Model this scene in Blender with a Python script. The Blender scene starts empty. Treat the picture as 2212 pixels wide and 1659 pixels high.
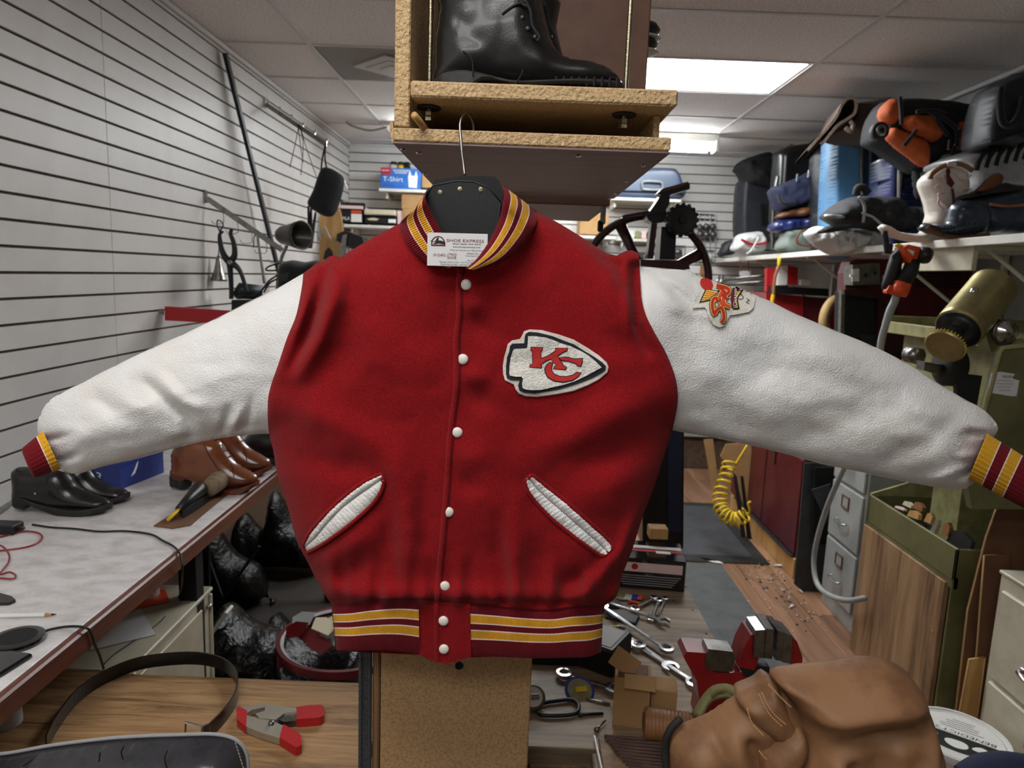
import bpy, math, random
import numpy as np
from mathutils import Vector, Matrix
from mathutils.geometry import delaunay_2d_cdt
random.seed(7); rng = np.random.default_rng(7)
SC = bpy.context.scene
COL = SC.collection
# ------------------------------------------------------------------ camera
F, CX, CY = 1530.0, 1106.0, 829.5
HC = 1.67; CAM = np.array([0.0, 0.0, HC])
YAW, PITCH, ROLL = .0042, .1525, .0377
_f = Vector((-math.sin(YAW)*math.cos(PITCH), math.cos(YAW)*math.cos(PITCH), -math.sin(PITCH)))
_r0 = Vector((math.cos(YAW), math.sin(YAW), 0)); _u0 = _r0.cross(_f)
_r = _r0*math.cos(ROLL) + _u0*math.sin(ROLL); _u = _r.cross(_f)
FW, RT, UP = np.array(_f), np.array(_r), np.array(_u)
cd = bpy.data.cameras.new('camera'); cam = bpy.data.objects.new('camera', cd); COL.objects.link(cam)
M = Matrix((( _r.x, _u.x, -_f.x, 0), (_r.y, _u.y, -_f.y, 0), (_r.z, _u.z, -_f.z, HC), (0, 0, 0, 1)))
cam.matrix_world = M
cd.sensor_width = 36.0; cd.lens = F/2212*36.0; cd.clip_start = .02
cd.dof.use_dof = True; cd.dof.focus_distance = 1.03; cd.dof.aperture_fstop = 8.0
SC.camera = cam
# ------------------------------------------------------------------ world, exposure
w = bpy.data.worlds.new('world'); SC.world = w; w.use_nodes = True
w.node_tree.nodes['Background'].inputs[0].default_value = (.02, .02, .022, 1)
w.node_tree.nodes['Background'].inputs[1].default_value = .3
SC.view_settings.view_transform = 'Standard'; SC.view_settings.look = 'None'
SC.view_settings.exposure = 0.80; SC.view_settings.gamma = 1.0
LIGHT_FRONT, LIGHT_MID, LIGHT_TUBE = 6.3, 15.0, 22.0     # emission of the troffers and of the tubes
# ------------------------------------------------------------------ rays through the picture
def rays(px, py):
    px = np.asarray(px, float); py = np.asarray(py, float)
    return FW + np.multiply.outer((px-CX)/F, RT) + np.multiply.outer((CY-py)/F, UP)
def atY(px, py, Y):
    d = rays(px, py); t = np.asarray(Y)/d[..., 1]; return CAM + d*t[..., None]
def aY(px, py, Y): return Vector(atY(px, py, Y))
def aZ(px, py, Z):
    d = rays(px, py); return Vector(CAM + d*((Z-HC)/d[2]))
def aX(px, py, X):
    d = rays(px, py); return Vector(CAM + d*(X/d[0]))
def pyz(px, z, Y):
    """picture row of height z at distance Y below column px"""
    lo, hi = -3000., 6000.
    for _ in range(50):
        m = (lo+hi)/2
        if aY(px, m, Y).z > z: lo = m
        else: hi = m
    return m
def mpp(Y): return Y/F*1.01            # metres per picture pixel at distance Y
# ------------------------------------------------------------------ materials
def lin(c):
    c = [x/255 for x in c[:3]]
    return tuple(x/12.92 if x <= .04045 else ((x+.055)/1.055)**2.4 for x in c) + (1,)
MATS = {}
def mk(name, rgb, rough=.6, metal=0, var=None, bump=None, coat=0, spec=.5, sheen=0, emit=0, trans=0, stretch=None, alpha=1):
    """var=(scale, amount, rgb2[, detail]) blotchy second colour; bump=(scale, strength)"""
    m = bpy.data.materials.new(name); m.use_nodes = True; nt = m.node_tree; N = nt.nodes; L = nt.links
    b = N['Principled BSDF']; b.inputs['Base Color'].default_value = lin(rgb)
    b.inputs['Roughness'].default_value = rough; b.inputs['Metallic'].default_value = metal
    b.inputs['Specular IOR Level'].default_value = spec
    b.inputs['Coat Weight'].default_value = coat; b.inputs['Coat Roughness'].default_value = .12
    b.inputs['Sheen Weight'].default_value = sheen; b.inputs['Alpha'].default_value = alpha
    b.inputs['Transmission Weight'].default_value = trans
    if emit: b.inputs['Emission Color'].default_value = lin(rgb); b.inputs['Emission Strength'].default_value = emit
    vec = None
    if var or bump:
        tc = N.new('ShaderNodeTexCoord'); mp = N.new('ShaderNodeMapping'); L.new(tc.outputs['Object'], mp.inputs[0])
        if stretch: mp.inputs['Scale'].default_value = stretch
        vec = mp.outputs[0]
    if var:
        n = N.new('ShaderNodeTexNoise'); n.inputs['Scale'].default_value = var[0]
        n.inputs['Detail'].default_value = var[3] if len(var) > 3 else 6; n.inputs['Roughness'].default_value = .65
        r = N.new('ShaderNodeValToRGB'); r.color_ramp.elements[0].position = .5-.5*(1-var[1])-.02; r.color_ramp.elements[1].position = .5+.3*(1-var[1])+.05
        r.color_ramp.elements[0].color = lin(rgb); r.color_ramp.elements[1].color = lin(var[2])
        if var[1] <= .5: r.color_ramp.elements[0].position = .42; r.color_ramp.elements[1].position = .70
        else: r.color_ramp.elements[0].position = .30; r.color_ramp.elements[1].position = .66
        L.new(vec, n.inputs['Vector']); L.new(n.outputs['Fac'], r.inputs[0]); L.new(r.outputs[0], b.inputs['Base Color'])
    if bump:
        n2 = N.new('ShaderNodeTexNoise'); n2.inputs['Scale'].default_value = bump[0]; n2.inputs['Detail'].default_value = 4
        bp = N.new('ShaderNodeBump'); bp.inputs['Strength'].default_value = bump[1]; bp.inputs['Distance'].default_value = bump[2] if len(bump) > 2 else .002
        L.new(vec, n2.inputs['Vector']); L.new(n2.outputs['Fac'], bp.inputs['Height']); L.new(bp.outputs[0], b.inputs['Normal'])
    MATS[name] = m; return m
def wood(name, c1, c2, scale=3, axis=1, dist=8, rough=.55, c3=None):
    m = mk(name, c1, rough); nt = m.node_tree; N = nt.nodes; L = nt.links; b = N['Principled BSDF']
    tc = N.new('ShaderNodeTexCoord'); mp = N.new('ShaderNodeMapping'); L.new(tc.outputs['Object'], mp.inputs[0])
    s = [9, 9, 9]; s[axis] = .7; mp.inputs['Scale'].default_value = s
    n = N.new('ShaderNodeTexNoise'); n.inputs['Scale'].default_value = scale; n.inputs['Detail'].default_value = 8; n.inputs['Roughness'].default_value = .7; n.inputs['Distortion'].default_value = .6
    r = N.new('ShaderNodeValToRGB'); e = r.color_ramp.elements
    e[0].position = .36; e[0].color = lin(c2); e[1].position = .62; e[1].color = lin(c1)
    if c3: x = e.new(.5); x.color = lin(c3)
    L.new(mp.outputs[0], n.inputs['Vector']); L.new(n.outputs['Fac'], r.inputs[0]); L.new(r.outputs[0], b.inputs['Base Color'])
    bp = N.new('ShaderNodeBump'); bp.inputs['Strength'].default_value = .25; bp.inputs['Distance'].default_value = .002
    L.new(n.outputs['Fac'], bp.inputs['Height']); L.new(bp.outputs[0], b.inputs['Normal'])
    return m
def emis(name, rgb, s):
    m = bpy.data.materials.new(name); m.use_nodes = True; N = m.node_tree.nodes; N.clear()
    e = N.new('ShaderNodeEmission'); e.inputs[0].default_value = lin(rgb); e.inputs[1].default_value = s
    o = N.new('ShaderNodeOutputMaterial'); m.node_tree.links.new(e.outputs[0], o.inputs[0]); return m
# ------------------------------------------------------------------ mesh builder
def frame(o=(0, 0, 0), u=(1, 0, 0), v=None, n=None):
    """4x4 frame with origin o, x axis u, y axis v"""
    u = Vector(u).normalized(); v = Vector(v if v is not None else (0, 0, 1)); v = (v - u*v.dot(u)).normalized(); n = u.cross(v)
    m = Matrix((u, v, n)).transposed().to_4x4(); m.translation = Vector(o); return m
def rotz(a, o=(0, 0, 0)): m = Matrix.Rotation(a, 4, 'Z'); m.translation = Vector(o); return m
def rs(pts, n):
    """resample a polyline to n points"""
    P = np.array(pts, float); d = np.r_[0, np.cumsum(np.linalg.norm(np.diff(P, axis=0), axis=1))]
    t = np.linspace(0, d[-1], n); return np.stack([np.interp(t, d, P[:, k]) for k in range(P.shape[1])], 1)
def smooth(pts, n=40, closed=False):
    """Catmull-Rom through the points"""
    P = [np.array(p, float) for p in pts]; out = []; k = len(P)
    seg = k if closed else k-1; m = max(2, n//max(seg, 1))
    for i in range(seg):
        if closed: a, b, c, d = P[i-1], P[i], P[(i+1) % k], P[(i+2) % k]
        else: a, b, c, d = P[max(i-1, 0)], P[i], P[i+1], P[min(i+2, k-1)]
        for j in range(m):
            t = j/m
            out.append(.5*((2*b)+(-a+c)*t+(2*a-5*b+4*c-d)*t*t+(-a+3*b-3*c+d)*t**3))
    if not closed: out.append(P[-1])
    return np.array(out)
def dist_to(P, segs):
    """distance of points P to a list of polylines"""
    best = np.full(len(P), 1e9)
    for S in segs:
        S = np.asarray(S, float)
        for a, b in zip(S[:-1], S[1:]):
            ab = b-a; L2 = (ab@ab) or 1e-12
            t = np.clip(((P-a)@ab)/L2, 0, 1); q = a+t[:, None]*ab
            best = np.minimum(best, np.hypot(P[:, 0]-q[:, 0], P[:, 1]-q[:, 1]))
    return best
def inside(P, poly):
    x, y = P[:, 0], P[:, 1]; r = np.zeros(len(P), bool); n = len(poly); j = n-1
    for i in range(n):
        xi, yi = poly[i]; xj, yj = poly[j]
        if yi != yj: r ^= ((yi > y) != (yj > y)) & (x < (xj-xi)*(y-yi)/(yj-yi)+xi)
        j = i
    return r
def fill(outline, sp):
    """triangulate the inside of a closed 2-D outline with points about sp apart -> (points, triangles, number of rim points)"""
    O = [np.array(p, float) for p in outline]; B = []
    for a, b in zip(O, O[1:]+O[:1]):
        k = max(1, int(round(np.linalg.norm(b-a)/sp)))
        for j in range(k): B.append(a+(b-a)*j/k)
    B = np.array(B); lo, hi = B.min(0), B.max(0)
    gx, gy = np.arange(lo[0], hi[0], sp), np.arange(lo[1], hi[1], sp*.866); X, Y = np.meshgrid(gx, gy)
    X = X+(np.arange(len(gy)) % 2)[:, None]*sp/2
    P = np.stack([X.ravel(), Y.ravel()], 1)
    if len(P):
        P = P[inside(P, B)]
        if len(P): P = P[dist_to(P, [np.vstack([B, B[:1]])]) > sp*.45]
    A = np.vstack([B, P]) if len(P) else B
    v, e, f, *_ = delaunay_2d_cdt([Vector(p) for p in A], [], [list(range(len(B)))], 1, sp*1e-3, False)
    V = np.array([(q.x, q.y) for q in v]); T = []; f = [tuple(t) for t in f]
    if f: ok = inside(V[np.array(f)].mean(1), B); f = [t for t, o in zip(f, ok) if o]
    for t in f:
        t = list(t)
        a, b, c = V[t[0]], V[t[1]], V[t[2]]
        if (b[0]-a[0])*(c[1]-a[1])-(b[1]-a[1])*(c[0]-a[0]) < 0: t.reverse()
        T.append(t)
    return V, T, len(B)
class MB:
    def __init__(s, fr=None): s.v = []; s.f = []; s.m = []; s.fr = fr
    def add(s, vs, fs, mi=0, fr=None):
        k = len(s.v); fr = fr or s.fr
        if fr is not None: vs = [fr @ Vector(p) for p in vs]
        s.v += [tuple(p) for p in vs]; s.f += [tuple(i+k for i in f) for f in fs]; s.m += [mi]*len(fs); return s
    def box(s, c, sz, b=None, fr=None, mi=0, rz=0, R=None):
        hx, hy, hz = [x/2 for x in sz]; b = min(.0025 if b is None else b, .45*min(sz)); vs = []; fs = []; ix = {}
        for sx in (-1, 1):
            for sy in (-1, 1):
                for sz_ in (-1, 1):
                    for k in range(3):
                        p = [sx*hx, sy*hy, sz_*hz]
                        for a in range(3):
                            if a != k: p[a] -= (sx, sy, sz_)[a]*b
                        ix[sx, sy, sz_, k] = len(vs); vs.append(p)
        def quad(q, n):
            a, b_, c_ = (Vector(vs[i]) for i in q[:3])
            if (b_-a).cross(c_-a).dot(Vector(n)) < 0: q = q[::-1]
            fs.append(q)
        for k in range(3):
            o1, o2 = (k+1) % 3, (k+2) % 3
            for sg in (-1, 1):
                q = []
                for a, d in ((-1, -1), (1, -1), (1, 1), (-1, 1)):
                    t = [0, 0, 0]; t[k] = sg; t[o1] = a; t[o2] = d; q.append(ix[tuple(t)+(k,)])
                n = [0, 0, 0]; n[k] = sg; quad(q, n)
            for a in (-1, 1):
                for d in (-1, 1):
                    t = [0, 0, 0]; t[o1] = a; t[o2] = d; q = []
                    t[k] = -1; q.append(ix[tuple(t)+(o1,)]); t[k] = 1; q.append(ix[tuple(t)+(o1,)])
                    q.append(ix[tuple(t)+(o2,)]); t[k] = -1; q.append(ix[tuple(t)+(o2,)])
                    n = [0, 0, 0]; n[o1] = a; n[o2] = d; quad(q, n)
        for sx in (-1, 1):
            for sy in (-1, 1):
                for sz_ in (-1, 1): quad([ix[sx, sy, sz_, k] for k in range(3)], (sx, sy, sz_))
        m = Matrix.Translation(Vector(c))
        if rz: m = m @ Matrix.Rotation(rz, 4, 'Z')
        if R is not None: m = m @ R.to_4x4()
        s.add([m @ Vector(p) for p in vs], fs, mi, fr); return s
    def tube(s, pts, r, n=8, mi=0, caps=True, closed=False, fr=None, sq=1):
        P = [Vector(p) for p in pts]; k = len(P); R = list(r) if hasattr(r, '__len__') else [r]*k
        if len(R) != k: R = list(np.interp(np.linspace(0, 1, k), np.linspace(0, 1, len(R)), R))
        vs = []; fs = []; nv = None
        for i in range(k):
            if closed: t = P[(i+1) % k]-P[i-1]
            else: t = P[min(i+1, k-1)]-P[max(i-1, 0)]
            t = t.normalized() if t.length > 1e-9 else Vector((0, 0, 1))
            if nv is None: nv = t.orthogonal().normalized() if abs(t.z) > .95 else Vector((0, 0, 1)).cross(t).normalized()
            nv = (nv - t*nv.dot(t)).normalized(); b = t.cross(nv)
            for j in range(n):
                a = 2*math.pi*j/n; vs.append(P[i]+(nv*math.cos(a)+b*math.sin(a)*sq)*R[i])
        for i in range(k if closed else k-1):
            for j in range(n):
                a, b2 = i*n+j, i*n+(j+1) % n; c2 = ((i+1) % k)*n
                fs.append((a, b2, c2+(j+1) % n, c2+j))
        if caps and not closed: fs.append(tuple(range(n))[::-1]); fs.append(tuple((k-1)*n+j for j in range(n)))
        return s.add(vs, fs, mi, fr)
    def lathe(s, prof, n=24, mi=0, fr=None, close=False):
        """profile of (radius, height) turned about the local z axis"""
        vs = []; fs = []; k = len(prof)
        for r, z in prof:
            for j in range(n): a = 2*math.pi*j/n; vs.append((r*math.cos(a), r*math.sin(a), z))
        for i in range(k if close else k-1):
            for j in range(n): i2 = (i+1) % k; fs.append((i*n+j, i*n+(j+1) % n, i2*n+(j+1) % n, i2*n+j))
        if not close:
            if prof[0][0] > 1e-6: fs.append(tuple(range(n))[::-1])
            if prof[-1][0] > 1e-6: fs.append(tuple((k-1)*n+j for j in range(n)))
        return s.add(vs, fs, mi, fr)
    def prism(s, out, z0, z1, mi=0, fr=None):
        """outline in the local xy plane extruded along local z"""
        O = [tuple(p) for p in out]; A = sum(a[0]*b[1]-b[0]*a[1] for a, b in zip(O, O[1:]+O[:1]))
        if A < 0: O.reverse()
        n = len(O); vs = [(x, y, z0) for x, y in O]+[(x, y, z1) for x, y in O]
        fs = [tuple(range(n))[::-1], tuple(range(n, 2*n))]+[(i, (i+1) % n, n+(i+1) % n, n+i) for i in range(n)]
        return s.add(vs, fs, mi, fr)
    def loft(s, rings, mi=0, caps=True, fr=None, closed=True):
        vs = [p for r in rings for p in r]; n = len(rings[0]); fs = []
        for i in range(len(rings)-1):
            for j in range(n if closed else n-1): fs.append((i*n+j, i*n+(j+1) % n, (i+1)*n+(j+1) % n, (i+1)*n+j))
        if caps and closed: fs.append(tuple(range(n))[::-1]); fs.append(tuple((len(rings)-1)*n+j for j in range(n)))
        return s.add(vs, fs, mi, fr)
    def ball(s, c, r, n=10, mi=0, fr=None, sc=(1, 1, 1)):
        pr = [(max(r*math.sin(math.pi*i/n), 1e-5), -r*math.cos(math.pi*i/n)) for i in range(n+1)]
        vs = []; fs = []
        for q, z in pr:
            for j in range(2*n): a = math.pi*j/n; vs.append((c[0]+q*math.cos(a)*sc[0], c[1]+q*math.sin(a)*sc[1], c[2]+z*sc[2]))
        for i in range(n):
            for j in range(2*n): fs.append((i*2*n+j, i*2*n+(j+1) % (2*n), (i+1)*2*n+(j+1) % (2*n), (i+1)*2*n+j))
        return s.add(vs, fs, mi, fr)
    def pillow(s, out, H, W, sp, fr=None, mi=0, back=1.0, relief=None, free=None):
        """outline in the local xy plane, swelling to +-H along local z; W is the width of the rounded rim"""
        V, T, nb = fill(out, sp); O = np.array(out); rim = [np.vstack([O, O[:1]])] if free is None else free
        d = np.clip(dist_to(V, rim)/W, 0, 1); h = H*np.sqrt(np.clip(1-(1-d)**2, 0, 1))
        zf = h.copy()
        if relief is not None: zf = zf+relief(V[:, 0], V[:, 1])*np.clip(d*3, 0, 1)
        n = len(V)
        vs = [(V[i, 0], V[i, 1], zf[i]) for i in range(n)]
        fs = list(T)
        if back:
            vs += [(V[i, 0], V[i, 1], -h[i]*back-1e-4) for i in range(n)]; fs += [tuple(i+n for i in t[::-1]) for t in T]
            # rim band
            edge = {}
            for t in T:
                for a, b in zip(t, list(t[1:])+[t[0]]):
                    if (b, a) in edge: del edge[b, a]
                    else: edge[a, b] = 1
            fs += [(b, a, a+n, b+n) for a, b in edge]
        return s.add(vs, fs, mi, fr)
    def build(s, name, mats, parent=None, sm=False, W=True, angle=None):
        me = bpy.data.meshes.new(name); vs = s.v
        if parent is not None and W:
            inv = wm(parent).inverted(); vs = [tuple(inv @ Vector(p)) for p in vs]
        me.from_pydata(vs, [], s.f)
        mats = mats if isinstance(mats, (list, tuple)) else [mats]
        for m in mats: me.materials.append(MATS[m] if isinstance(m, str) else m)
        if len(mats) > 1: me.polygons.foreach_set('material_index', s.m)
        if sm: me.polygons.foreach_set('use_smooth', [True]*len(me.polygons))
        me.update()
        if sm and angle is not None and hasattr(me, 'set_sharp_from_angle'): me.set_sharp_from_angle(angle=math.radians(angle))
        o = bpy.data.objects.new(name, me); COL.objects.link(o)
        if parent is not None: o.parent = parent
        return o
def wm(o):
    return (wm(o.parent) if o.parent else Matrix.Identity(4)) @ o.matrix_basis
def tag(o, label=None, cat=None, group=None, kind=None):
    if label: o['label'] = label
    if cat: o['category'] = cat
    if group: o['group'] = group
    if kind: o['kind'] = kind
    return o
def thing(name, label, cat, M=None, group=None):
    o = bpy.data.objects.new(name, None); COL.objects.link(o); o.empty_display_size = .05
    if M is not None:
        M = M if isinstance(M, Matrix) else Matrix.Translation(Vector(M))
        o.matrix_basis = M; o.matrix_world = M
    return tag(o, label, cat, group)
def one(mb, name, mats, label, cat, sm=False, group=None, angle=None):
    """a thing that is a single mesh, origin at its base"""
    P = np.array(mb.v); c = (P.min(0)+P.max(0))/2; c[2] = P[:, 2].min()
    mb.v = [tuple(p-c) for p in P]; o = mb.build(name, mats, None, sm, angle=angle); o.location = c
    o.matrix_world = Matrix.Translation(Vector(c))
    return tag(o, label, cat, group)
def dup(root, M, label=None):
    r = root.copy(); COL.objects.link(r); r.matrix_basis = M; r.matrix_world = M
    if label: r['label'] = label
    for ch in list(root.children):
        c = ch.copy(); COL.objects.link(c); c.parent = r
        for g in list(ch.children):
            d = g.copy(); COL.objects.link(d); d.parent = c
    return r
def text_geo(txt, size=1.0, res=2):
    """flat lettering: 2-D vertices (numpy) and faces, starting at the origin, cap height about .7*size"""
    cu = bpy.data.curves.new('t', 'FONT'); cu.body = txt; cu.size = size; cu.resolution_u = res
    o = bpy.data.objects.new('t', cu); COL.objects.link(o)
    dg = bpy.context.evaluated_depsgraph_get(); dg.update(); me = bpy.data.meshes.new_from_object(o.evaluated_get(dg))
    V = np.array([v.co[:2] for v in me.vertices]) if len(me.vertices) else np.zeros((0, 2)); T = [tuple(p.vertices) for p in me.polygons]
    bpy.data.objects.remove(o); bpy.data.curves.remove(cu); bpy.data.meshes.remove(me); return V, T
def lettering(txt, fr, height, parent, mat, width=None, sx=1.0, name='lettering', off=.0004, shear=0):
    """lettering lying in the xy plane of fr, from its origin along x; height = height of the capitals"""
    V, T = text_geo(txt, height/.7)
    if not len(V): return
    V = V.copy(); V[:, 0] -= V[:, 0].min()
    if width: V[:, 0] *= width/max(V[:, 0].max(), 1e-6)
    V[:, 0] = V[:, 0]*sx+V[:, 1]*shear
    return MB(fr).add([(x, y, off) for x, y in V], T).build(name, mat, parent)
# ------------------------------------------------------------------ shared materials
mk('slat_white', (216, 214, 210), .42, var=(2.2, .4, (202, 199, 195)), bump=(300, .05))
mk('plated', (186, 180, 166), .38, .75)
mk('slat_groove', (92, 72, 56), .8, var=(30, .5, (60, 46, 36)))
mk('wall_plain', (150, 148, 144), .7, var=(3, .4, (125, 122, 118)))
mk('tile_white', (240, 235, 232), .9, var=(130, .35, (190, 183, 180), 3), bump=(180, .9, .003))
mk('tee_white', (200, 198, 196), .5)
mk('white_paint', (222, 220, 212), .45, var=(8, .4, (205, 202, 192)))
mk('cream_metal', (196, 190, 168), .4, var=(12, .4, (176, 170, 148)), bump=(220, .05))
mk('grey_metal', (158, 162, 160), .38, var=(10, .4, (140, 144, 143)))
mk('chrome', (205, 205, 208), .18, 1); mk('steel', (150, 148, 145), .32, 1, var=(40, .5, (110, 108, 104)))
mk('zinc', (160, 152, 128), .35, 1, bump=(260, .3)); mk('dark_steel', (52, 54, 58), .45, .6)
mk('black_plastic', (20, 20, 22), .4); mk('black_matte', (14, 14, 15), .75); mk('black_gloss', (12, 12, 13), .12, coat=.6)
mk('black_leather', (17, 17, 18), .28, coat=.25, bump=(420, .12), var=(14, .4, (30, 29, 28)))
mk('black_rubber', (24, 24, 25), .65, var=(30, .4, (44, 42, 40)))
mk('black_fabric', (22, 23, 26), .9, bump=(500, .4), sheen=.2)
mk('black_cord', (14, 14, 15), .5)
mk('cardboard', (176, 138, 92), .85, var=(7, .5, (160, 122, 80)), bump=(150, .12))
mk('brown_board', (110, 74, 48), .75, var=(6, .4, (92, 62, 42)))
mk('board_edge', (196, 160, 108), .8)
mk('particle_face', (190, 154, 110), .8, var=(240, .5, (146, 112, 74)), bump=(260, .25))
mk('particle_edge', (208, 178, 134), .9, var=(210, .45, (166, 134, 92)), bump=(190, 1.0, .006))
mk('melamine_brown', (132, 110, 108), .5, var=(5, .4, (112, 92, 90)), stretch=(1, 6, 1))
mk('inside_brown', (104, 70, 50), .6, var=(12, .5, (84, 56, 42)))
mk('red_paint', (150, 26, 30), .32, var=(22, .35, (120, 18, 22)), coat=.2)
mk('maroon_paint', (92, 22, 30), .35, var=(9, .4, (70, 16, 24)), coat=.2)
mk('maroon_dark', (62, 20, 24), .35, coat=.2, var=(20, .4, (44, 14, 18)))
mk('white_plastic', (226, 226, 222), .35); mk('paper', (208, 208, 208), .8)
mk('yellow', (222, 190, 40), .4); mk('orange', (224, 78, 32), .4); mk('red_plastic', (176, 26, 34), .35)
mk('navy', (32, 38, 66), .8, bump=(400, .3)); mk('bag_black', (24, 24, 27), .8, bump=(300, .4), var=(14, .4, (34, 34, 38)))
mk('tan_leather', (150, 104, 64), .5, var=(7, .5, (112, 74, 44)), bump=(260, .12))
mk('ink_black', (18, 18, 20), .7); mk('ink_white', (232, 232, 228), .7); mk('ink_red', (176, 30, 36), .7); mk('ink_maroon', (96, 22, 32), .7)
mk('ink_grey', (150, 150, 150), .7); mk('ink_blue', (30, 60, 150), .7)
mk('olive', (106, 104, 66), .5, var=(6, .5, (84, 82, 50)), bump=(120, .08))
mk('olive_light', (148, 144, 98), .55, var=(18, .5, (112, 106, 66)))
mk('brass', (176, 166, 116), .42, .85, var=(9, .5, (138, 128, 84)))
wood('ply_dark', (166, 134, 98), (96, 70, 48), 1.6, 2, c3=(142, 110, 78))
wood('bench_wood', (176, 140, 98), (108, 80, 52), 4.5, 0, c3=(154, 118, 78), rough=.6)
wood('bench_grey', (162, 142, 116), (96, 82, 66), 2.0, 0, c3=(136, 116, 92))
wood('edge_wood', (112, 60, 40), (70, 34, 24), 3, 1, rough=.35, c3=(92, 46, 32))
wood('light_wood', (206, 164, 104), (176, 130, 74), 1.4, 2, rough=.5)
wood('floor_wood', (164, 124, 94), (112, 82, 60), 1.5, 1, rough=.5, c3=(144, 106, 78))
wood('floor_wood_b', (152, 114, 88), (104, 76, 58), 1.6, 1, rough=.5, c3=(134, 98, 74))
mk('laminate', (214, 211, 210), .38, var=(16, .5, (182, 177, 174), 9), stretch=(1, 1.6, 1))
# ------------------------------------------------------------------ the room
XL, XR, YB, YF, ZC = -1.488, 2.325, 6.25, -1.35, 2.726
def struct(o): o['kind'] = 'structure'; return o
mk('floor_shade', (46, 39, 34), .7, var=(6, .5, (34, 29, 25)))  # dark tone puts the shade under the counter into the floor colour
fl = struct(MB().box(((XL+XR)/2, (YB+YF)/2, -.03), (XR-XL+.2, YB-YF+.2, .044)).build('floor', 'floor_shade'))
pm = {}
k = 0; x = -.72
while x < XR-.01:                                     # floor boards run away from the camera
    y = 1.0-(k % 3)*.4
    while y < YB:
        y1 = min(y+1.22, YB); ya = max(y, 1.0); x1 = min(x+.19, XR)
        if y1-ya > .05:
            key = (round(y1-ya, 3), round(x1-x, 3), k % 2)
            if key not in pm:
                p = MB().box((0, 0, 0), (x1-x-.003, y1-ya-.003, .008), b=.001).build('floor_plank', ('floor_wood', 'floor_wood_b')[k % 2], fl, W=False); pm[key] = p.data
            else: p = bpy.data.objects.new('floor_plank', pm[key]); COL.objects.link(p); p.parent = fl
            p.location = ((x+x1)/2, (ya+y1)/2, -.004)
        y += 1.22; k += 1
    x += .19; k += 2
# left wall: grooved slat panels
wl = struct(MB().box((XL-.04, (YB+YF)/2, ZC/2), (.06, YB-YF, ZC)).build('wall_left', 'slat_groove'))
PIT = .0762; z0 = (HC-.0436-.0042) % PIT
seam = [YF, .177, 2.617, 5.057, YB]
zs = [z0+PIT*i for i in range(-1, 60) if z0+PIT*i < ZC and z0+PIT*i > .55]
sm_ = {}
for a, b in zip(seam, seam[1:]):
    for z in zs:
        top = min(z+PIT, ZC); h = top-z-.0085
        if h < .006: continue
        key = (round(h, 4), round(b-a, 3))
        if key not in sm_: p = MB().box((0, 0, 0), (.012, b-a-.0022, h), b=.0012).build('slat', 'slat_white', wl, W=False); sm_[key] = p.data
        else: p = bpy.data.objects.new('slat', sm_[key]); COL.objects.link(p); p.parent = wl
        p.location = (XL-.006, (a+b)/2, z+.0042+h/2)
wb = struct(MB().box(((XL+XR)/2, YB+.04, ZC/2), (XR-XL+.2, .06, ZC)).build('wall_back', 'slat_groove'))
zb = (HC+.8339-.0042) % PIT
key = None
for i in range(60):
    z = zb+PIT*(i-1); top = min(z+PIT, ZC); h = top-max(z, 0)-.0085
    if z < .75 or h < .01: continue
    if key is None or abs(h-key[0]) > 1e-4:
        p = MB().box((0, 0, 0), (XR-XL, .012, h), b=.0012).build('slat', 'slat_white', wb, W=False)
        if key is None: key = (h, p.data)
    else: p = bpy.data.objects.new('slat', key[1]); COL.objects.link(p); p.parent = wb
    p.location = ((XL+XR)/2, YB+.006, z+.0042+h/2)
struct(MB().box((XR+.04, (YB+YF)/2, ZC/2), (.06, YB-YF, ZC)).build('wall_right', 'wall_plain'))
struct(MB().box(((XL+XR)/2, YF-.04, ZC/2), (XR-XL+.2, .06, ZC)).build('wall_front', 'wall_plain'))
struct(MB().box((XL+.01, (YB+YF)/2, ZC-.012), (.02, YB-YF, .022)).build('trim_1', 'tee_white'))
struct(MB().box((XR-.01, (YB+YF)/2, ZC-.012), (.02, YB-YF, .022)).build('trim_2', 'tee_white'))
struct(MB().box(((XL+XR)/2, YB-.01, ZC-.012), (XR-XL, .02, .022)).build('trim_3', 'tee_white'))
struct(MB().box((.45, YB-.005, .09), (1.6, .012, .18), b=.004).build('baseboard_back', 'black_rubber'))
# ceiling: lay-in tiles and tees
ce = struct(MB().box(((XL+XR)/2, (YB+YF)/2, ZC+.10), (XR-XL+.2, YB-YF+.2, .04)).build('ceiling', 'wall_plain'))
gx = [XL, -1.047, .17, 1.385, XR]; gy = [YF]+[-.06+.61*i for i in range(-2, 11) if -.06+.61*i < YB-.05]+[YB]
def cell(i, j): return gx[i], gx[i+1], gy[j], gy[j+1]
JL = [j for j in range(len(gy)-1) if abs(gy[j]-3.60) < .02][0]; JF = [j for j in range(len(gy)-1) if abs(gy[j]+.06) < .02][0]
tm = {}
for i in range(4):
    for j in range(len(gy)-1):
        a, b, c, d = cell(i, j)
        if (i == 2 and j == JL) or (i == 1 and j in (JF, JF-2)): continue
        if i == 1 and j == JL: a = -.437
        key = (round(b-a, 3), round(d-c, 3))
        if key not in tm: p = MB().box((0, 0, 0), (b-a-.012, d-c-.012, .014), b=.003).build('ceiling_tile', 'tile_white', ce, W=False); tm[key] = p.data
        else: p = bpy.data.objects.new('ceiling_tile', tm[key]); COL.objects.link(p); p.parent = ce
        p.location = ((a+b)/2, (c+d)/2, ZC+.009)
for x in gx[1:-1]: MB().box((x, (YB+YF)/2, ZC), (.024, YB-YF, .006), b=.001).build('ceiling_tee', 'tee_white', ce)
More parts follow.
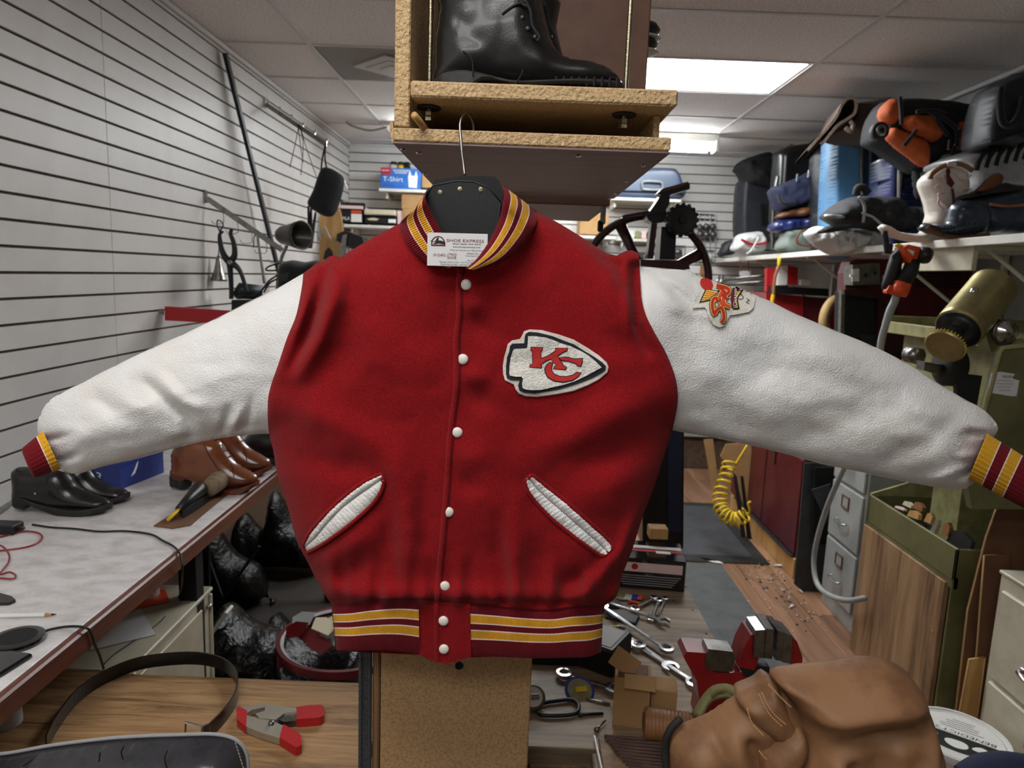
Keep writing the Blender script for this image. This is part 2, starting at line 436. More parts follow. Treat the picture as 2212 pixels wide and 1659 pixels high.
for y in gy[1:-1]:
    for a, b in zip(gx, gx[1:]): MB().box(((a+b)/2, y, ZC+.0005), (b-a-.024, .022, .005), b=.001).build('ceiling_tee', 'tee_white', ce)
MB().box((.778, 4.515, ZC+.0005), (.022, .58, .005), b=.001).build('ceiling_tee', 'tee_white', ce)
MB().box((-.437, 3.905, ZC+.0005), (.022, .58, .005), b=.001).build('ceiling_tee', 'tee_white', ce)
# square air diffuser in the ceiling
mk('vent_grey', (128, 122, 118), .5)
t = thing('air_vent', 'square grey ceiling air vent with a diamond centre behind the hanging box', 'air vent', (-.742, 3.905, ZC))
MB().box((-.742, 3.905, ZC+.004), (.58, .58, .01)).build('vent_plate', 'vent_grey', t)
for q in (.15, .10, .05):
    d = frame((-.70, 3.91, ZC-.002-(.15-q)*.1), (1, 1, 0), (1, -1, 0))
    MB(d).prism([(-q, -q), (q, -q), (q, q), (-q, q)], 0, .008).build('vent_louver', 'tee_white', t)
# ceiling troffers: a frame and a glowing prismatic diffuser
MATS['diff_front'] = emis('diff_front', (254, 252, 250), LIGHT_FRONT); MATS['diff_mid'] = emis('diff_mid', (252, 254, 255), LIGHT_MID)
MATS['tube_glow'] = emis('tube_glow', (246, 252, 255), LIGHT_TUBE)
for i, j, m, lb in ((2, JL, 'diff_mid', 'bright rectangular ceiling light panel right of the hanging box'), (1, JF, 'diff_front', 'rectangular ceiling light panel above the camera side of the jacket'), (1, JF-2, 'diff_front', 'added unseen ceiling light panel behind the camera')):  # the panel behind the camera is added to brighten the post
    a, b, c, d = cell(i, j); t = thing('ceiling_light', lb, 'ceiling light', ((a+b)/2, (c+d)/2, ZC), 'ceiling light panels')
    MB().box(((a+b)/2, (c+d)/2, ZC+.012), (b-a-.05, d-c-.05, .006)).build('diffuser', m, t)
    f = MB()
    for x in (a+.02, b-.02): f.box((x, (c+d)/2, ZC+.010), (.016, d-c-.03, .016))
    for y in (c+.02, d-.02): f.box(((a+b)/2, y, ZC+.010), (b-a-.03, .016, .016))
    f.build('light_frame', 'tee_white', t)
# strip light near the far wall
t = thing('strip_light', 'long white fluorescent strip fixture under the ceiling by the far wall', 'strip light', (.22, 5.35, ZC-.12))
MB().box((.22, 5.35, ZC-.035), (2.36, .11, .065), b=.01).build('fixture_body', 'white_paint', t)
for y in (5.305, 5.395):
    MB().tube([(-.90, y, ZC-.10), (1.34, y, ZC-.10)], .019, 10).build('light_tube', 'tube_glow', t, True)
for x in (-.945, 1.385): MB().box((x, 5.35, ZC-.085), (.03, .13, .085), b=.006).build('end_cap', 'white_paint', t)
MB().tube(smooth([(-1.0, 5.35, ZC-.03), (-1.12, 5.34, ZC-.06), (-1.25, 5.36, ZC-.03), (-1.30, 5.38, ZC)], 20), .008).build('conduit', 'grey_metal', t, True)
# ------------------------------------------------------------------ varsity jacket
YJ = 1.06
_G = np.random.default_rng(3).random((256, 256))
def vn(x, y, s):
    x = np.asarray(x)/s; y = np.asarray(y)/s; i = np.floor(x).astype(int); j = np.floor(y).astype(int); u = x-i; v = y-j
    u = u*u*(3-2*u); v = v*v*(3-2*v); g = lambda a, b: _G[a % 256, b % 256]
    return (g(i, j)*(1-u)+g(i+1, j)*u)*(1-v)+(g(i, j+1)*(1-u)+g(i+1, j+1)*u)*v-.5
SEAM_L = [(655, 590), (652, 620), (640, 680), (620, 730), (600, 790), (583, 840), (578, 880), (580, 937)]
SEAM_R = [(1380, 548), (1382, 580), (1385, 640), (1395, 680), (1415, 720), (1440, 765), (1460, 820), (1464, 870), (1452, 930)]
SH_L = [(865, 482), (830, 500), (790, 522), (750, 546), (735, 556), (722, 552), (708, 556), (700, 566), (685, 568), (672, 578), (655, 590)]
SH_R = [(1158, 458), (1200, 478), (1250, 508), (1290, 534), (1312, 548), (1332, 552), (1350, 543), (1364, 541), (1378, 546)]
SIDE_L = [(580, 937), (590, 972), (600, 1030), (620, 1090), (640, 1165), (665, 1215), (690, 1265), (716, 1306), (720, 1340), (726, 1406)]
SIDE_R = [(1452, 930), (1430, 1000), (1410, 1060), (1390, 1110), (1365, 1190), (1345, 1240), (1332, 1288), (1306, 1308), (1302, 1340), (1299, 1412)]
SLV_L_UP = [(655, 590), (600, 622), (540, 650), (470, 686), (400, 718), (330, 750), (250, 788), (180, 824), (130, 850), (104, 868), (87, 895), (80, 920), (84, 940)]
SLV_L_END = [(84, 940), (92, 962), (104, 985), (112, 1003), (120, 1013), (142, 1021), (170, 1024)]
SLV_L_LO = [(170, 1024), (230, 1006), (300, 990), (400, 962), (480, 946), (540, 939), (580, 937)]
SLV_R_UP = [(1380, 574), (1440, 580), (1488, 585), (1510, 596), (1560, 612), (1640, 640), (1720, 678), (1800, 712), (1880, 745), (1950, 780), (2020, 824), (2080, 860), (2120, 882), (2145, 905), (2156, 926), (2146, 944)]
SLV_R_END = [(2146, 944), (2130, 958), (2124, 985), (2114, 1012), (2106, 1040), (2086, 1055)]
SLV_R_LO = [(2086, 1055), (2040, 1055), (1960, 1041), (1880, 1024), (1780, 1003), (1680, 976), (1560, 949), (1452, 930)]
OUTL = [SH_L, SIDE_L, SLV_L_UP, SLV_L_LO, SLV_L_END, SH_R, SIDE_R, SLV_R_UP, SLV_R_LO, SLV_R_END]
NECK_L = [(865, 482), (872, 508), (888, 534), (905, 553), (925, 566), (960, 570), (990, 573)]
NECK_R = [(1002, 573), (1050, 572), (1080, 568), (1105, 550), (1130, 524), (1148, 496), (1158, 458)]
PLK = [(988, 574), (984, 625), (985, 680), (979, 735), (980, 800), (978, 850), (972, 890), (965, 950), (960, 1030), (954, 1110), (948, 1180), (942, 1240), (938, 1300)]
PLK_LO = [(938, 1300), (937, 1360), (938, 1428)]
FOLDS = [  # (polyline, width px, height m)   positive = towards the camera
 ([(704, 575), (690, 640), (665, 715), (628, 800)], 13, -.020), ([(738, 575), (722, 640), (695, 730), (650, 810)], 22, .020), ([(672, 600), (660, 660), (640, 730)], 9, .008),
 ([(770, 600), (740, 740), (640, 850)], 40, -.006), ([(590, 880), (690, 900), (790, 950), (840, 1010)], 34, .008), ([(640, 985), (740, 1010), (800, 1000)], 30, -.007),
 ([(760, 700), (850, 760), (900, 900)], 60, .006), ([(840, 960), (880, 1080), (884, 1290)], 26, .010), ([(835, 1120), (842, 1280)], 22, -.010), ([(920, 1000), (915, 1280)], 22, -.006),
 ([(660, 1230), (760, 1180), (830, 1130)], 26, .008), ([(740, 1250), (800, 1210)], 28, -.008), ([(700, 1255), (770, 1290)], 20, .006),
 ([(1300, 548), (1336, 566), (1362, 640)], 16, -.016), ([(1262, 535), (1300, 610), (1340, 720)], 34, .010), ([(1366, 560), (1372, 640), (1376, 700), (1400, 765)], 10, -.020), ([(1355, 556), (1352, 640), (1362, 720)], 12, .010),
 ([(1230, 560), (1310, 720), (1420, 800)], 40, -.008), ([(1160, 520), (1150, 600)], 30, -.008), ([(1440, 850), (1330, 890), (1200, 960), (1120, 1000)], 40, .012), ([(1430, 940), (1330, 985), (1230, 1010)], 36, -.009),
 ([(1400, 1010), (1300, 1060), (1250, 1090)], 40, .007), ([(1395, 1090), (1350, 1190), (1290, 1250), (1235, 1306)], 24, .022), ([(1300, 1215), (1225, 1270), (1195, 1304)], 24, -.012), ([(1330, 1240), (1300, 1300)], 16, -.012),
 ([(1110, 1100), (1112, 1290)], 26, .009), ([(1075, 1120), (1080, 1296)], 18, -.008), ([(1150, 1180), (1160, 1306)], 22, -.006), ([(1020, 690), (1060, 720)], 26, -.007), ([(1022, 850), (1060, 880)], 24, -.007), ([(1010, 660), (1040, 655)], 20, .005), ([(1010, 815), (1050, 815)], 22, .006), ([(1000, 980), (1050, 1000)], 30, .005), ([(1000, 1040), (1030, 1060)], 22, -.006),
 ([(1010, 640), (990, 600)], 12, -.003),
 # sleeves
 ([(310, 820), (350, 860), (400, 900), (420, 960)], 14, -.009), ([(340, 815), (395, 870), (440, 880)], 16, .008), ([(250, 850), (330, 900), (380, 960)], 22, .006), ([(520, 880), (500, 940)], 9, .006), ([(495, 880), (480, 935)], 9, -.007), ([(545, 860), (535, 930)], 8, -.004),
 ([(260, 1000), (380, 955), (560, 920)], 10, -.006), ([(150, 960), (230, 930), (300, 935)], 26, .006), ([(330, 975), (430, 950), (540, 925)], 5, -.004), ([(120, 1000), (170, 980)], 9, -.006), ([(90, 955), (150, 940)], 8, -.006), ([(200, 850), (260, 900)], 20, -.005),
 ([(1400, 600), (1460, 660), (1560, 700)], 20, .007), ([(1450, 620), (1520, 700)], 16, -.006), ([(1430, 590), (1500, 640)], 10, .006), ([(1560, 700), (1650, 790), (1780, 850)], 40, -.007), ([(1500, 830), (1650, 880), (1800, 860)], 45, .006), ([(1700, 930), (1850, 900), (1980, 850)], 40, -.006), ([(1480, 800), (1560, 870), (1620, 940)], 30, -.005),
 ([(1750, 740), (1850, 800)], 30, .006), ([(1900, 1000), (2000, 960), (2070, 900)], 24, -.006), ([(1960, 860), (2060, 920)], 26, .007), ([(2130, 940), (2085, 935)], 9, -.010), ([(2115, 1015), (2070, 1030)], 9, -.010), ([(2112, 985), (2075, 985)], 10, .006), ([(2000, 1045), (2090, 1010)], 12, .006)]
def torso_mask(V): return 1/(1+np.exp(-(np.minimum(V[:, 0]-600, 1450-V[:, 0]))/25))
def DJ(V):
    """distance of the front surface from the camera (world Y) at picture points V"""
    d = dist_to(V, OUTL); t = np.clip(d/150, 0, 1); tm_ = torso_mask(V)
    h = (.050+.022*tm_)*np.sqrt(1-(1-t)**2)
    for pl, wd, am in FOLDS:
        P = np.array(pl); lo = P.min(0)-3*wd; hi = P.max(0)+3*wd
        m = (V[:, 0] > lo[0]) & (V[:, 0] < hi[0]) & (V[:, 1] > lo[1]) & (V[:, 1] < hi[1])
        if m.any():
            Q = rs(P, 28); wq = np.sin(np.pi*(np.arange(28)+.6)/28.2)**.6; dd = np.hypot(V[m, 0][:, None]-Q[:, 0], V[m, 1][:, None]-Q[:, 1])
            h[m] += 1.2*am*(wq*np.exp(-(dd/wd)**2)).max(1)*np.clip(d[m]/20, 0, 1)
    x, y = V[:, 0], V[:, 1]
    g = np.clip(d/40, 0, 1)
    h += g*(tm_*(.010*vn(x, y, 150)+.005*vn(x+91, y, 60)+.002*vn(x, y+50, 26)) + (1-tm_)*(.009*vn(x*.8+y*.5, y-x*.35, 90)+.0042*vn(x*.7+y*.6, y*1.2-x*.4, 38)+.0010*vn(x, y, 14)))
    wst = tm_*np.exp(-((y-1285)/24)**2)*.014*np.clip((1305-y)/12, 0, 1); pl = np.clip((y-1180)/110, 0, 1)*np.clip((1310-y)/8, 0, 1)*tm_*.005*(np.sin(x/11.)+.7*np.sin(x/6.3+1))
    return YJ-h-wst-pl*g
def SJ(V, lift=0.0):
    V = np.asarray(V, float); return atY(V[:, 0], V[:, 1], DJ(V)-lift)
def wool(name, c1, c2, bs=700, b=.5):
    return mk(name, c1, .95, var=(420, .55, c2, 3), bump=(bs, b, .003), sheen=.06, spec=.12)
wool('wool_red', (150, 22, 27), (118, 15, 20)); wool('wool_red_dark', (100, 14, 19), (80, 10, 16))
mk('knit_maroon', (112, 18, 28), .9, var=(600, .5, (84, 11, 20)), sheen=.05, spec=.15); mk('knit_gold', (218, 164, 44), .9, var=(700, .5, (180, 122, 24)), sheen=.05, spec=.15); mk('knit_white', (226, 208, 200), .9, spec=.15)
mk('white_leather', (226, 226, 225), .40, bump=(400, .55, .0035), var=(9, .4, (222, 218, 212)), spec=.45)
mk('felt_white', (226, 222, 212), .95, var=(300, .5, (196, 190, 180)), bump=(600, .6)); mk('felt_pink', (228, 200, 196), .95); mk('chenille', (234, 231, 222), .95, var=(160, .5, (204, 201, 194)), bump=(340, .7, .003))
mk('thread_black', (20, 22, 32), .8, bump=(700, .5)); mk('thread_red', (190, 40, 36), .8, bump=(900, .5)); mk('thread_gold', (232, 190, 84), .8, bump=(900, .4)); mk('thread_orange', (206, 74, 36), .8)
mk('snap_white', (226, 224, 212), .3, coat=.3); mk('lining_black', (14, 14, 16), .5)
JK = thing('varsity_jacket', 'red wool varsity jacket with white leather sleeves hanging spread out on a hanger', 'jacket', tuple(aY(1020, 1425, YJ)))
def sheet(name, out, sp, mat, lift=0.0, fn=None, back=0, parent=JK, bk=None):
    V, T, nb = fill(out, sp); D = DJ(V)-lift
    if fn is not None: D = D-fn(V)
    P = atY(V[:, 0], V[:, 1], D); T = [t[::-1] for t in T]; vs = list(P); fs = list(T)
    if back:
        d = dist_to(V, OUTL); h = back*np.sqrt(1-(1-np.clip(d/150, 0, 1))**2)
        Q = atY(V[:, 0], V[:, 1], YJ+h+.002); k = len(V); vs += list(Q); fs += [tuple(i+k for i in t[::-1]) for t in T]
    return MB().add(vs, fs).build(name, mat, parent, True)
def edge_raise(segs, a, w_): return lambda V: a*np.sqrt(1-(1-np.clip(dist_to(V, segs)/w_, 0, 1))**2)-a
WT_L = [(938, 1300), (905, 1292), (860, 1291), (800, 1296), (755, 1304), (716, 1306)]
WT_R = [(1306, 1308), (1240, 1309), (1190, 1316), (1120, 1313), (1060, 1306), (1015, 1303), (938, 1300)]
rsm = lambda P, n=24: [tuple(p) for p in smooth(P, n)]
pl_in = [(x+14, y) for x, y in PLK]
sheet('front_panel', rsm(NECK_L)[:-1]+rsm(pl_in, 40)+rsm(WT_L)[:-1]+rsm(SIDE_L[:8][::-1])[:-1]+rsm(SEAM_L[::-1], 30)[1:-1]+rsm(SH_L[::-1], 40)[:-1], 5.5, 'wool_red', 0, edge_raise([SEAM_L], .009, 16))
sheet('front_panel', rsm(NECK_R)[:-1]+rsm(SH_R, 40)[:-1]+rsm(SEAM_R, 36)[:-1]+rsm(SIDE_R[:8])[:-1]+rsm(WT_R)[:-1]+rsm(PLK[::-1], 40)[:-1], 5.5, 'wool_red', .0035, edge_raise([SEAM_R], .009, 16))
body = SH_L[::-1]+[(900, 470), (1010, 480), (1120, 465)]+SH_R+SEAM_R[1:]+SIDE_R[1:]+[(1020, 1420)]+SIDE_L[::-1][:-1]+SEAM_L[::-1][:-1]
V, T, nb = fill(body, 22); d = dist_to(V, OUTL); Q = atY(V[:, 0], V[:, 1], YJ+.004+.05*np.sqrt(1-(1-np.clip(d/150, 0, 1))**2))
MB().add(list(Q), T).build('back_panel', 'wool_red', JK, True)
V, T, nb = fill([(925, 405), (1085, 405), (1130, 470), (1100, 555), (1010, 590), (900, 560), (880, 480)], 20); Q = atY(V[:, 0], V[:, 1], np.full(len(V), YJ+.035))
MB().add(list(Q), [t[::-1] for t in T]).build('lining', 'lining_black', JK, True)
inn = [(x+16, y+2) for x, y in SEAM_L]; inr = [(x-16, y+8) for x, y in SEAM_R]
sheet('sleeve', rsm(SLV_L_UP, 60)[:-1]+rsm(SLV_L_END)[:-1]+rsm(SLV_L_LO, 30)+rsm(inn[::-1], 24), 5.5, 'white_leather', -.009, None, .035)
sheet('sleeve', rsm(SLV_R_UP, 60)[:-1]+rsm(SLV_R_END)[:-1]+rsm(SLV_R_LO, 30)+rsm(inr[::-1], 24), 5.5, 'white_leather', -.009, None, .035)
# placket lip, stitched groove
def band(name, A, B, rows, n, mat, lift, bulge, parent=JK, ribs=0, ramp=0, stripes=None, mats=None, dfun=None, ends=None):
    """strip between two picture polylines; stripes = [(v0, v1, material index)]"""
    A = rs(smooth(A, 60), n); B = rs(smooth(B, 60), n); vv = rows if hasattr(rows, '__len__') else np.linspace(0, 1, rows); k = len(vv)
    V = np.array([A[i]*(1-v)+B[i]*v for v in vv for i in range(n)]); D = DJ(V)
    vq = np.repeat(vv, n); sq = np.tile(np.linspace(0, 1, n), k)
    D = D-lift-bulge*np.sqrt(np.clip(4*vq*(1-vq), 0, 1))
    if ribs: D = D-ramp*np.cos(2*np.pi*ribs*sq)
    if dfun is not None: D = D+dfun(sq, vq)
    P = atY(V[:, 0], V[:, 1], D); fs = []; mi = []
    for r in range(k-1):
        vm = (vv[r]+vv[r+1])/2; c = 0
        for v0, v1, q in stripes or []:
            if v0 <= vm < v1: c = q
        for i in range(n-1): fs.append((r*n+i, r*n+i+1, (r+1)*n+i+1, (r+1)*n+i)); mi.append(c)
    mb = MB(); mb.v = [tuple(p) for p in P]; mb.f = fs; mb.m = mi
    return mb.build(name, mats or mat, parent, True)
lip = [(x+13, y) for x, y in PLK]
band('placket', PLK, lip, 7, 120, 'wool_red', .004, .0042)
band('placket_stitching', [(x+1.2, y) for x, y in lip], [(x+3.0, y) for x, y in lip], 3, 120, 'wool_red_dark', .0037, .0004)
# knitted collar, waistband and cuffs
STR = [(0, .20, 0), (.20, .225, 2), (.225, .39, 1), (.39, .415, 2), (.415, .545, 0), (.545, .57, 2), (.57, .745, 1), (.745, .77, 2), (.77, 1, 0)]
RV = np.array(sorted(set([0, .03, .07, .13, .2, .225, .28, .34, .39, .415, .48, .545, .57, .63, .69, .745, .77, .83, .89, .94, .98, 1])))
KN = ['knit_maroon', 'knit_gold', 'knit_white']
cfun = lambda a: (lambda s, v: a*np.clip(1-s/.22, 0, 1)**2*.06)
band('collar', [(929, 402), (922, 416), (920, 432), (931, 458), (946, 485), (957, 508), (974, 545), (990, 574)], [(905, 446), (872, 472), (864, 488), (873, 515), (889, 538), (906, 556), (926, 571), (962, 580)], RV, 42*4+1, None, .012, .012, ribs=42, ramp=.0011, stripes=STR, mats=KN, dfun=cfun(1))
band('collar', [(1083, 398), (1089, 415), (1086, 440), (1077, 478), (1057, 520), (1032, 556), (1007, 580)], [(1160, 456), (1160, 476), (1147, 505), (1127, 531), (1102, 556), (1077, 571), (1030, 584)], RV, 66*4+1, None, .030, .012, ribs=66, ramp=.0008, stripes=STR, mats=KN, dfun=cfun(1))
bk = MB(); n = 61; vs = []
for v in np.linspace(0, 1, 5):
    for s in np.linspace(.08, .92, n):
        a = math.pi*s; vs.append(Vector((aY(928+s*157, 402-3*s, YJ).x*(1+.05*v), YJ+.03+.065*math.sin(a), aY(1000, 402+46*v, YJ).z)))
bk.add(vs, [(r*n+i, r*n+i+1, (r+1)*n+i+1, (r+1)*n+i) for r in range(4) for i in range(n-1)]).build('collar_back', 'knit_maroon', JK, True)
WS = [(0, .19, 0), (.19, .215, 2), (.215, .355, 1), (.355, .38, 2), (.38, .49, 0), (.49, .515, 2), (.515, .655, 1), (.655, .68, 2), (.68, 1, 0)]
WV = np.array([0, .04, .1, .19, .215, .26, .31, .355, .38, .43, .49, .515, .56, .61, .655, .68, .75, .82, .9, .96, .985, 1])
band('waistband', [(716, 1308), (755, 1306), (800, 1299), (860, 1293), (904, 1294)], [(725, 1404), (760, 1406), (810, 1405), (860, 1407), (906, 1415)], WV, 62*4+1, None, .001, .006, ribs=62, ramp=.0007, stripes=WS, mats=KN)
band('waistband', [(1013, 1304), (1060, 1308), (1120, 1314), (1190, 1318), (1240, 1311), (1304, 1308)], [(1017, 1418), (1080, 1419), (1150, 1422), (1220, 1421), (1270, 1419), (1299, 1408)], WV, 96*4+1, None, .001, .006, ribs=96, ramp=.0007, stripes=WS, mats=KN)
sheet('waist_tab', [(903, 1294), (948, 1300), (950, 1431), (930, 1426), (905, 1414)], 6, 'wool_red', .004)
sheet('waist_tab', [(939, 1300), (1015, 1303), (1018, 1418), (985, 1429), (960, 1434), (938, 1428)], 6, 'wool_red', .008)
band('placket', PLK_LO, [(x+12, y) for x, y in PLK_LO], 7, 30, 'wool_red', .0085, .002)
band('waist_seam', [(x, y-1) for x, y in WT_L[::-1]], [(x, y+3) for x, y in WT_L[::-1]], 3, 60, 'wool_red_dark', .003, .001)
band('waist_seam', [(x, y-1) for x, y in WT_R[::-1]], [(x, y+3) for x, y in WT_R[::-1]], 3, 80, 'wool_red_dark', .005, .001)
def cuff(name, c0, c1, ax0, ax1, y0, y1, ribs, st, n):
    mb = MB(); ts = np.linspace(0, 1, n); rings = []; N = ribs*4
    for t in ts:
        c = np.array(c0)*(1-t)+np.array(c1)*t; ax = np.array(ax0)*(1-t)+np.array(ax1)*t
        if t > .9: ax = ax*(1-.25*((t-.9)/.1)**2)
        ring = []
        for j in range(N):
            a = 2*math.pi*j/N; q = 1+.022*math.cos(ribs*a); p = c+ax*math.cos(a)*q
            Y = y0*(1-t)+y1*t-math.sin(a)*np.linalg.norm(ax)*mpp(1.05)*.75*q; ring.append(aY(p[0], p[1], Y))
        rings.append(ring)
    mb.loft(rings); k = 0
    for i in range(n-1):
        tmid = (ts[i]+ts[i+1])/2; c = 0
        for a, b, q in st:
            if a <= tmid < b: c = q
        for j in range(N): mb.m[k] = c; k += 1
    return mb.build(name, KN, JK, True)
cuff('cuff', (112, 972), (58, 1002), (19, 40), (13, 31), YJ-.02, YJ-.035, 26, [(0, .27, 1), (.27, .31, 2)], 27)
cuff('cuff', (2112, 985), (2262, 1072), (20, -48), (22, -40), YJ-.02, YJ-.02, 30, [(.0, .185, 1), (.185, .2, 2), (.34, .36, 2), (.36, .50, 1), (.50, .515, 2)], 60)
# snaps
BT = [(1007, 615, .004), (1000, 776, .004), (988, 934, .004), (969, 1106, .004), (961, 1266, .004), (958, 1341, .009), (959, 1402, .009)]
for x, y, lf in BT:
    c = SJ([(x, y)], lf)[0]; fr = frame(c, (1, 0, 0), (0, 0, 1)); r = 11.5*mpp(1.0)   # local z points to the camera
    MB(fr).lathe([(r*.95, -.002), (r, .0005), (r*.93, .0022), (r*.7, .0034), (r*.35, .004), (1e-5, .0042)], 24).build('snap_button', 'snap_white', JK, True)
# pockets: two leather welts and a cloth piping round them
def ruche(A, B, name, lift, seed, n=90):
    k = 9; rip = np.interp(np.linspace(0, 1, 60), np.linspace(0, 1, 40), np.random.default_rng(seed).random(40))
    f = lambda s, v: -.0022*np.interp(s, np.linspace(0, 1, 60), rip)*np.sin(np.pi*v)-.0006*np.sin(s*170+v*3)
    return band(name, A, B, k, n, 'white_leather', lift, .0035, dfun=f)
pu = [(823, 1024), (800, 1034), (776, 1048), (735, 1080), (695, 1120), (670, 1150), (656, 1177)]; pm_ = [(826, 1034), (798, 1053), (770, 1072), (735, 1100), (703, 1134), (682, 1160), (659, 1181)]; plo = [(829, 1042), (822, 1064), (802, 1092), (760, 1130), (720, 1160), (690, 1180), (664, 1193)]
qu = [(1148, 1026), (1175, 1046), (1230, 1090), (1280, 1135), (1318, 1172), (1321, 1186)]; qm = [(1141, 1030), (1165, 1060), (1205, 1096), (1250, 1135), (1290, 1170), (1314, 1194)]; qlo = [(1135, 1037), (1139, 1058), (1158, 1085), (1195, 1123), (1245, 1163), (1290, 1195), (1306, 1200)]
for a, b, c, s in ((pu, pm_, plo, 1), (qu, qm, qlo, 2)):
    ruche(a, b, 'pocket_welt', .003, s); ruche(b, c, 'pocket_welt', .0025, s+5)
    loop = smooth(a, 40).tolist()+smooth(c[::-1], 40).tolist(); P = SJ(np.array(loop), .004)
    MB().tube([tuple(p) for p in P], .0032, 8, closed=True).build('pocket_piping', 'wool_red', JK, True)
    P = SJ(smooth(b, 40), .0035); MB().tube([tuple(p) for p in P], .0007, 5).build('pocket_slit', 'ink_grey', JK, True)
# arrowhead chenille patch
def cp(pts, s, ox, oy): return [(ox+x*s, oy+y*s) for x, y in pts]
A3 = lambda p: cp(p, .15371, 1040, 660)
def layer(name, out, mat, lift, parent, sp=4, thick=.0012):
    V, T, nb = fill(out, sp); P = SJ(V, lift); k = len(V); Q = SJ(V, lift-thick); T = [t[::-1] for t in T]
    ed = {}
    for t in T:
        for a, b in zip(t, list(t[1:])+[t[0]]):
            if (b, a) in ed: del ed[b, a]
            else: ed[a, b] = 1
    return MB().add(list(P)+list(Q), T+[(b, a, a+k, b+k) for a, b in ed]).build(name, mat, parent)
def grow(out, g):
    O = np.array(out, float); A = np.sum(O[:, 0]*np.roll(O[:, 1], -1)-np.roll(O[:, 0], -1)*O[:, 1]); sg = 1 if A > 0 else -1; R = []
    for i in range(len(O)):
        a, b, c = O[i-1], O[i], O[(i+1) % len(O)]; n1 = np.array([(b-a)[1], -(b-a)[0]]); n2 = np.array([(c-b)[1], -(c-b)[0]])
        n1 = n1/max(np.linalg.norm(n1), 1e-6); n2 = n2/max(np.linalg.norm(n2), 1e-6); n = n1+n2; n = n/max(np.linalg.norm(n), .5); R.append(tuple(b+sg*g*n))
    return R
felt = A3([(560, 440), (600, 360), (680, 335), (850, 345), (1100, 410), (1300, 480), (1500, 600), (1650, 700), (1760, 800), (1785, 860), (1770, 940), (1650, 1040), (1500, 1120), (1300, 1200), (1100, 1240), (900, 1270), (780, 1285), (620, 1275), (530, 1240), (480, 1180), (455, 1110), (400, 1085), (330, 1050), (305, 960), (300, 850), (320, 720), (350, 620), (370, 540), (430, 490), (540, 470)])
blk = A3([(610, 440), (622, 395), (670, 370), (800, 380), (1000, 430), (1150, 490), (1300, 545), (1450, 640), (1600, 730), (1700, 800), (1748, 850), (1742, 905), (1700, 940), (1550, 1020), (1400, 1080), (1250, 1130), (1100, 1175), (900, 1210), (750, 1240), (600, 1225), (530, 1190), (515, 1120), (540, 1050), (420, 1050), (358, 1020), (345, 960), (345, 850), (360, 730), (390, 650), (400, 570), (432, 536), (600, 530)])
wht = A3([(655, 430), (750, 430), (900, 450), (1000, 480), (1100, 525), (1250, 570), (1400, 640), (1500, 700), (1600, 780), (1690, 870), (1600, 920), (1450, 1000), (1300, 1070), (1150, 1115), (1000, 1150), (850, 1185), (700, 1190), (620, 1180), (580, 1160), (570, 1100), (585, 1030), (560, 1000), (480, 1000), (400, 985), (390, 960), (395, 850), (410, 740), (440, 640), (460, 610), (580, 605), (640, 600), (650, 540)])
AP = layer('arrowhead_patch', felt, 'felt_pink', .006, JK); AP['label'] = 'white arrowhead patch with black border and red letters'
layer('patch_border', grow(felt, -1.6), 'felt_white', .0068, AP); layer('patch_outline', blk, 'thread_black', .0085, AP); layer('patch_field', wht, 'chenille', .0100, AP)
KC = [A3([(700, 588), (856, 592), (850, 628), (832, 640), (826, 842), (842, 850), (840, 874), (682, 862), (688, 836), (724, 830), (718, 638), (698, 626)]),
      A3([(822, 752), (930, 716), (1000, 672), (1046, 640), (1044, 602), (1206, 602), (1198, 632), (1150, 650), (1070, 702), (960, 752), (880, 790), (830, 836)]),
      A3([(956, 730), (1056, 700), (1150, 846), (1192, 872), (1180, 898), (1016, 886), (1028, 858), (1062, 846)]),
      A3([(962, 800), (918, 840), (895, 890), (900, 940), (940, 1010), (1030, 1058), (1150, 1072), (1280, 1048), (1360, 992), (1396, 946), (1340, 942), (1290, 980), (1200, 1002), (1100, 1000), (1022, 970), (984, 918), (984, 850), (1002, 806)]),
      A3([(1092, 732), (1180, 728), (1300, 754), (1360, 752), (1416, 744), (1410, 800), (1394, 852), (1350, 842), (1330, 812), (1220, 776), (1132, 772)])]
for i, o in enumerate(KC):
    layer('letter_outline', grow(o, 1.9), 'thread_black', .0106+.00004*i, AP, 3); layer('letter', o, 'thread_red', .0114+.00004*i, AP, 3)
# shoulder patch
A4 = lambda p: cp(p, .18083, 1340, 520)
SO = .009
SPT = layer('shoulder_patch', A4([(920, 405), (960, 430), (1100, 480), (1300, 545), (1450, 580), (1560, 622), (1605, 660), (1612, 710), (1590, 800), (1540, 850), (1400, 880), (1310, 890), (1280, 950), (1245, 1018), (1180, 1036), (1110, 1000), (1060, 930), (1030, 830), (1010, 796), (862, 806), (860, 780), (915, 660), (945, 560), (915, 480)]), 'felt_white', .0045-SO, JK)
SPT['label'] = 'cream felt champions patch with red and gold lettering'
layer('patch_banner', A4([(1020, 568), (1175, 600), (1085, 712), (942, 742)]), 'thread_black', .0056-SO, SPT); layer('patch_stripes', A4([(1030, 580), (1165, 606), (1080, 700), (965, 724)]), 'thread_gold', .0060-SO, SPT)
def ribbon(name, pts, wd, mat, lift, parent, n=30):
    P = smooth(pts, n); t = np.gradient(P, axis=0); t /= np.maximum(np.linalg.norm(t, axis=1), 1e-6)[:, None]; nn = np.stack([-t[:, 1], t[:, 0]], 1)
    V = np.vstack([P-nn*wd/2, P+nn*wd/2]); Q = SJ(V, lift); k = len(P)
    mb = MB().add(list(Q), [(i, i+1, k+i+1, k+i) for i in range(k-1)]); return mb.build(name, mat, parent)
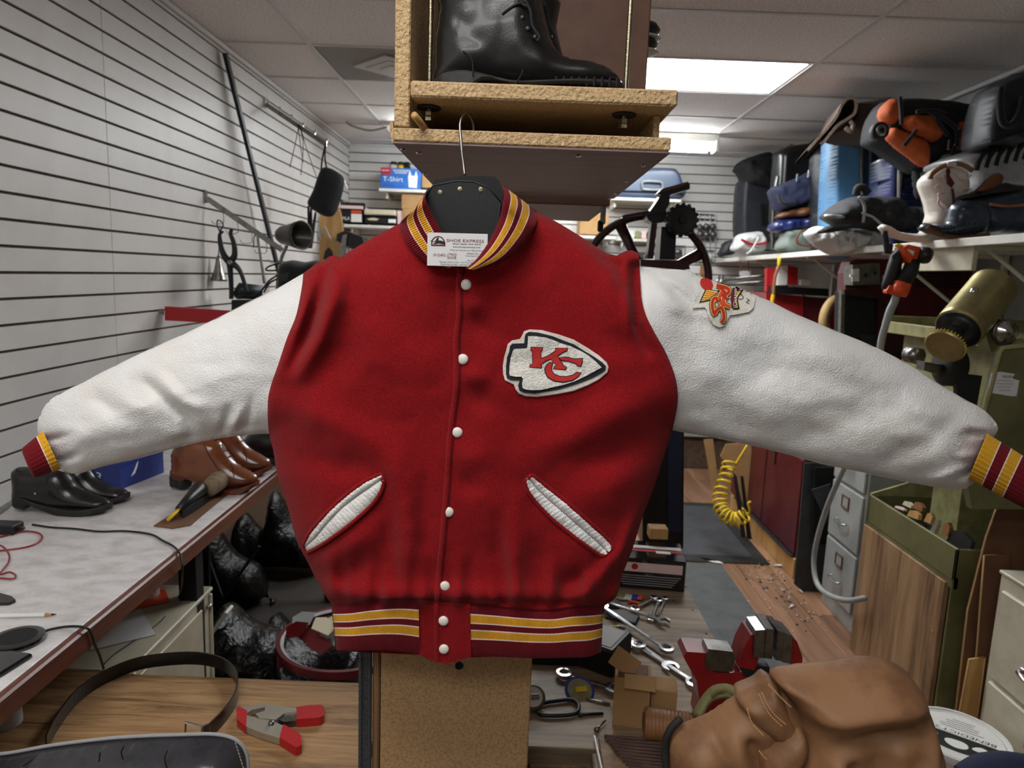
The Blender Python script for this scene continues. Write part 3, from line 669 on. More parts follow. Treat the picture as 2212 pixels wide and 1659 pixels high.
for q in range(5): ribbon('patch_stripe', A4([(1010-q*12+q*4, 600+q*26), (1150-q*16, 628+q*17)]), 1.3, 'thread_orange', .0064-SO, SPT, 6)
layer('patch_ball', [(p[0], p[1]) for p in A4([(1030+78*math.cos(a)*.92-28*math.sin(a), 513+42*math.cos(a)+62*math.sin(a)) for a in np.linspace(0, 2*math.pi, 28)[:-1]])], 'thread_red', .0066-SO, SPT, 3)
SCR = [[(1205, 975), (1235, 940), (1232, 860), (1205, 800), (1150, 830), (1125, 880), (1100, 800), (1105, 710), (1140, 680), (1160, 720)], [(1180, 690), (1200, 640), (1230, 600), (1260, 640), (1230, 700), (1250, 760), (1310, 790)], [(1165, 560), (1215, 575), (1255, 635), (1295, 615), (1290, 575), (1230, 550), (1150, 530)], [(1190, 720), (1230, 780)], [(1210, 640), (1280, 700)]]
for i, s in enumerate(SCR):
    ribbon('script_outline', A4(s), 13, 'thread_black', .0068-SO+.0001*i, SPT); ribbon('script_edge', A4(s), 10, 'thread_gold', .0074-SO+.0001*i, SPT); ribbon('script_stroke', A4(s), 6.4, 'thread_orange' if i % 2 else 'thread_red', .0080-SO+.0001*i, SPT)
layer('patch_scroll', A4([(1340, 560), (1470, 590), (1400, 690), (1425, 815), (1355, 822), (1325, 790)]), 'thread_black', .0060-SO, SPT, 3); layer('patch_scroll', A4([(1352, 580), (1448, 590), (1385, 690), (1405, 800), (1345, 800)]), 'thread_gold', .0064-SO, SPT, 3)
ribbon('patch_scroll_band', A4([(1365, 790), (1345, 690), (1372, 610), (1410, 560)]), 10, 'ink_maroon', .0070-SO, SPT)
ribbon('patch_star_line', A4([(1280, 690), (1465, 690), (1425, 620)]), 1.3, 'thread_black', .0066-SO, SPT, 10)
def jtext(txt, p0, ang, h, mat, lift, parent, length=None, name='lettering', shear=0):
    V, T = text_geo(txt, h/.7); V = V.copy(); V[:, 0] -= V[:, 0].min()
    if length: V[:, 0] *= length/V[:, 0].max()
    V[:, 0] += V[:, 1]*shear
    c, s = math.cos(ang), math.sin(ang); X = p0[0]+V[:, 0]*c+V[:, 1]*s; Y = p0[1]+V[:, 0]*s-V[:, 1]*c
    return MB().add(list(SJ(np.stack([X, Y], 1), lift)), T).build(name, mat, parent)
jtext('CHAMPI', A4([(1384, 785)])[0], math.radians(-84), 7, 'ink_white', .0078-SO, SPT, 38); jtext('IV', A4([(1542, 748)])[0], math.radians(-78), 8, 'thread_black', .0066-SO, SPT, 10)
jtext('DeLONG', (2062, 988), math.radians(-64), 17, 'white_leather', .0012-SO, JK, 80, 'embossing'); jtext('WESTERN', (2076, 975), math.radians(-64), 8, 'white_leather', .0012-SO, JK, 50, 'embossing')
# ------------------------------------------------------------------ hanger
HG = thing('coat_hanger', 'black coat hanger with wire hook and scratched wooden neck board inside the jacket collar', 'coat hanger', tuple(aY(1010, 510, YJ)))
fr = frame(aY(1000, 400, YJ-.035)); sc = mpp(1.03)
def loc(pts, o=(1000, 400)): return [((x-o[0])*sc, -(y-o[1])*sc) for x, y in pts]
mk('board_black', (15, 15, 17), .55, bump=(90, .35), stretch=(8, 1, 1))
MB(fr).prism(loc([(921, 428), (938, 403), (985, 392), (1022, 392), (1052, 402), (1080, 432), (1076, 480), (1060, 540), (950, 540), (930, 470)]), -.012, 0).build('neck_board', 'board_black', HG)
MB(fr).tube([(p[0], p[1], 0) for p in loc([(921, 428), (938, 403), (985, 392), (1022, 392), (1052, 402), (1080, 432)])], .0011, 6).build('board_edge', 'dark_steel', HG, True)
for x, y in ((953, 416), (994, 408), (1037, 407)):
    MB(fr).lathe([(.0014, 0), (.0032, .0004), (.0032, .001), (.0014, .0012)], 12, fr=fr @ Matrix.Translation((loc([(x, y)])[0][0], loc([(x, y)])[0][1], 0))).build('screw_hole', 'zinc', HG)
top = loc([(935, 400), (938, 389), (970, 383), (1005, 379), (1040, 377), (1064, 378), (1074, 386), (1082, 412), (1084, 440)])
MB(fr).prism(top+loc([(1070, 470), (935, 450)]), -.055, -.014).build('shoulder_body', 'black_matte', HG)
for s, a in ((-1, [(955, 420), (880, 495), (780, 560), (690, 605)]), (1, [(1060, 420), (1160, 480), (1250, 540), (1350, 585)])):
    P = [aY(x, y+34, YJ+.005) for x, y in a]; MB().tube(smooth(P, 16), [.014, .014, .013, .010], 10, sq=.9).build('shoulder_arm', 'black_matte', HG, True)
hk = [(1004, 379, YJ-.01), (1001, 352, YJ-.005), (998, 330, YJ-.002), (996, 305, 1.062), (994, 285, 1.066), (994, 266, 1.07), (999, 252, 1.076), (1009, 246, 1.086), (1017, 254, 1.10), (1022, 268, 1.115), (1023, 286, 1.12), (1023, 300, 1.12)]
MB().tube(smooth([aY(*p) for p in hk], 60), .0021, 8).build('wire_hook', 'steel', HG, True)
# ------------------------------------------------------------------ business card
CD = thing('business_card', 'white printed shoe repair business card tucked in the jacket collar', 'card', tuple(aY(988, 575, .956)))
o = aY(922.5, 573.5, .956); u = aY(1052, 577, .956)-o; v = aY(924, 502, .958)-o; fr = frame(o, u, v); W_, H_ = u.length, v.length
MB(fr).box((W_/2, H_/2, -.0003), (W_, H_, .0005), b=.0001).build('card_stock', 'paper', CD)
def ct(txt, x, y, h, L, mat, shear=0): lettering(txt, fr @ Matrix.Translation((x*W_, y*H_, 0)), h*H_, CD, mat, L*W_, shear=shear)
ct('SHOE EXPRESS', .32, .735, .085, .62, 'ink_maroon'); ct('shoe repair and shine', .42, .655, .062, .47, 'ink_black'); ct('www.shoeexpressrepair.com', .42, .565, .05, .46, 'ink_black', .2); ct('*Next to Hooters at I-435 & Metcalf', .37, .465, .045, .60, 'ink_maroon')
ct('(913)492-', .10, .285, .085, .22, 'ink_maroon'); ct('(7463)', .335, .32, .075, .15, 'ink_maroon', .2); ct('SHOE', .335, .215, .085, .15, 'ink_maroon')
ct('10606A Met', .66, .375, .042, .2, 'ink_black'); ct('Overland P', .64, .305, .042, .2, 'ink_black'); ct('Se H', .67, .165, .05, .1, 'ink_maroon', .2); ct('Monday 12pm to 7pm - Tue-Thur 9am', .21, .10, .045, .56, 'ink_black'); ct('Friday 9am to 5pm - Saturday 10am', .23, .03, .045, .53, 'ink_black')
lg = lambda p: [((x-600)/1.0*W_/715*1.0+.055*W_, (945-y)*H_/395+.60*H_) for x, y in p]
MB(fr).prism(lg([(606, 945), (606, 900), (620, 862), (650, 835), (690, 826), (735, 838), (765, 875), (774, 905), (774, 945)]), .0001, .0004).build('logo_arch', 'ink_maroon', CD)
MB(fr).prism(lg([(622, 928), (626, 885), (655, 852), (692, 842), (728, 852), (752, 885), (758, 928)]), .0004, .0006).build('logo_field', 'paper', CD)
MB(fr).prism(lg([(596, 888), (606, 880), (640, 892), (660, 880), (672, 852), (690, 843), (698, 860), (690, 878), (720, 880), (760, 890), (776, 912), (752, 926), (700, 918), (640, 926), (632, 912), (655, 905), (650, 897), (616, 896)]), .0006, .0008).build('logo_shoe', 'ink_black', CD)
# ------------------------------------------------------------------ helpers: outlines drawn at a known distance
def pf(Y): return frame((0, Y, 0), (1, 0, 0), (0, 0, 1))               # upright plane facing the camera, local z towards it
def pp(pts, Y): return [(p.x, p.z) for p in (aY(x, y, Y) for x, y in pts)]
def slab(name, pts, Y, depth, mat, parent, sm=0):
    P = pp(pts, Y); P = [tuple(q) for q in smooth(P, sm, True)] if sm else P
    return MB(pf(Y)).prism(P, -depth, 0).build(name, mat, parent)
def puff(name, pts, Y, H, W, sp, mat, parent, sm=40, relief=None, back=1.0):
    """soft closed body: outline in picture points at distance Y, half thickness H; W, sp in pixels"""
    k = mpp(Y); P = [tuple(q) for q in smooth(pp(pts, Y), sm, True)] if sm else pp(pts, Y)
    return MB(pf(Y)).pillow(P, H, W*k, sp*k, relief=relief, back=back).build(name, mat, parent, True)
def wire(name, pts, r, mat, parent, n=30, sides=6): return MB().tube(smooth([aY(*p) for p in pts], n), r, sides).build(name, mat, parent, True)
def wirez(name, pts, z, r, mat, parent, n=30): return MB().tube(smooth([aZ(x, y, z) for x, y in pts], n), r, 6).build(name, mat, parent, True)
def bag_relief(k, a):
    return lambda x, y: a*(vn(x*1000, y*1000, 40*k)+.5*vn(x*1000+70, y*1000, 17*k))
def sole(name, top, bot, Y, half, mat, parent, n=30, waist=.82):
    """shoe sole: picture polylines of its upper and lower edge from heel to toe, half width at the ball"""
    A = np.array(smooth(pp(top, Y), 60)); B = np.array(pp(bot, Y)); x0, x1 = A[:, 0].min(), A[:, 0].max(); rings = []
    for t in .5-.5*np.cos(np.linspace(0, np.pi, n)):
        x = x0+(x1-x0)*t; zt_ = np.interp(x, A[:, 0], A[:, 1]); zb_ = min(np.interp(x, B[:, 0], B[:, 1]), zt_-.003)
        w = half*(waist+(1-waist)*math.exp(-((t-.7)/.2)**2)-.06*math.exp(-((t-.4)/.15)**2))*max(1-abs(2*t-1)**5, .0)**.5+.001; g = min(.003, w*.3)
        rings.append([(x, Y-w, zb_+g), (x, Y-w, zt_-g), (x, Y-w+g, zt_), (x, Y+w-g, zt_), (x, Y+w, zt_-g), (x, Y+w, zb_+g), (x, Y+w-g, zb_), (x, Y-w+g, zb_)])
    return MB().loft(rings).build(name, mat, parent, True, angle=40)
# ------------------------------------------------------------------ hanging shelf box
BX = thing('hanging_shelf', 'particle board shelf unit hanging from the ceiling above the jacket', 'shelf unit', (.01, 1.25, HC+.187))
bl, br, zb0 = -.195, .217, HC+.187
MB().box(((bl+br)/2, 1.405, zb0+.0125), (br-bl, .63, .019), b=.002).build('bottom_board', 'particle_edge', BX)
MB().box(((bl+br)/2, 1.407, zb0+.001), (br-bl, .63, .003), b=.0005).build('melamine_underside', 'melamine_brown', BX)
MB().box((.026, 1.245, zb0+.0735), (.386, .345, .023), b=.003).build('shelf_board', 'particle_edge', BX)
xe = aY(1404, 60, 1.42).x
MB().box((-.182, 1.255, (zb0+.023+2.72)/2), (.0225, .33, 2.72-zb0-.023), b=.002).build('side_board', 'particle_edge', BX)
MB().box(((xe-.19)/2, 1.432, (zb0+.085+2.72)/2), (xe+.19, .02, 2.72-zb0-.085), b=.002).build('back_board', 'inside_brown', BX)
MB().box((0, 1.40, zb0+.043), (.36, .015, .038), b=.002).build('back_board', 'inside_brown', BX)
MB().box((.201, 1.27, zb0+.0425), (.009, .28, .037), b=.001).build('divider', 'particle_edge', BX)
slab('side_chip', [(842, 264), (849, 260), (851, 312), (846, 306), (843, 290)], 1.10, .3, 'particle_edge', BX)
for x, yt in ((929, 195), (1357, 205)):
    p = aY(x, 100, 1.13)
    rod = MB(); n = 110; zt = zb0+.04; L = .52
    pr = [(.0041 if i % 2 else .0034, zt+L*i/260) for i in range(261)]
    MB(Matrix.Translation((p.x, 1.13, 0))).lathe(pr, 10).build('threaded_rod', 'zinc', BX, True)
    fr = Matrix.Translation((p.x, 1.13, zb0+.0595)); MB(fr).lathe([(.018, -.0015), (.0185, 0), (.018, .0012)], 24).build('washer', 'dark_steel', BX)
    for dz in (-.009, -.0165): MB(fr).lathe([(.0075, dz-.003), (.0082, dz-.002), (.0082, dz+.003), (.0075, dz+.004)], 6).build('hex_nut', 'zinc', BX)
MB().tube([aY(895, 249, 1.045), aY(925, 287, 1.12)], .0052, 10).build('dowel_peg', 'light_wood', BX, True)
for x, y in ((871, 322), (918, 375), (1392, 358), (1354, 392), (1331, 418), (1316, 430), (905, 330), (1250, 336)):
    p = aZ(x, y, zb0-.001); MB(Matrix.Translation(p)).lathe([(.001, -.0022), (.004, -.0018), (.005, .0)], 10).build('screw', 'chrome', BX)
B2 = thing('hanging_shelf', 'second brown shelf unit hanging behind the first one, with a small caster under its corner', 'shelf unit', (.0, 2.0, HC+.17))
MB().box((.01, 1.99, HC+.183), (.40, .50, .022), b=.002).build('bottom_board', 'melamine_brown', B2)
MB().box((.01, 1.745, HC+.184), (.40, .008, .026), b=.001).build('board_edge', 'inside_brown', B2)
MB().box((.01, 1.60, HC+.45), (.38, .22, .016), b=.002).build('shelf_board', 'inside_brown', B2)
MB().box((-.18, 1.99, 2.35), (.02, .5, .74), b=.002).build('side_board', 'melamine_brown', B2)
MB().box((.01, 1.485, 2.35), (.36, .02, .74), b=.002).build('back_board', 'melamine_brown', B2)
p = aY(1304, 440, 1.80); MB().box((p.x, 1.80, HC+.155), (.012, .02, .045)).build('caster_fork', 'steel', B2)
MB(frame((p.x-.005, 1.80, HC+.128), (0, 1, 0), (0, 0, 1))).lathe([(.012, -.006), (.014, -.004), (.014, .004), (.012, .006)], 16).build('caster_wheel', 'black_rubber', B2, True)
# lace-up boots in the box
def box_boot(dx, dy, label):
    Y = 1.125+dy; R = thing('lace_up_boot', label, 'boot', (dx+.05, Y, zb0+.0855), 'boots in the hanging box'); o = lambda P: [(x+dx*1330, y) for x, y in P]
    zt = zb0+.0855
    up = pp(o([(1338, 186), (1334, 164), (1312, 146), (1268, 132), (1228, 126), (1210, 116), (1194, 94), (1182, 56), (1172, 6), (1166, -70), (955, -70), (948, 20), (940, 90), (938, 150), (944, 190), (1100, 204), (1250, 204)]), 1.125)
    rel = lambda x, y: .004*vn(x*1000, y*1000, 45)+.002*vn(x*1000, y*1000+33, 18)
    MB(pf(Y)).pillow([tuple(q) for q in smooth(up, 60, True)], .046, .052, .006, relief=rel).build('upper', 'black_leather', R, True)
    x1 = aY(1342, 190, 1.125).x+dx; zl = pyz(1100, zt, 1.125)
    sole('sole', o([(934, 168), (1000, 166), (1055, 176), (1105, 188), (1200, 190), (1346, 184)]), o([(934, zl-1), (1026, zl-1), (1032, zl-14), (1090, zl-12), (1112, zl-1), (1346, zl-1)]), 1.125, .052, 'black_rubber', R) if not dx else sole('sole', [(x+dx*1330, y) for x, y in [(934, 168), (1000, 166), (1055, 176), (1105, 188), (1200, 190), (1346, 184)]], [(x+dx*1330, y) for x, y in [(934, zl-1), (1346, zl-1)]], 1.125, .052, 'black_rubber', R).location.__setitem__(1, dy) 
    for k in range(9): MB().box((x1-.012-k*.011, Y-.046+abs(k-2)*.0006, zt+.008), (.004, .006, .014)).build('tread_lug', 'black_matte', R)
    for a, b in (((1130, 150), (1105, 195)), ((1000, 110), (1022, 165))):
        MB().tube(smooth([aY(a[0]+dx*1330, a[1], Y-.048), aY((a[0]+b[0])/2+8+dx*1330, (a[1]+b[1])/2-10, Y-.049), aY(b[0]+dx*1330, b[1], Y-.047)], 12), .0012, 5).build('stitching', 'black_matte', R, True)
    for i, (x, y) in enumerate(((1128, 38), (1140, 62), (1156, 80))):
        MB(frame(aY(x+dx*1330, y, Y-.044), (1, 0, 0), (0, 0, 1))).lathe([(.0022, 0), (.004, .001), (.0022, .002)], 12).build('eyelet', 'dark_steel', R, True)
    for s in ([(1085, 30), (1110, 12), (1140, 0), (1150, -20)], [(1135, 2), (1145, 22), (1150, 55), (1165, 80), (1158, 88)], [(1120, -20), (1125, 5), (1140, 15)]):
        wire('lace', [(x+dx*1330, y, Y-.048) for x, y in s], .0016, 'black_fabric', R, 20)
box_boot(0, 0, 'shiny black lace-up boot in front inside the hanging box'); box_boot(.028, .10, 'black lace-up boot standing behind its mate in the hanging box')
for i, (x, y) in enumerate(((1424, 68), (1418, 98))):
    S = thing('dress_shoe', ('upper', 'lower')[i]+' of two black shoe toes with pale edges poking out right of the hanging box', 'shoe', (.17, 1.56, aY(x, y, 1.56).z), 'shoes behind the hanging box')
    zc = aY(x, y, 1.56).z; xt = aY(x, y, 1.56).x
    rg = [[(xt-.24+.24*t, 1.56+.045*math.cos(a)*w_, zc+(.016*math.sin(a)*w_*1.3)) for a in np.linspace(0, 2*math.pi, 17)[:-1]] for t, w_ in ((0, .7), (.3, .8), (.6, 1), (.85, .95), (.95, .7), (1, .25))]
    MB().loft(rg).build('upper', 'black_leather', S, True); rg2 = [[(p[0]+.003, p[1]*1.0, (p[2]-zc)*.25+zc-.016) for p in r] for r in rg]; MB().loft(rg2).build('sole', 'white_plastic', S, True)
# ------------------------------------------------------------------ centre post
mk('yarn_grey', (96, 96, 100), .95, var=(420, .55, (52, 52, 56)), bump=(520, 1, .004))
PO = thing('wooden_post', 'particle board post standing behind the jacket between the two benches', 'post', (aY(985, 1500, 1.16).x, 1.23, 0))
xa, xb = aY(823, 1500, 1.16).x, aY(1146, 1500, 1.16).x
MB().box(((xa+xb)/2, 1.165, .80), (xb-xa, .018, 1.5), b=.002).build('face_panel', 'particle_face', PO)
MB().box(((xa+xb)/2-.002, 1.25, .80), (xb-xa-.008, .15, 1.49), b=.002).build('core', 'inside_brown', PO)
MB().box((xa-.011, 1.19, .80), (.013, .04, 1.5), b=.003).build('side_strip', 'ply_dark', PO)
for k in range(4): MB().tube(smooth([(xa-.038+k*.0055, 1.168+.003*math.sin(k), z) for z in np.linspace(.06, 1.22, 30)], 58), .0042, 6).build('yarn_cord', 'yarn_grey', PO, True)
MB(frame(aY(992, 1438, 1.155), (1, 0, 0), (0, 0, 1))).lathe([(.0052, -.004), (.0058, .0008), (.0072, .001), (.0074, 0)], 18).build('bolt_hole', 'black_matte', PO, True)
# ------------------------------------------------------------------ benches
ZW = .74; KS = 1.1625   # bench height; KS = size factor of the things standing on it
LB = thing('work_bench', 'worn wooden workbench at the lower left under the jacket', 'workbench', (-.785, 1.0, 0))
for k in range(4): MB().box((-.7735, .74+.187*(k+.5), ZW-.017), (1.033, .1862, .034), b=.0015).build('bench_plank', 'bench_wood', LB)
for x in (-1.22, -.34):
    for y in (.80, 1.42): MB().box((x, y, (ZW-.034)/2), (.07, .07, ZW-.034), b=.004).build('leg', 'ply_dark', LB)
MB().box((-.78, 1.46, ZW-.08), (.84, .02, .09)).build('apron', 'ply_dark', LB)
RB = thing('work_bench', 'tool-strewn wooden bench right of the post, carrying the wrenches and vise', 'workbench', (.3, 2.1, 0))
xr = .555; ya = 1.29
for k, (y0, y1) in enumerate(((ya, 2.07), (2.073, 2.40))): MB().box(((.04+xr)/2, (y0+y1)/2, ZW-.02), (xr-.04, y1-y0, .04), b=.002).build('bench_plank', 'bench_grey', RB)
for x in (.09, xr-.05):
    for y in (1.42, 2.32): MB().box((x, y, (ZW-.04)/2), (.07, .07, ZW-.04)).build('leg', 'ply_dark', RB)
MB().box((.30, ya+.012, ZW-.075), (.48, .02, .07)).build('apron', 'ply_dark', RB)
for x, y in ((1455, 1297), (1496, 1318), (1526, 1369)):
    MB(Matrix.Translation(aZ(x, y, ZW))).lathe([(.0035, -.001), (.0036, .0004)], 10).build('screw', 'black_matte', RB)
FB = thing('work_bench', 'low front bench under the tan boot in the lower right corner', 'workbench', (.66, 1.0, 0))
MB().box((.68, 1.0, ZW-.02), (1.0, .56, .04), b=.003).build('bench_top', 'bench_grey', FB)
for x in (.24, 1.12):
    for y in (.78, 1.22): MB().box((x, y, (ZW-.04)/2), (.06, .06, ZW-.04)).build('leg', 'ply_dark', FB)
# ------------------------------------------------------------------ wrenches and clutter on the right bench
def wrench(p_open, p_ring, label, z, wd=.011, jaw=True, flip=1, thick=.006):
    wd *= KS; thick *= KS
    a, b = aZ(*p_open, z), aZ(*p_ring, z); fr = frame(a, b-a, Vector((0, 0, 1)).cross(b-a)); L = (b-a).length; R = wd*1.55
    W_ = thing('wrench', label, 'wrench', fr, 'wrenches on the bench')
    MB(fr).box((L/2, 0, thick/2), (L-1.4*R, wd*.95, thick*.8), b=.002).build('shaft', 'chrome', W_)
    MB(fr).box((L/2, 0, thick/2+thick*.36), (L*.5, wd*.45, .0012), b=.0004).build('shaft_panel', 'steel', W_)
    if jaw:
        an = math.radians(15)*flip; pts = [(R*math.cos(t), R*math.sin(t)) for t in np.linspace(math.radians(-148), math.radians(148), 22)]
        ow = R*.52; pts += [(-R*.85, ow), (R*.15, ow*1.05), (R*.32, 0), (R*.15, -ow*1.05), (-R*.85, -ow)]
        c, s = math.cos(an), math.sin(an); MB(fr).prism([(x*c-y*s, x*s+y*c) for x, y in pts], 0, thick).build('open_jaw', 'chrome', W_)
    else: MB(fr).lathe([(R*.6, 0), (R, .001), (R, thick), (R*.6, thick+.001)], 12, close=True).build('ring_end', 'chrome', W_, True, angle=30)
    MB(fr @ Matrix.Translation((L, 0, 0))).lathe([(R*.58, 0), (R*.95, .0012), (R*.95, thick*1.5), (R*.58, thick*1.6)], 12, close=True).build('ring_end', 'chrome', W_, True, angle=30)
    return W_
wrench((1432, 1343), (1306, 1302), 'chrome wrench nearest the puzzle-coloured cards, open jaw pointing right', ZW+.008, .0105, flip=-1)
wrench((1448, 1443), (1340, 1366), 'chrome wrench with big open jaw pointing at the vise', ZW+.003, .012, flip=-1)
wrench((1300, 1312), (1440, 1406), 'long chrome wrench with its ring end towards the vise', ZW+.012, .011)
wrench((1500, 1478), (1378, 1398), 'chrome wrench with ring end beside the torn cardboard box flap', ZW+.003, .012, jaw=False)
wrench((1372, 1318), (1412, 1296), 'short dark chrome wrench behind the orange hook', ZW+.003, .008, jaw=False)
wrench((1408, 1340), (1422, 1301), 'short chrome wrench lying crosswise, left of a pair', ZW+.001, .008, jaw=False)
wrench((1420, 1338), (1436, 1298), 'short chrome wrench lying crosswise, right of a pair', ZW+.001, .007, jaw=False)
wrench((1325, 1490), (1218, 1460), 'chrome ring wrench on the bench below the jacket hem', ZW+.004, .011, jaw=True)
wrench((1352, 1402), (1285, 1352), 'thin chrome wrench tilted against the black label box', ZW+.02, .008)
one(MB().box(aZ(1345, 1333, ZW+.004), (.085, .05, .008), rz=-.4), 'steel_plate', 'dark_steel', 'dark square steel plate under the wrenches', 'plate')
one(MB().box(aZ(1318, 1306, ZW+.003), (.07, .05, .006), rz=.3), 'rubber_offcut', 'black_rubber', 'flat grey rubber offcut behind the wrenches', 'offcut')
KT = thing('key_tag', 'colourful card tag with blue white and orange bands behind the wrenches', 'tag', tuple(aZ(1370, 1290, ZW)))
for k, (x, m, w_) in enumerate(((1342, 'olive_light', .03), (1357, 'white_plastic', .022), (1372, 'ink_blue', .02), (1383, 'orange', .014))): MB().box(aZ(x, 1290, ZW+.004+.001*k), (w_, .034, .004), rz=-.3).build('tag_piece', m, KT)
one(MB().tube(smooth([aZ(x, y, ZW+.004) for x, y in ((1357, 1302), (1366, 1300), (1378, 1303), (1381, 1309), (1374, 1312), (1368, 1309))], 24), .003, 6, sq=1.6), 'hook', 'orange', 'orange plastic hook lying by the wrenches', 'hook', True)
RU = thing('magnet_letters', 'small magnet with letters R and U beside the jacket hem', 'magnet', tuple(aZ(1323, 1360, ZW)))
c0 = aZ(1309, 1364, ZW+.045); MB(frame(c0, (1, .1, 0), (0, .8, .6))).box((.016, .007, -.002), (.036, .018, .004)).build('magnet_base', 'yellow', RU)
lettering('RU', frame(c0, (1, .1, 0), (0, .8, .6)), .012, RU, 'ink_maroon', .03)
bx = thing('label_box', 'black plastic case with a blank grey label by the jacket hem', 'case', tuple(aZ(1305, 1440, ZW)))
fr = rotz(-.55, aZ(1296, 1428, ZW)) @ Matrix.Scale(KS, 4); MB(fr).box((0, 0, .03), (.10, .10, .06), b=.005).build('case_body', 'black_plastic', bx); MB(fr).box((.008, 0, .0605), (.062, .078, .002)).build('label_panel', 'paper', bx)
tr = thing('drill_bit_tray', 'black tray of shiny drill bits under the jacket hem', 'tray', tuple(aZ(1215, 1440, ZW)))
c = aZ(1210, 1432, ZW); MB().box((c.x, c.y+.02, ZW+.012), (.15, .07, .024), b=.004).build('tray_body', 'black_plastic', tr)
for k in range(6): MB().tube([(c.x-.05+k*.019, c.y-.02, ZW+.028), (c.x-.045+k*.019, c.y+.045, ZW+.03)], [.003, .0042, .003, .0042, .003, .004], 8).build('drill_bit', 'chrome', tr, True)
one(MB().tube(smooth([aZ(x, y, ZW+.006) for x, y in ((1160, 1530), (1168, 1520), (1200, 1514), (1235, 1512), (1250, 1524), (1244, 1540), (1215, 1545), (1170, 1544))], 48, True), .0046, 8, closed=True), 'carabiner', 'dark_steel', 'dark steel carabiner lying beside the post', 'carabiner', True)
tp = thing('tape_measure', 'round green and white tape measure half hidden behind the post', 'tape measure', tuple(aZ(1150, 1505, ZW)))
fr = frame(aZ(1150, 1508, ZW+.022), (1, .2, 0), (0, .75, .66)); MB(fr).lathe([(.001, -.008), (.026, -.008), (.028, -.004), (.028, .006), (.025, .008), (.001, .008)], 28).build('tape_case', 'olive', tp, True); MB(fr).lathe([(.001, .0085), (.021, .0085), (.021, .0095), (.001, .0095)], 24).build('tape_face', 'white_plastic', tp); MB(fr).box((.004, 0, .011), (.02, .012, .004)).build('tape_clip', 'steel', tp)
ds = thing('round_badge', 'round blue and yellow badge leaning under a wrench', 'badge', tuple(aZ(1250, 1500, ZW)))
fr = frame(aZ(1252, 1492, ZW+.012), (1, .25, 0), (0, .8, .45)); MB(fr).lathe([(.001, -.002), (.034, -.002), (.034, .001), (.001, .0012)], 28).build('badge_disc', 'ink_blue', ds); MB(fr).lathe([(.001, .001), (.028, .001), (.028, .002), (.001, .002)], 24).build('badge_face', 'olive_light', ds); MB(fr).box((.004, .002, .0025), (.026, .012, .001)).build('badge_print', 'yellow', ds)
one(MB().tube([aZ(1262, 1508, ZW+.003), aZ(1290, 1514, ZW+.003), aZ(1318, 1521, ZW+.003)], [.002, .006, .004], 8, sq=.4), 'pliers_head', 'steel', 'small worn steel cutter lying left of the cardboard box', 'cutter', True)
one(MB().tube([aZ(1250, 1546, ZW+.003), aZ(1262, 1543, ZW+.004), aZ(1303, 1541, ZW+.003)], [.005, .0035, .003], 8), 'zip_pull', 'dark_steel', 'dark metal zip pull on the bench below the carabiner', 'zip pull', True)
one(MB().tube([aZ(1288, 1578, ZW+.004), aZ(1294, 1570, ZW+.005), aZ(1308, 1556, ZW+.006)], [.006, .0025, .0018], 8), 'wood_screw', 'steel', 'loose steel wood screw at the foot of the cardboard box', 'screw', True)
cb = thing('cardboard_box', 'small torn-open brown cardboard box standing beside the red vise', 'box', tuple(aZ(1385, 1575, ZW)))
fr = rotz(-.16, aZ(1375, 1552, ZW)) @ Matrix.Scale(KS, 4); MB(fr).box((-.012, 0, .046), (.064, .06, .092), b=.001).build('box_body', 'cardboard', cb); MB(fr).box((.045, .006, .036), (.046, .046, .072), b=.001).build('box_body', 'cardboard', cb)
MB(fr).box((-.028, .0, .108), (.05, .002, .036), R=Matrix.Rotation(-.5, 3, 'X') @ Matrix.Rotation(.5, 3, 'Y')).build('box_flap', 'cardboard', cb); MB(fr).box((.0, -.034, .092), (.055, .03, .002), R=Matrix.Rotation(.45, 3, 'X')).build('box_flap', 'cardboard', cb); MB(fr).box((-.012, 0, .0925), (.054, .05, .002)).build('box_hollow', 'brown_board', cb)
fr = frame(aZ(1392, 1568, ZW+.036), Vector((.16, .02, -.012)))
lr = thing('leather_roll', 'tan leather strip wound into a roll in front of the cardboard box', 'leather roll', tuple(aZ(1450, 1600, ZW)))
p0, p1 = aZ(1392, 1562, ZW+.033), aZ(1530, 1580, ZW+.033); N = 17
MB().tube([p0.lerp(p1, i/(N*3)) for i in range(N*3+1)], [.031+(.0014 if i % 3 else -.0008) for i in range(N*3+1)], 24).build('roll_windings', 'tan_leather', lr, True)
MB().tube([p0+Vector((-.0005, 0, 0)), p0+Vector((.001, 0, 0))], .022, 20).build('roll_end', 'brown_board', lr)
wb_ = thing('webbing_coil', 'coil of khaki webbing tape between the leather roll and the vise', 'webbing', tuple(aZ(1570, 1560, ZW)))
for k in range(5): MB().tube(smooth([aY(1512-k*3, 1548, 1.27+.006*k), aY(1535, 1512-k*4, 1.28), aY(1570, 1502-k*4, 1.28), aY(1605, 1512-k*3, 1.27), aY(1622, 1500-k*4, 1.25), aY(1640, 1480-k*5, 1.25)], 24), .003, 6, sq=3).build('webbing_layer', 'olive_light', wb_, True)
rg = thing('sole_rubber_tray', 'shallow tray with white edge holding ribbed brown sole rubber', 'tray', tuple(aZ(1340, 1640, ZW)))
mk('ribbed_rubber', (104, 78, 68), .7, var=(20, .4, (84, 62, 54)))
a0, a1 = aZ(1284, 1590, ZW+.006), aZ(1306, 1690, ZW+.006); MB().tube([a0, a1], .0028, 6).build('tray_rim', 'white_plastic', rg)
MB().box(((a0.x+a1.x)/2+.085, (a0.y+a1.y)/2-.01, ZW+.002), (.16, .15, .004)).build('tray_floor', 'ply_dark', rg)
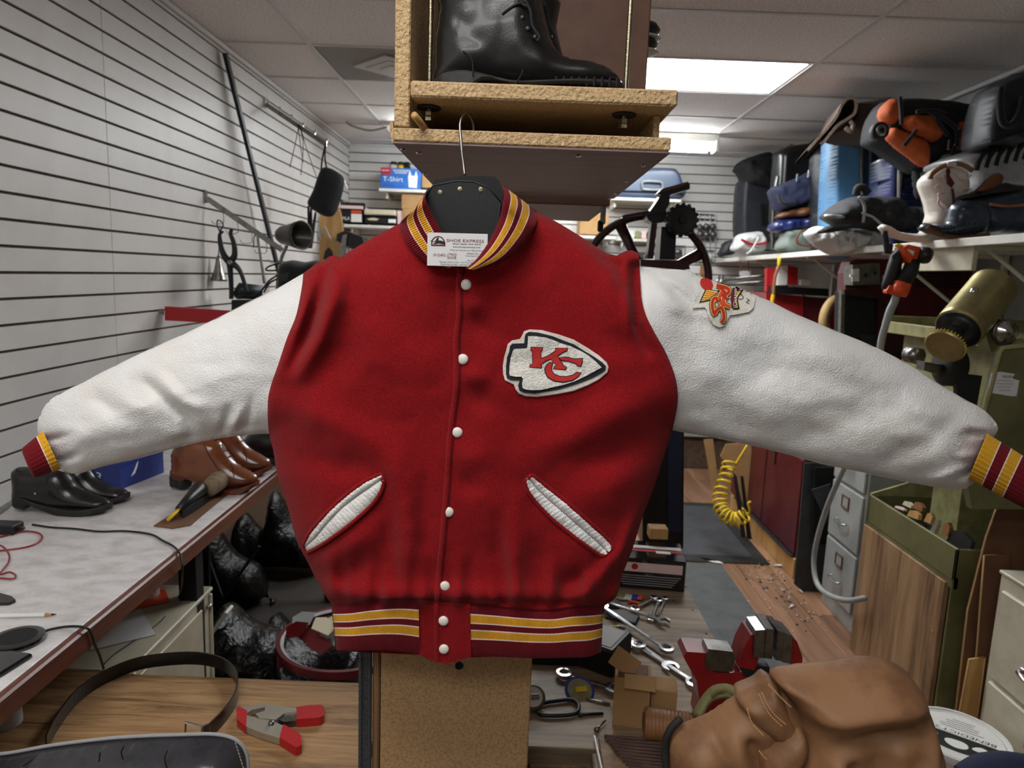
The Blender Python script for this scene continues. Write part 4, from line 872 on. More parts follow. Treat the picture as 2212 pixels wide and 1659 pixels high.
for k in range(12): MB().tube([(a0.x+.02+k*.004, a0.y-.002-k*.010, ZW+.008), (a0.x+.15, a0.y-.012-k*.0108, ZW+.010)], .0036, 6).build('rubber_rib', 'ribbed_rubber', rg, True)
# black printed carton and small block
bt = thing('printed_carton', 'black printed carton with red and white bands at the back of the tool bench', 'carton', tuple(aZ(1420, 1278, ZW)))
q0, q1 = aZ(1358, 1270, ZW), aZ(1478, 1280, ZW); fr = frame(q0, q1-q0, Vector((0, 0, 1))); W_ = (q1-q0).length; D_ = .155; H_ = .096
MB(fr).box((W_/2-.03, H_/2, -D_/2), (W_+.06, H_, D_), b=.002).build('carton_body', 'black_gloss', bt); MB(fr).box((W_/2-.03, H_*.72, .0006), (W_+.04, H_*.3, .001)).build('carton_label', 'felt_pink', bt)
MB(fr).box((W_/2-.03, H_+.0006, -D_*.45), (W_+.05, .001, .018)).build('carton_band', 'ink_red', bt); MB(fr).box((W_/2-.02, H_+.0006, -D_*.64), (W_+.03, .001, .022)).build('carton_band', 'ink_white', bt); MB(fr).box((W_/2+.02, H_+.0008, -D_*.40), (.045, .001, .02)).build('carton_band', 'ink_white', bt)
for k in range(5): MB(fr).box((W_/2-.028, H_*(.44-.075*k), .0006), ((W_+.03)*(1-.06*k), .0026, .0008), b=.0001).build('print_line', 'ink_grey', bt)
MB(fr).lathe([(.001, .001), (.010, .001), (.010, .0016), (.001, .0016)], 18, fr=fr @ Matrix.Translation((.014, H_*.74, 0))).build('round_logo', 'ink_red', bt)
one(MB().box((aZ(1412, 1140, ZW+H_+.02).x, q0.y+D_+.0, ZW+H_+.03), (.06, .05, .036)), 'wood_block', 'light_wood', 'yellow-topped wooden block standing behind the black carton', 'block')
# ------------------------------------------------------------------ bench vise
VS = thing('bench_vise', 'red bench vise with worn steel jaws behind the tan boot', 'vise', tuple(aZ(1590, 1570, ZW)))
VY = 1.40
slab('vise_base', [(1505, 1560), (1512, 1520), (1505, 1470), (1482, 1430), (1476, 1418), (1484, 1408), (1530, 1411), (1545, 1455), (1600, 1452), (1622, 1440), (1640, 1470), (1636, 1560)], VY, .06, 'red_paint', VS)
slab('anvil', [(1523, 1432), (1530, 1402), (1584, 1408), (1588, 1420), (1582, 1452), (1525, 1446)], VY-.008, .045, 'steel', VS)
slab('fixed_jaw', [(1594, 1440), (1606, 1402), (1622, 1372), (1640, 1364), (1640, 1420), (1630, 1448)], VY-.006, .06, 'red_paint', VS)
slab('jaw_block', [(1632, 1362), (1656, 1360), (1654, 1422), (1628, 1420)], VY-.02, .06, 'steel', VS)
slab('jaw_plate', [(1656, 1358), (1672, 1360), (1668, 1424), (1652, 1422)], VY-.024, .07, 'steel', VS)
slab('jaw_plate', [(1680, 1363), (1694, 1366), (1688, 1428), (1675, 1426)], VY-.024, .07, 'steel', VS)
slab('moving_jaw', [(1694, 1368), (1712, 1374), (1708, 1434), (1689, 1430)], VY-.02, .06, 'steel', VS)
slab('moving_jaw', [(1712, 1376), (1722, 1386), (1734, 1420), (1732, 1445), (1708, 1438)], VY-.006, .06, 'red_paint', VS)
slab('jaw_body', [(1600, 1436), (1662, 1440), (1664, 1462), (1630, 1468), (1606, 1460)], VY-.004, .06, 'dark_steel', VS)
slab('slide_bar', [(1636, 1468), (1760, 1480), (1760, 1545), (1636, 1540)], VY+.012, .05, 'red_paint', VS)
p = aY(1630, 1484, VY-.006); MB(frame(p, (0, 1, 0), (0, 0, 1))).lathe([(.0085 if i % 2 else .0065, i*.0022) for i in range(45)], 14).build('lead_screw', 'black_matte', VS, True)
MB().box((aZ(1590, 1560, ZW).x, VY+.03, ZW+.012), (.14, .11, .024), b=.004).build('swivel_base', 'red_paint', VS)
# ------------------------------------------------------------------ tan boot in the foreground
TB = thing('leather_boot', 'tan brown leather boot with its shaft folded over in the lower right foreground', 'boot', tuple(aZ(1700, 1659, ZW)))
mk('boot_tan', (146, 107, 75), .52, var=(9, .5, (102, 70, 47), 9), bump=(120, .22), spec=.3)
mk('thread_tan', (206, 160, 112), .8)
BYT = 1.06
fold = lambda lst, k: (lambda x, y: sum(am*np.exp(-(dist_to(np.stack([x, y], 1), [np.array(pp(pl, k))])/(wd*mpp(k)))**2) for pl, wd, am in lst)+.003*vn(x*1000, y*1000, 60))
puff('foot', [(1440, 1612), (1450, 1582), (1480, 1560), (1520, 1545), (1548, 1528), (1590, 1500), (1630, 1478), (1680, 1452), (1740, 1520), (1740, 1640), (1690, 1740), (1600, 1790), (1470, 1760), (1444, 1690)], BYT, .066, 70, 9, 'boot_tan', TB, 60, back=.3, relief=fold([([(1600, 1560), (1640, 1660), (1650, 1720)], 16, -.014), ([(1560, 1540), (1590, 1640)], 20, .009), ([(1500, 1600), (1540, 1680)], 40, .006), ([(1530, 1560), (1560, 1640), (1560, 1700)], 12, -.006)], BYT))
puff('ankle_band', [(1588, 1506), (1632, 1478), (1664, 1460), (1706, 1528), (1736, 1590), (1690, 1600), (1640, 1572)], BYT-.027, .046, 36, 8, 'boot_tan', TB, 50)
puff('shaft_flap', [(1662, 1458), (1676, 1444), (1720, 1438), (1800, 1430), (1858, 1420), (1900, 1422), (1946, 1440), (1976, 1474), (1996, 1530), (2016, 1600), (2036, 1680), (2030, 1760), (1800, 1800), (1690, 1760), (1706, 1640), (1726, 1590), (1722, 1540), (1700, 1500)], BYT-.044, .074, 80, 9, 'boot_tan', TB, 70, back=.45,
     relief=fold([([(1700, 1470), (1800, 1450), (1900, 1440)], 22, .014), ([(1760, 1512), (1860, 1494), (1940, 1476)], 20, -.012), ([(1830, 1520), (1820, 1600), (1800, 1680)], 40, -.013), ([(1930, 1440), (1950, 1490), (1920, 1560)], 20, .014), ([(1880, 1590), (1960, 1560), (1990, 1540)], 20, .012), ([(1740, 1560), (1740, 1640)], 20, .014), ([(1770, 1560), (1776, 1640)], 14, -.012), ([(1860, 1530), (1880, 1640)], 22, .010)], BYT))
puff('inner_fold', [(1640, 1632), (1662, 1600), (1700, 1572), (1726, 1566), (1740, 1600), (1724, 1650), (1690, 1700), (1650, 1690)], BYT-.056, .038, 34, 8, 'boot_tan', TB, 40, fold([([(1690, 1590), (1710, 1640)], 12, -.01)], BYT))
rimp = smooth([aY(x, y, BYT-.012) for x, y in ((1470, 1552), (1448, 1576), (1438, 1608), (1440, 1660), (1456, 1720))], 24); MB().tube(rimp, .0065, 8).build('sole_edge', 'black_rubber', TB, True)
for s in ([(1614, 1530), (1624, 1560), (1650, 1590)], [(1640, 1500), (1660, 1540), (1690, 1570)], [(1646, 1497), (1667, 1537), (1698, 1566)], [(1660, 1478), (1690, 1510), (1710, 1528)], [(1640, 1622), (1655, 1640), (1680, 1655)]):
    P = smooth([aY(x, y, BYT-.073) for x, y in s], 16)
    for i in range(0, len(P)-1, 1): MB().tube([tuple(P[i]), tuple(P[i]*.4+P[i+1]*.6)], .0011, 5).build('stitch', 'thread_tan', TB)
# ------------------------------------------------------------------ left bench: belt, spring clamp, cracked leather bag, paper roll
BL = thing('leather_belt', 'black leather belt standing on edge in a curve on the left bench', 'belt', tuple(aZ(300, 1600, ZW)))
pts = [(100, 1612), (120, 1570), (165, 1510), (220, 1470), (290, 1440), (360, 1428), (430, 1426), (480, 1438), (508, 1462), (513, 1490), (505, 1520), (480, 1555), (445, 1590)]
P3 = [aZ(x, y, ZW+.012) for x, y in pts]; P3 = smooth(P3, 72); rings = []
for i, p in enumerate(P3):
    t = P3[min(i+1, len(P3)-1)]-P3[max(i-1, 0)]; t = t/np.linalg.norm(t); nn = np.array([-t[1], t[0], 0]); h = .0155; e = .0016; c = np.array([p[0], p[1], ZW+.0165])
    rings.append([tuple(c+nn*e+[0, 0, -h]), tuple(c-nn*e+[0, 0, -h]), tuple(c-nn*e+[0, 0, h]), tuple(c+nn*e+[0, 0, h])])
MB().loft(rings).build('strap', 'black_leather', BL); e = P3[-1]
MB().box((e[0], e[1], ZW+.017), (.014, .010, .036), rz=.9, b=.002).build('belt_loop', 'black_leather', BL)
b0 = aZ(400, 1588, ZW+.02); MB().tube([b0, b0+Vector((.032, .004, -.012)), b0+Vector((.034, .0, .02)), b0+Vector((.004, -.004, .030))], .0028, 6, closed=True).build('buckle', 'steel', BL)
MB().tube([tuple(e), tuple(np.array(b0)+[.03, 0, 0])], .005, 6, sq=2).build('buckle_fold', 'black_leather', BL)
SCl = thing('spring_clamp', 'metal spring clamp with red rubber tips and handles on the left bench', 'clamp', tuple(aZ(610, 1590, ZW)))
def plate(name, pts, z0, z1, mat): MB().prism([(p.x, p.y) for p in (aZ(x, y, ZW) for x, y in pts)], ZW+z0, ZW+z1).build(name, mat, SCl)
plate('clamp_jaw', [(520, 1542), (575, 1535), (580, 1541), (546, 1548), (532, 1557)], .004, .016, 'plated'); plate('clamp_jaw', [(531, 1560), (552, 1566), (590, 1574), (614, 1585), (606, 1612), (560, 1598), (538, 1589), (530, 1585)], .003, .017, 'plated')
plate('pivot_plate', [(574, 1537), (612, 1544), (640, 1547), (641, 1555), (614, 1559), (596, 1573), (560, 1568), (552, 1560), (572, 1553)], .002, .019, 'plated'); plate('clamp_handle', [(600, 1568), (614, 1556), (641, 1550), (642, 1571), (614, 1574)], .003, .015, 'steel')
plate('grip', [(640, 1545), (668, 1541), (694, 1540), (701, 1546), (700, 1563), (690, 1568), (641, 1572)], .001, .019, 'red_plastic'); plate('grip', [(612, 1582), (634, 1595), (651, 1607), (652, 1628), (640, 1634), (604, 1612)], .001, .019, 'red_plastic'); plate('jaw_pad', [(511, 1548), (518, 1543), (534, 1552), (532, 1587), (512, 1571)], .001, .018, 'red_plastic')
fr = Matrix.Translation(aZ(586, 1560, ZW+.022)); MB(fr).lathe([(.001, .002), (.004, .002), (.006, 0), (.006, -.025)], 14).build('pivot_rivet', 'steel', SCl, True)
CB_ = thing('leather_bag', 'cracked glossy grey-black leather bag in the lower left foreground', 'bag', tuple(aZ(260, 1659, ZW)))
mk('bag_gloss', (54, 54, 58), .17, var=(30, .35, (42, 42, 46)), coat=.4, bump=(200, .12))
BYC = 1.03
puff('bag_body', [(-120, 1625), (0, 1628), (120, 1608), (260, 1592), (400, 1586), (470, 1586), (515, 1600), (535, 1630), (538, 1680), (530, 1790), (-120, 1790)], BYC, .070, 60, 9, 'bag_gloss', CB_, 60, fold([([(0, 1660), (250, 1630), (480, 1618)], 26, .004)], BYC), back=.2)
MB().tube(smooth([aY(x, y, BYC-.006) for x, y in ((-100, 1627), (0, 1629), (120, 1609), (260, 1593), (400, 1587), (470, 1587), (512, 1600), (533, 1630), (537, 1680))], 50), .0030, 6).build('piping', 'ink_grey', CB_, True)
for s in ([(268, 1612), (262, 1625), (266, 1640)], [(362, 1620), (356, 1640), (362, 1662)], [(216, 1625), (214, 1645)], [(70, 1640), (50, 1655)]): MB().tube(smooth([aY(x, y, BYC-.068) for x, y in s], 8), .0011, 5).build('crack', 'black_matte', CB_, True)
for k in range(10): a = aY(508+k*2.3, 1604+k*7.2, BYC-.040); MB().tube([a, a+Vector((.0014, 0, -.0035))], .0009, 5).build('stitch', 'ink_grey', CB_)
one(MB().lathe([(.02, 0), (.028, 0), (.028, .055), (.02, .055)], 20, close=True, fr=Matrix.Translation(aZ(14, 1562, ZW))), 'paper_roll', 'paper', 'white paper roll under the grey counter corner at far left', 'paper roll', True, angle=40)
# ------------------------------------------------------------------ left counter
ZT = .95; XC = -.84
CT = thing('counter', 'long grey laminate counter with wooden edge along the slatted wall', 'counter', (-1.16, 1.8, 0))
MB().box(((XL+XC)/2, 1.83, ZT-.019), (XC-XL-.004, 3.3, .038), b=.001).build('counter_top', 'laminate', CT)
MB().box((XC+.008, 1.83, ZT-.022), (.019, 3.3, .046), b=.004).build('front_edge', 'edge_wood', CT)
for y in (.25, 1.9, 3.4): MB().box((XC-.06, y, (ZT-.04)/2), (.05, .05, ZT-.04)).build('leg', 'black_matte', CT)
MB().box((XL+.03, 1.83, ZT-.08), (.04, 3.2, .08)).build('wall_rail', 'black_matte', CT)
def side_shoe(name, label, up, sole_t, sole_b, x0, y0, half, mu, ms, group, extra=None, mesh=7, Wr=34):
    Y = aZ(x0, y0, ZT).y; R = thing(name, label, 'shoe' if 'shoe' in name else 'boot', tuple(aZ(x0, y0, ZT)), group)
    puff('upper', up, Y, half, Wr, mesh, mu, R, 50, lambda x, y: .003*vn(x*1000, y*1000, 50))
    sole('sole', sole_t, sole_b, Y, half+.004, ms, R)
    return R, Y
R, Y = side_shoe('ankle_boot', 'black leather ankle boot nearest the camera on the grey counter', [(32, 1040), (30, 1016), (48, 1008), (90, 1012), (130, 1012), (152, 1030), (166, 1052), (196, 1066), (228, 1078), (238, 1092), (200, 1099), (130, 1098), (62, 1080), (34, 1076)], [(29, 1064), (60, 1067), (100, 1082), (160, 1092), (205, 1092), (240, 1086)], [(29, 1090), (72, 1094), (75, 1082), (110, 1096), (140, 1106), (200, 1106), (240, 1099)], 130, 1104, .042, 'black_leather', 'black_rubber', 'ankle boots on the counter')
MB(frame(aY(76, 1066, Y-.043), (1, 0, 0), (0, 0, 1))).lathe([(.001, .001), (.003, .001), (.003, 0)], 10).build('rivet', 'chrome', R); slab('pull_tab', [(29, 1030), (35, 1012), (52, 1020), (50, 1032)], Y-.02, .02, 'black_leather', R)
wire('elastic_seam', [(104, 1014, Y-.036), (102, 1040, Y-.040), (106, 1070, Y-.041)], .0012, 'black_matte', R, 12)
side_shoe('ankle_boot', 'black leather ankle boot behind its mate, next to the blue shoe box', [(112, 1030), (140, 1000), (185, 1005), (205, 1030), (232, 1048), (262, 1056), (276, 1068), (270, 1078), (230, 1080), (150, 1075), (118, 1060)], [(112, 1052), (160, 1066), (240, 1072), (278, 1064)], [(112, 1074), (150, 1078), (160, 1074), (200, 1082), (240, 1084), (278, 1075)], 200, 1082, .042, 'black_leather', 'black_rubber', 'ankle boots on the counter')
SB = thing('shoe_box', 'blue shoe box with white print behind the black ankle boots', 'shoe box', tuple(aZ(262, 1057, ZT)))
mk('box_blue', (44, 62, 140), .45, var=(8, .4, (36, 50, 120)))
c, r_, l_ = aZ(262, 1057, ZT), aZ(354, 1021, ZT), aZ(176, 1034, ZT); HB = .105
ux, uy = (r_-c), (l_-c); mb = MB().add([c, r_, r_+uy, l_]+[p+Vector((0, 0, HB)) for p in (c, r_, r_+uy, l_)], [(0, 3, 2, 1), (4, 5, 6, 7), (0, 1, 5, 4), (1, 2, 6, 5), (2, 3, 7, 6), (3, 0, 4, 7)]); mb.build('box_body', 'box_blue', SB)
lid = MB().add([p+Vector((0, 0, z))+((p-(c+ux/2+uy/2))*.02) for z in (HB-.03, HB+.004) for p in (c, r_, r_+uy, l_)], [(0, 3, 2, 1), (4, 5, 6, 7), (0, 1, 5, 4), (1, 2, 6, 5), (2, 3, 7, 6), (3, 0, 4, 7)]); lid.build('box_lid', 'box_blue', SB)
fr = frame(c+ux*.97+Vector((0, 0, .085)), -ux, Vector((0, 0, -1))); fr2 = frame(c+ux*.95+Vector((0, -.001, .082)), -ux, (0, 0, -1))
lettering('Premier', frame(c+ux*.95+Vector((0, -.0012, .07)), -ux, (0, 0, -1)), .022, SB, 'ink_white', ux.length*.42, shear=.3, off=-.0006)
lettering('L93', frame(l_+Vector((0, -.001, .008)), c-l_, (0, 0, 1)), .030, SB, 'ink_white', uy.length*.5, shear=.3, off=.0008)
MB(frame(c+ux*.22+Vector((0, 0, .03)), ux, (0, 0, 1))).prism([(0, 0), (.018, .006), (.03, .024), (.036, .044), (.028, .036), (.016, .018)], .0004, .001).build('bird_print', 'ink_white', SB)
mk('brogue', (122, 66, 34), .25, var=(9, .5, (74, 38, 22)), coat=.4)
for k, (dx, dy, lb) in enumerate(((0, 0, 'brown brogue shoe in front of its mate on the grey counter'), (28, -34, 'brown brogue shoe behind its mate near the black dress shoe'))):
    o = lambda P: [(x+dx, y+dy) for x, y in P]
    R, Y = side_shoe('brogue_shoe', lb, o([(372, 1000), (376, 966), (420, 940), (470, 950), (490, 975), (510, 1000), (540, 1018), (556, 1030), (552, 1044), (510, 1054), (450, 1048), (378, 1026)]), o([(369, 1014), (410, 1022), (460, 1042), (510, 1050), (560, 1038)]), o([(369, 1030), (410, 1034), (412, 1026), (450, 1046), (480, 1060), (525, 1062), (560, 1046)]), 460+dx, 1058+dy, .044, 'brogue', 'edge_wood', 'brown brogues on the counter')
    wire('stitching', [(x, y, Y-.042) for x, y in o([(440, 958), (452, 985), (476, 1020)])], .0012, 'black_matte', R, 12); wire('stitching', [(x, y, Y-.042) for x, y in o([(500, 1000), (505, 1030)])], .0012, 'black_matte', R, 8)
    sole('heel', o([(370, 1024), (410, 1030)]), o([(370, 1046), (410, 1052)]), Y, .036, 'black_rubber', R, 12)
    for q in range(4): wire('lace', [(462+q*10+dx, 952+q*12+dy, Y-.030), (472+q*10+dx, 948+q*12+dy, Y-.02)], .0018, 'black_matte', R, 4)
side_shoe('dress_shoe', 'polished black dress shoe at the far end of the counter beside the jacket', [(530, 945), (560, 930), (640, 935), (660, 975), (620, 988), (560, 990), (532, 972)], [(528, 966), (600, 985), (662, 976)], [(528, 996), (600, 1000), (662, 992)], 580, 1000, .045, 'black_leather', 'black_rubber', None)
# float trowel on a leather offcut
one(MB().prism([(p.x, p.y) for p in (aZ(x, y, ZT) for x, y in ((332, 1137), (372, 1143), (412, 1136), (440, 1112), (506, 1058), (498, 1048), (470, 1054), (432, 1070), (372, 1112)))], ZT+.0005, ZT+.003), 'leather_offcut', 'brown_board', 'flat brown leather offcut under the trowel on the counter', 'leather')
TW = thing('float_trowel', 'plasterer style hand float with worn wooden grip and black ferrule on the counter', 'trowel', tuple(aZ(440, 1100, ZT)))
mk('grip_wood', (134, 116, 92), .8, var=(60, .5, (96, 82, 66)), bump=(120, .5))
MB().tube([aZ(452, 1055, ZT+.045), aZ(470, 1040, ZT+.047), aZ(502, 1016, ZT+.047), aZ(505, 1013, ZT+.047)], [.026, .030, .029, .018], 18).build('grip', 'grip_wood', TW, True)
MB().tube([aZ(388, 1100, ZT+.028), aZ(408, 1078, ZT+.035), aZ(430, 1058, ZT+.045), aZ(436, 1053, ZT+.046)], [.012, .016, .024, .019], 14).build('ferrule', 'black_plastic', TW, True)
MB().tube([aZ(362, 1124, ZT+.006), aZ(374, 1112, ZT+.020), aZ(388, 1098, ZT+.028)], [.011, .009, .009], 10, sq=.5).build('bolster', 'yellow', TW, True)
MB().loft([[tuple(aZ(x, y, ZT+.004)+Vector((0, 0, z))) for z in (0, .022)]+[tuple(aZ(x+8, y+8, ZT+.004)+Vector((0, 0, z))) for z in (.022, 0)] for x, y in ((388, 1112), (420, 1092), (490, 1040))]).build('blade_block', 'black_matte', TW)
# chargers, cables and small things on the counter
CH = thing('charger_brick', 'black charging brick at the far left of the counter', 'charger', tuple(aZ(25, 1150, ZT)))
c = aZ(22, 1140, ZT+.013); MB().box((c.x-.02, c.y, c.z), (.085, .045, .026), b=.003).build('brick', 'black_plastic', CH); MB().box((c.x+.028, c.y, c.z), (.016, .014, .01)).build('plug', 'black_plastic', CH)
cab = [aZ(x, y, ZT+.003) for x, y in ((70, 1133), (110, 1139), (160, 1142), (215, 1148), (270, 1147), (325, 1154), (352, 1168), (376, 1181))]+[aX(390, 1200, XC+.025), aX(394, 1240, XC+.028)]+[aZ(x, y, .727) for x, y in ((386, 1290), (350, 1340), (290, 1385), (250, 1412), (224, 1436))]
one(MB().tube(smooth(cab, 110), .0026, 6), 'power_cable', 'black_cord', 'thin black cable running over the counter edge down to the beige cabinet', 'cable', True)
one(MB().tube(smooth([aZ(x, y, ZT+.003) for x, y in ((-60, 1170), (0, 1160), (50, 1148), (84, 1152), (90, 1164), (70, 1178), (30, 1186), (-20, 1190))]+[aZ(x, y, ZT+.006) for x, y in ((0, 1178), (18, 1195), (18, 1215), (0, 1240), (20, 1236), (33, 1242), (28, 1250), (-10, 1248))], 110), .0022, 6), 'charging_cable', 'red_paint', 'red braided charging cable looped on the counter', 'cable', True)
one(MB().prism([(p.x, p.y) for p in (aZ(x, y, ZT) for x, y in ((-40, 1310), (-30, 1288), (0, 1287), (25, 1294), (34, 1302), (20, 1308)))], ZT+.001, ZT+.007), 'leather_scrap', 'black_leather', 'black leather scrap at the left edge of the counter', 'leather')
PN = thing('pencil', 'white pencil with a sharpened black tip on the counter', 'pencil', tuple(aZ(50, 1330, ZT)))
a, b, c_, d_ = aZ(-60, 1332, ZT+.005), aZ(98, 1328, ZT+.005), aZ(112, 1327.5, ZT+.005), aZ(122, 1327, ZT+.005); MB().tube([a, b], .0045, 6).build('barrel', 'white_plastic', PN); MB().tube([b, c_], [.0043, .0022], 8).build('sharpened_wood', 'light_wood', PN, True); MB().tube([c_, d_], [.0022, .0006], 8).build('lead', 'black_matte', PN, True)
PK = thing('charging_pad', 'round black wireless charging pad at the counter edge', 'charger', tuple(aZ(40, 1385, ZT)))
fr = Matrix.Translation(aZ(38, 1388, ZT)); MB(fr).lathe([(.03, 0), (.043, .002), (.046, .006), (.045, .011), (.036, .0125), (.001, .0125)], 36).build('pad_body', 'black_gloss', PK, True, angle=40); MB(fr).lathe([(.001, .0128), (.033, .0128), (.034, .0122)], 32).build('pad_top', 'black_matte', PK)
MB().tube(smooth([aZ(92, 1366, ZT+.006), aZ(112, 1359, ZT+.006), aZ(150, 1353, ZT+.004), aX(186, 1356, XC+.02), aX(198, 1370, XC+.022), aX(204, 1390, XC+.022), aX(216, 1418, XC+.022), aX(224, 1445, XC+.022)], 40), .0024, 6).build('cable', 'black_cord', PK, True)
PH = thing('smartphone', 'black smartphone lying face up at the counter corner', 'phone', tuple(aZ(20, 1440, ZT)))
a, b = aZ(-80, 1418, ZT), aZ(70, 1424, ZT); c = aZ(-20, 1440, ZT); fr = frame(aZ(73, 1420, ZT), aZ(-60, 1402, ZT)-aZ(73, 1420, ZT), aZ(10, 1475, ZT)-aZ(73, 1420, ZT))
MB(fr).box((.075, .036, .0045), (.15, .072, .008), b=.003).build('phone_body', 'black_gloss', PH); MB(fr).box((.075, .036, .0088), (.142, .066, .0008), b=.0002).build('phone_screen', 'black_gloss', PH)
one(MB().prism([(p.x, p.y) for p in (aZ(x, y, ZT) for x, y in ((-20, 1118), (0, 1112), (20, 1098), (34, 1082), (30, 1080), (0, 1098), (-20, 1108)))], ZT, ZT+.004), 'knife_blade', 'steel', 'curved grey knife blade at the far left of the counter by the boots', 'blade')
# ------------------------------------------------------------------ left wall: waterfall arms and hung tools
def waterfall(px, py, ex, ey, label, studs):
    w0 = aX(px, py, XL+.002); e = aY(ex, ey, w0.y); R = thing('display_arm', label, 'display arm', tuple(w0), 'slanted arms on the slatted wall')
    MB().box((XL+.004, w0.y, w0.z), (.006, .03, .06), b=.002).build('wall_bracket', 'chrome', R)
    d = (e-w0); L = d.length; fr = frame(w0+Vector((.006, 0, -.008)), d, (0, 1, 0)); MB(fr).box((L/2, 0, 0), (L, .012, .024), b=.002).build('arm_bar', 'steel', R); MB().box((e.x, e.y, e.z), (.006, .014, .03), R=Matrix.Rotation(0, 3, 'Y')).build('end_stop', 'chrome', R)
    for k in range(6):
        p = w0+d*(k*.19+.05)
        if studs: MB().tube([p, p+Vector((0, 0, .022))], .003, 6).build('stud', 'chrome', R); MB().ball(p+Vector((0, 0, .026)), .008, 6).build('stud_ball', 'chrome', R, True)
        elif k: MB().tube([p+Vector((0, 0, -.008)), p+Vector((0, 0, -.062)), p+Vector((-.012, 0, -.070)), p+Vector((-.05, 0, -.070)), p+Vector((-.056, 0, -.056))], .0024, 6).build('wire_hook', 'chrome', R, True)
    return w0, d
wA, dA = waterfall(572, 222, 706, 312, 'upper slanted chrome arm with ball studs near the far corner', True)
wB, dB = waterfall(443, 424, 606, 536, 'lower slanted grey arm with wire hooks carrying the pincers', False)
YWB = wB.y
cx5 = lambda P: [(430+x*.15823, 440+y*.15823) for x, y in P]
PC = thing('lasting_pincers', 'long black lasting pincers hanging from the lower wall arm', 'pincers', tuple(aY(500, 640, YWB)))
for s, rr in (([(335, 385), (305, 392), (282, 430), (288, 520), (310, 620), (350, 720), (420, 800), (500, 850), (560, 920), (610, 1050), (655, 1210)], [.004, .007, .009, .012, .013, .016, .018, .014, .011, .010, .010]), ([(450, 350), (438, 370), (432, 420), (470, 520), (486, 620), (480, 720), (425, 800), (425, 900), (436, 1050), (440, 1180), (440, 1300)], [.008, .009, .010, .012, .013, .015, .018, .014, .012, .011, .011])):
    MB().tube(smooth([aY(x, y, YWB-.01) for x, y in cx5(s)], 60), rr, 8).build('pincer_arm', 'dark_steel', PC, True)
MB(frame(aY(*cx5([(420, 800)])[0], YWB-.028), (1, 0, 0), (0, 0, 1))).lathe([(.001, .004), (.010, .004), (.012, 0)], 12).build('rivet', 'steel', PC)
MB().tube(smooth([aY(x, y, YWB) for x, y in cx5([(290, 400), (250, 300), (255, 225), (310, 250), (330, 290), (300, 360), (310, 395)])], 30), .003, 6).build('hang_loop', 'black_cord', PC, True)
SCp = thing('bell_scoop', 'grey bell-shaped metal scoop hanging behind the pincers', 'scoop', tuple(aY(470, 600, YWB+.04)))
q = aY(*cx5([(265, 770)])[0], YWB+.04); MB(Matrix.Translation(q)).lathe([(.008, .02), (.012, 0), (.022, -.05), (.036, -.09), (.038, -.10), (.034, -.098), (.02, -.05)], 18).build('bell', 'steel', SCp, True); MB().tube([q+Vector((0, 0, .015)), aY(*cx5([(280, 500)])[0], YWB+.03), aY(*cx5([(290, 300)])[0], YWB+.02)], .003, 6).build('rod', 'steel', SCp, True)
one(MB().tube(smooth([aY(x, y, YWB-.0) for x, y in cx5([(745, 600), (750, 470), (770, 425), (800, 440), (815, 560), (850, 800), (890, 1090)])], 40), [.003, .003, .004, .005, .006, .006, .006], 8), 'hook_rod', 'steel', 'grey steel rod with looped end hanging on the lower wall arm', 'rod', True)
a, b = aX(489, 116, XL+.035), aX(622, 660, XL+.10); one(MB(frame(a, b-a, (0, 1, 0))).box(((b-a).length/2, 0, 0), ((b-a).length, .032, .006), b=.001).box(((b-a).length/2, .014, -.012), ((b-a).length, .005, .026), b=.001), 'angle_bar', 'dark_steel', 'tall dark steel angle bar leaning on the slatted wall', 'bar')
for wn, s in zip(('leftmost', 'second', 'rightmost', 'innermost short'), ([(646, 268), (640, 300), (626, 362)], [(646, 268), (655, 310), (650, 378)], [(648, 270), (662, 320), (690, 400)], [(644, 268), (650, 320), (655, 350)])):
    one(MB().tube(smooth([aY(x, y, wA.y-.01) for x, y in s], 14), .0022, 5), 'hung_wire', 'dark_steel', wn+' thin bent wire hanging from the upper wall arm', 'wire', True, 'wires on the upper wall arm')
PY = wA.y-.02
AP_ = thing('tool_pouch', 'black leather pouch with straps hanging from the upper wall arm', 'pouch', tuple(aY(690, 540, PY)))
puff('pouch_body', [(692, 368), (708, 362), (730, 372), (744, 388), (738, 425), (724, 462), (706, 468), (684, 458), (664, 440), (676, 412)], PY, .05, 26, 6, 'bag_black', AP_, 40, back=.6)
MB().tube(smooth([aY(704, 306, PY+.02), aY(696, 345, PY), aY(694, 368, PY)], 10), .005, 6).build('strap', 'black_fabric', AP_, True); MB().tube(smooth([aY(704, 306, PY+.02), aY(702, 340, PY), aY(706, 366, PY)], 10), .005, 6).build('strap', 'black_fabric', AP_, True)
for s in ([(666, 445), (668, 500), (666, 536)], [(682, 458), (676, 500), (670, 536)], [(672, 450), (670, 536)]): MB().tube(smooth([aY(x, y, PY) for x, y in s], 10), [.006, .012, .014], 6, sq=.4).build('strap', 'black_fabric', AP_, True)
MB().tube(smooth([aY(730, 376, PY+.04), aY(742, 390, PY+.04), aY(750, 408, PY+.04)], 8), [.012, .016, .008], 8, sq=.4).build('white_flap', 'white_plastic', AP_, True)
mk('olive_black', (44, 46, 38), .4, coat=.2)
LM = thing('desk_lamp', 'dark gooseneck lamp on the counter behind the left sleeve', 'lamp', tuple(aZ(590, 905, ZT)))
YL = aZ(590, 905, ZT).y; p, q = aY(612, 508, YL), aY(652, 524, YL-.06)
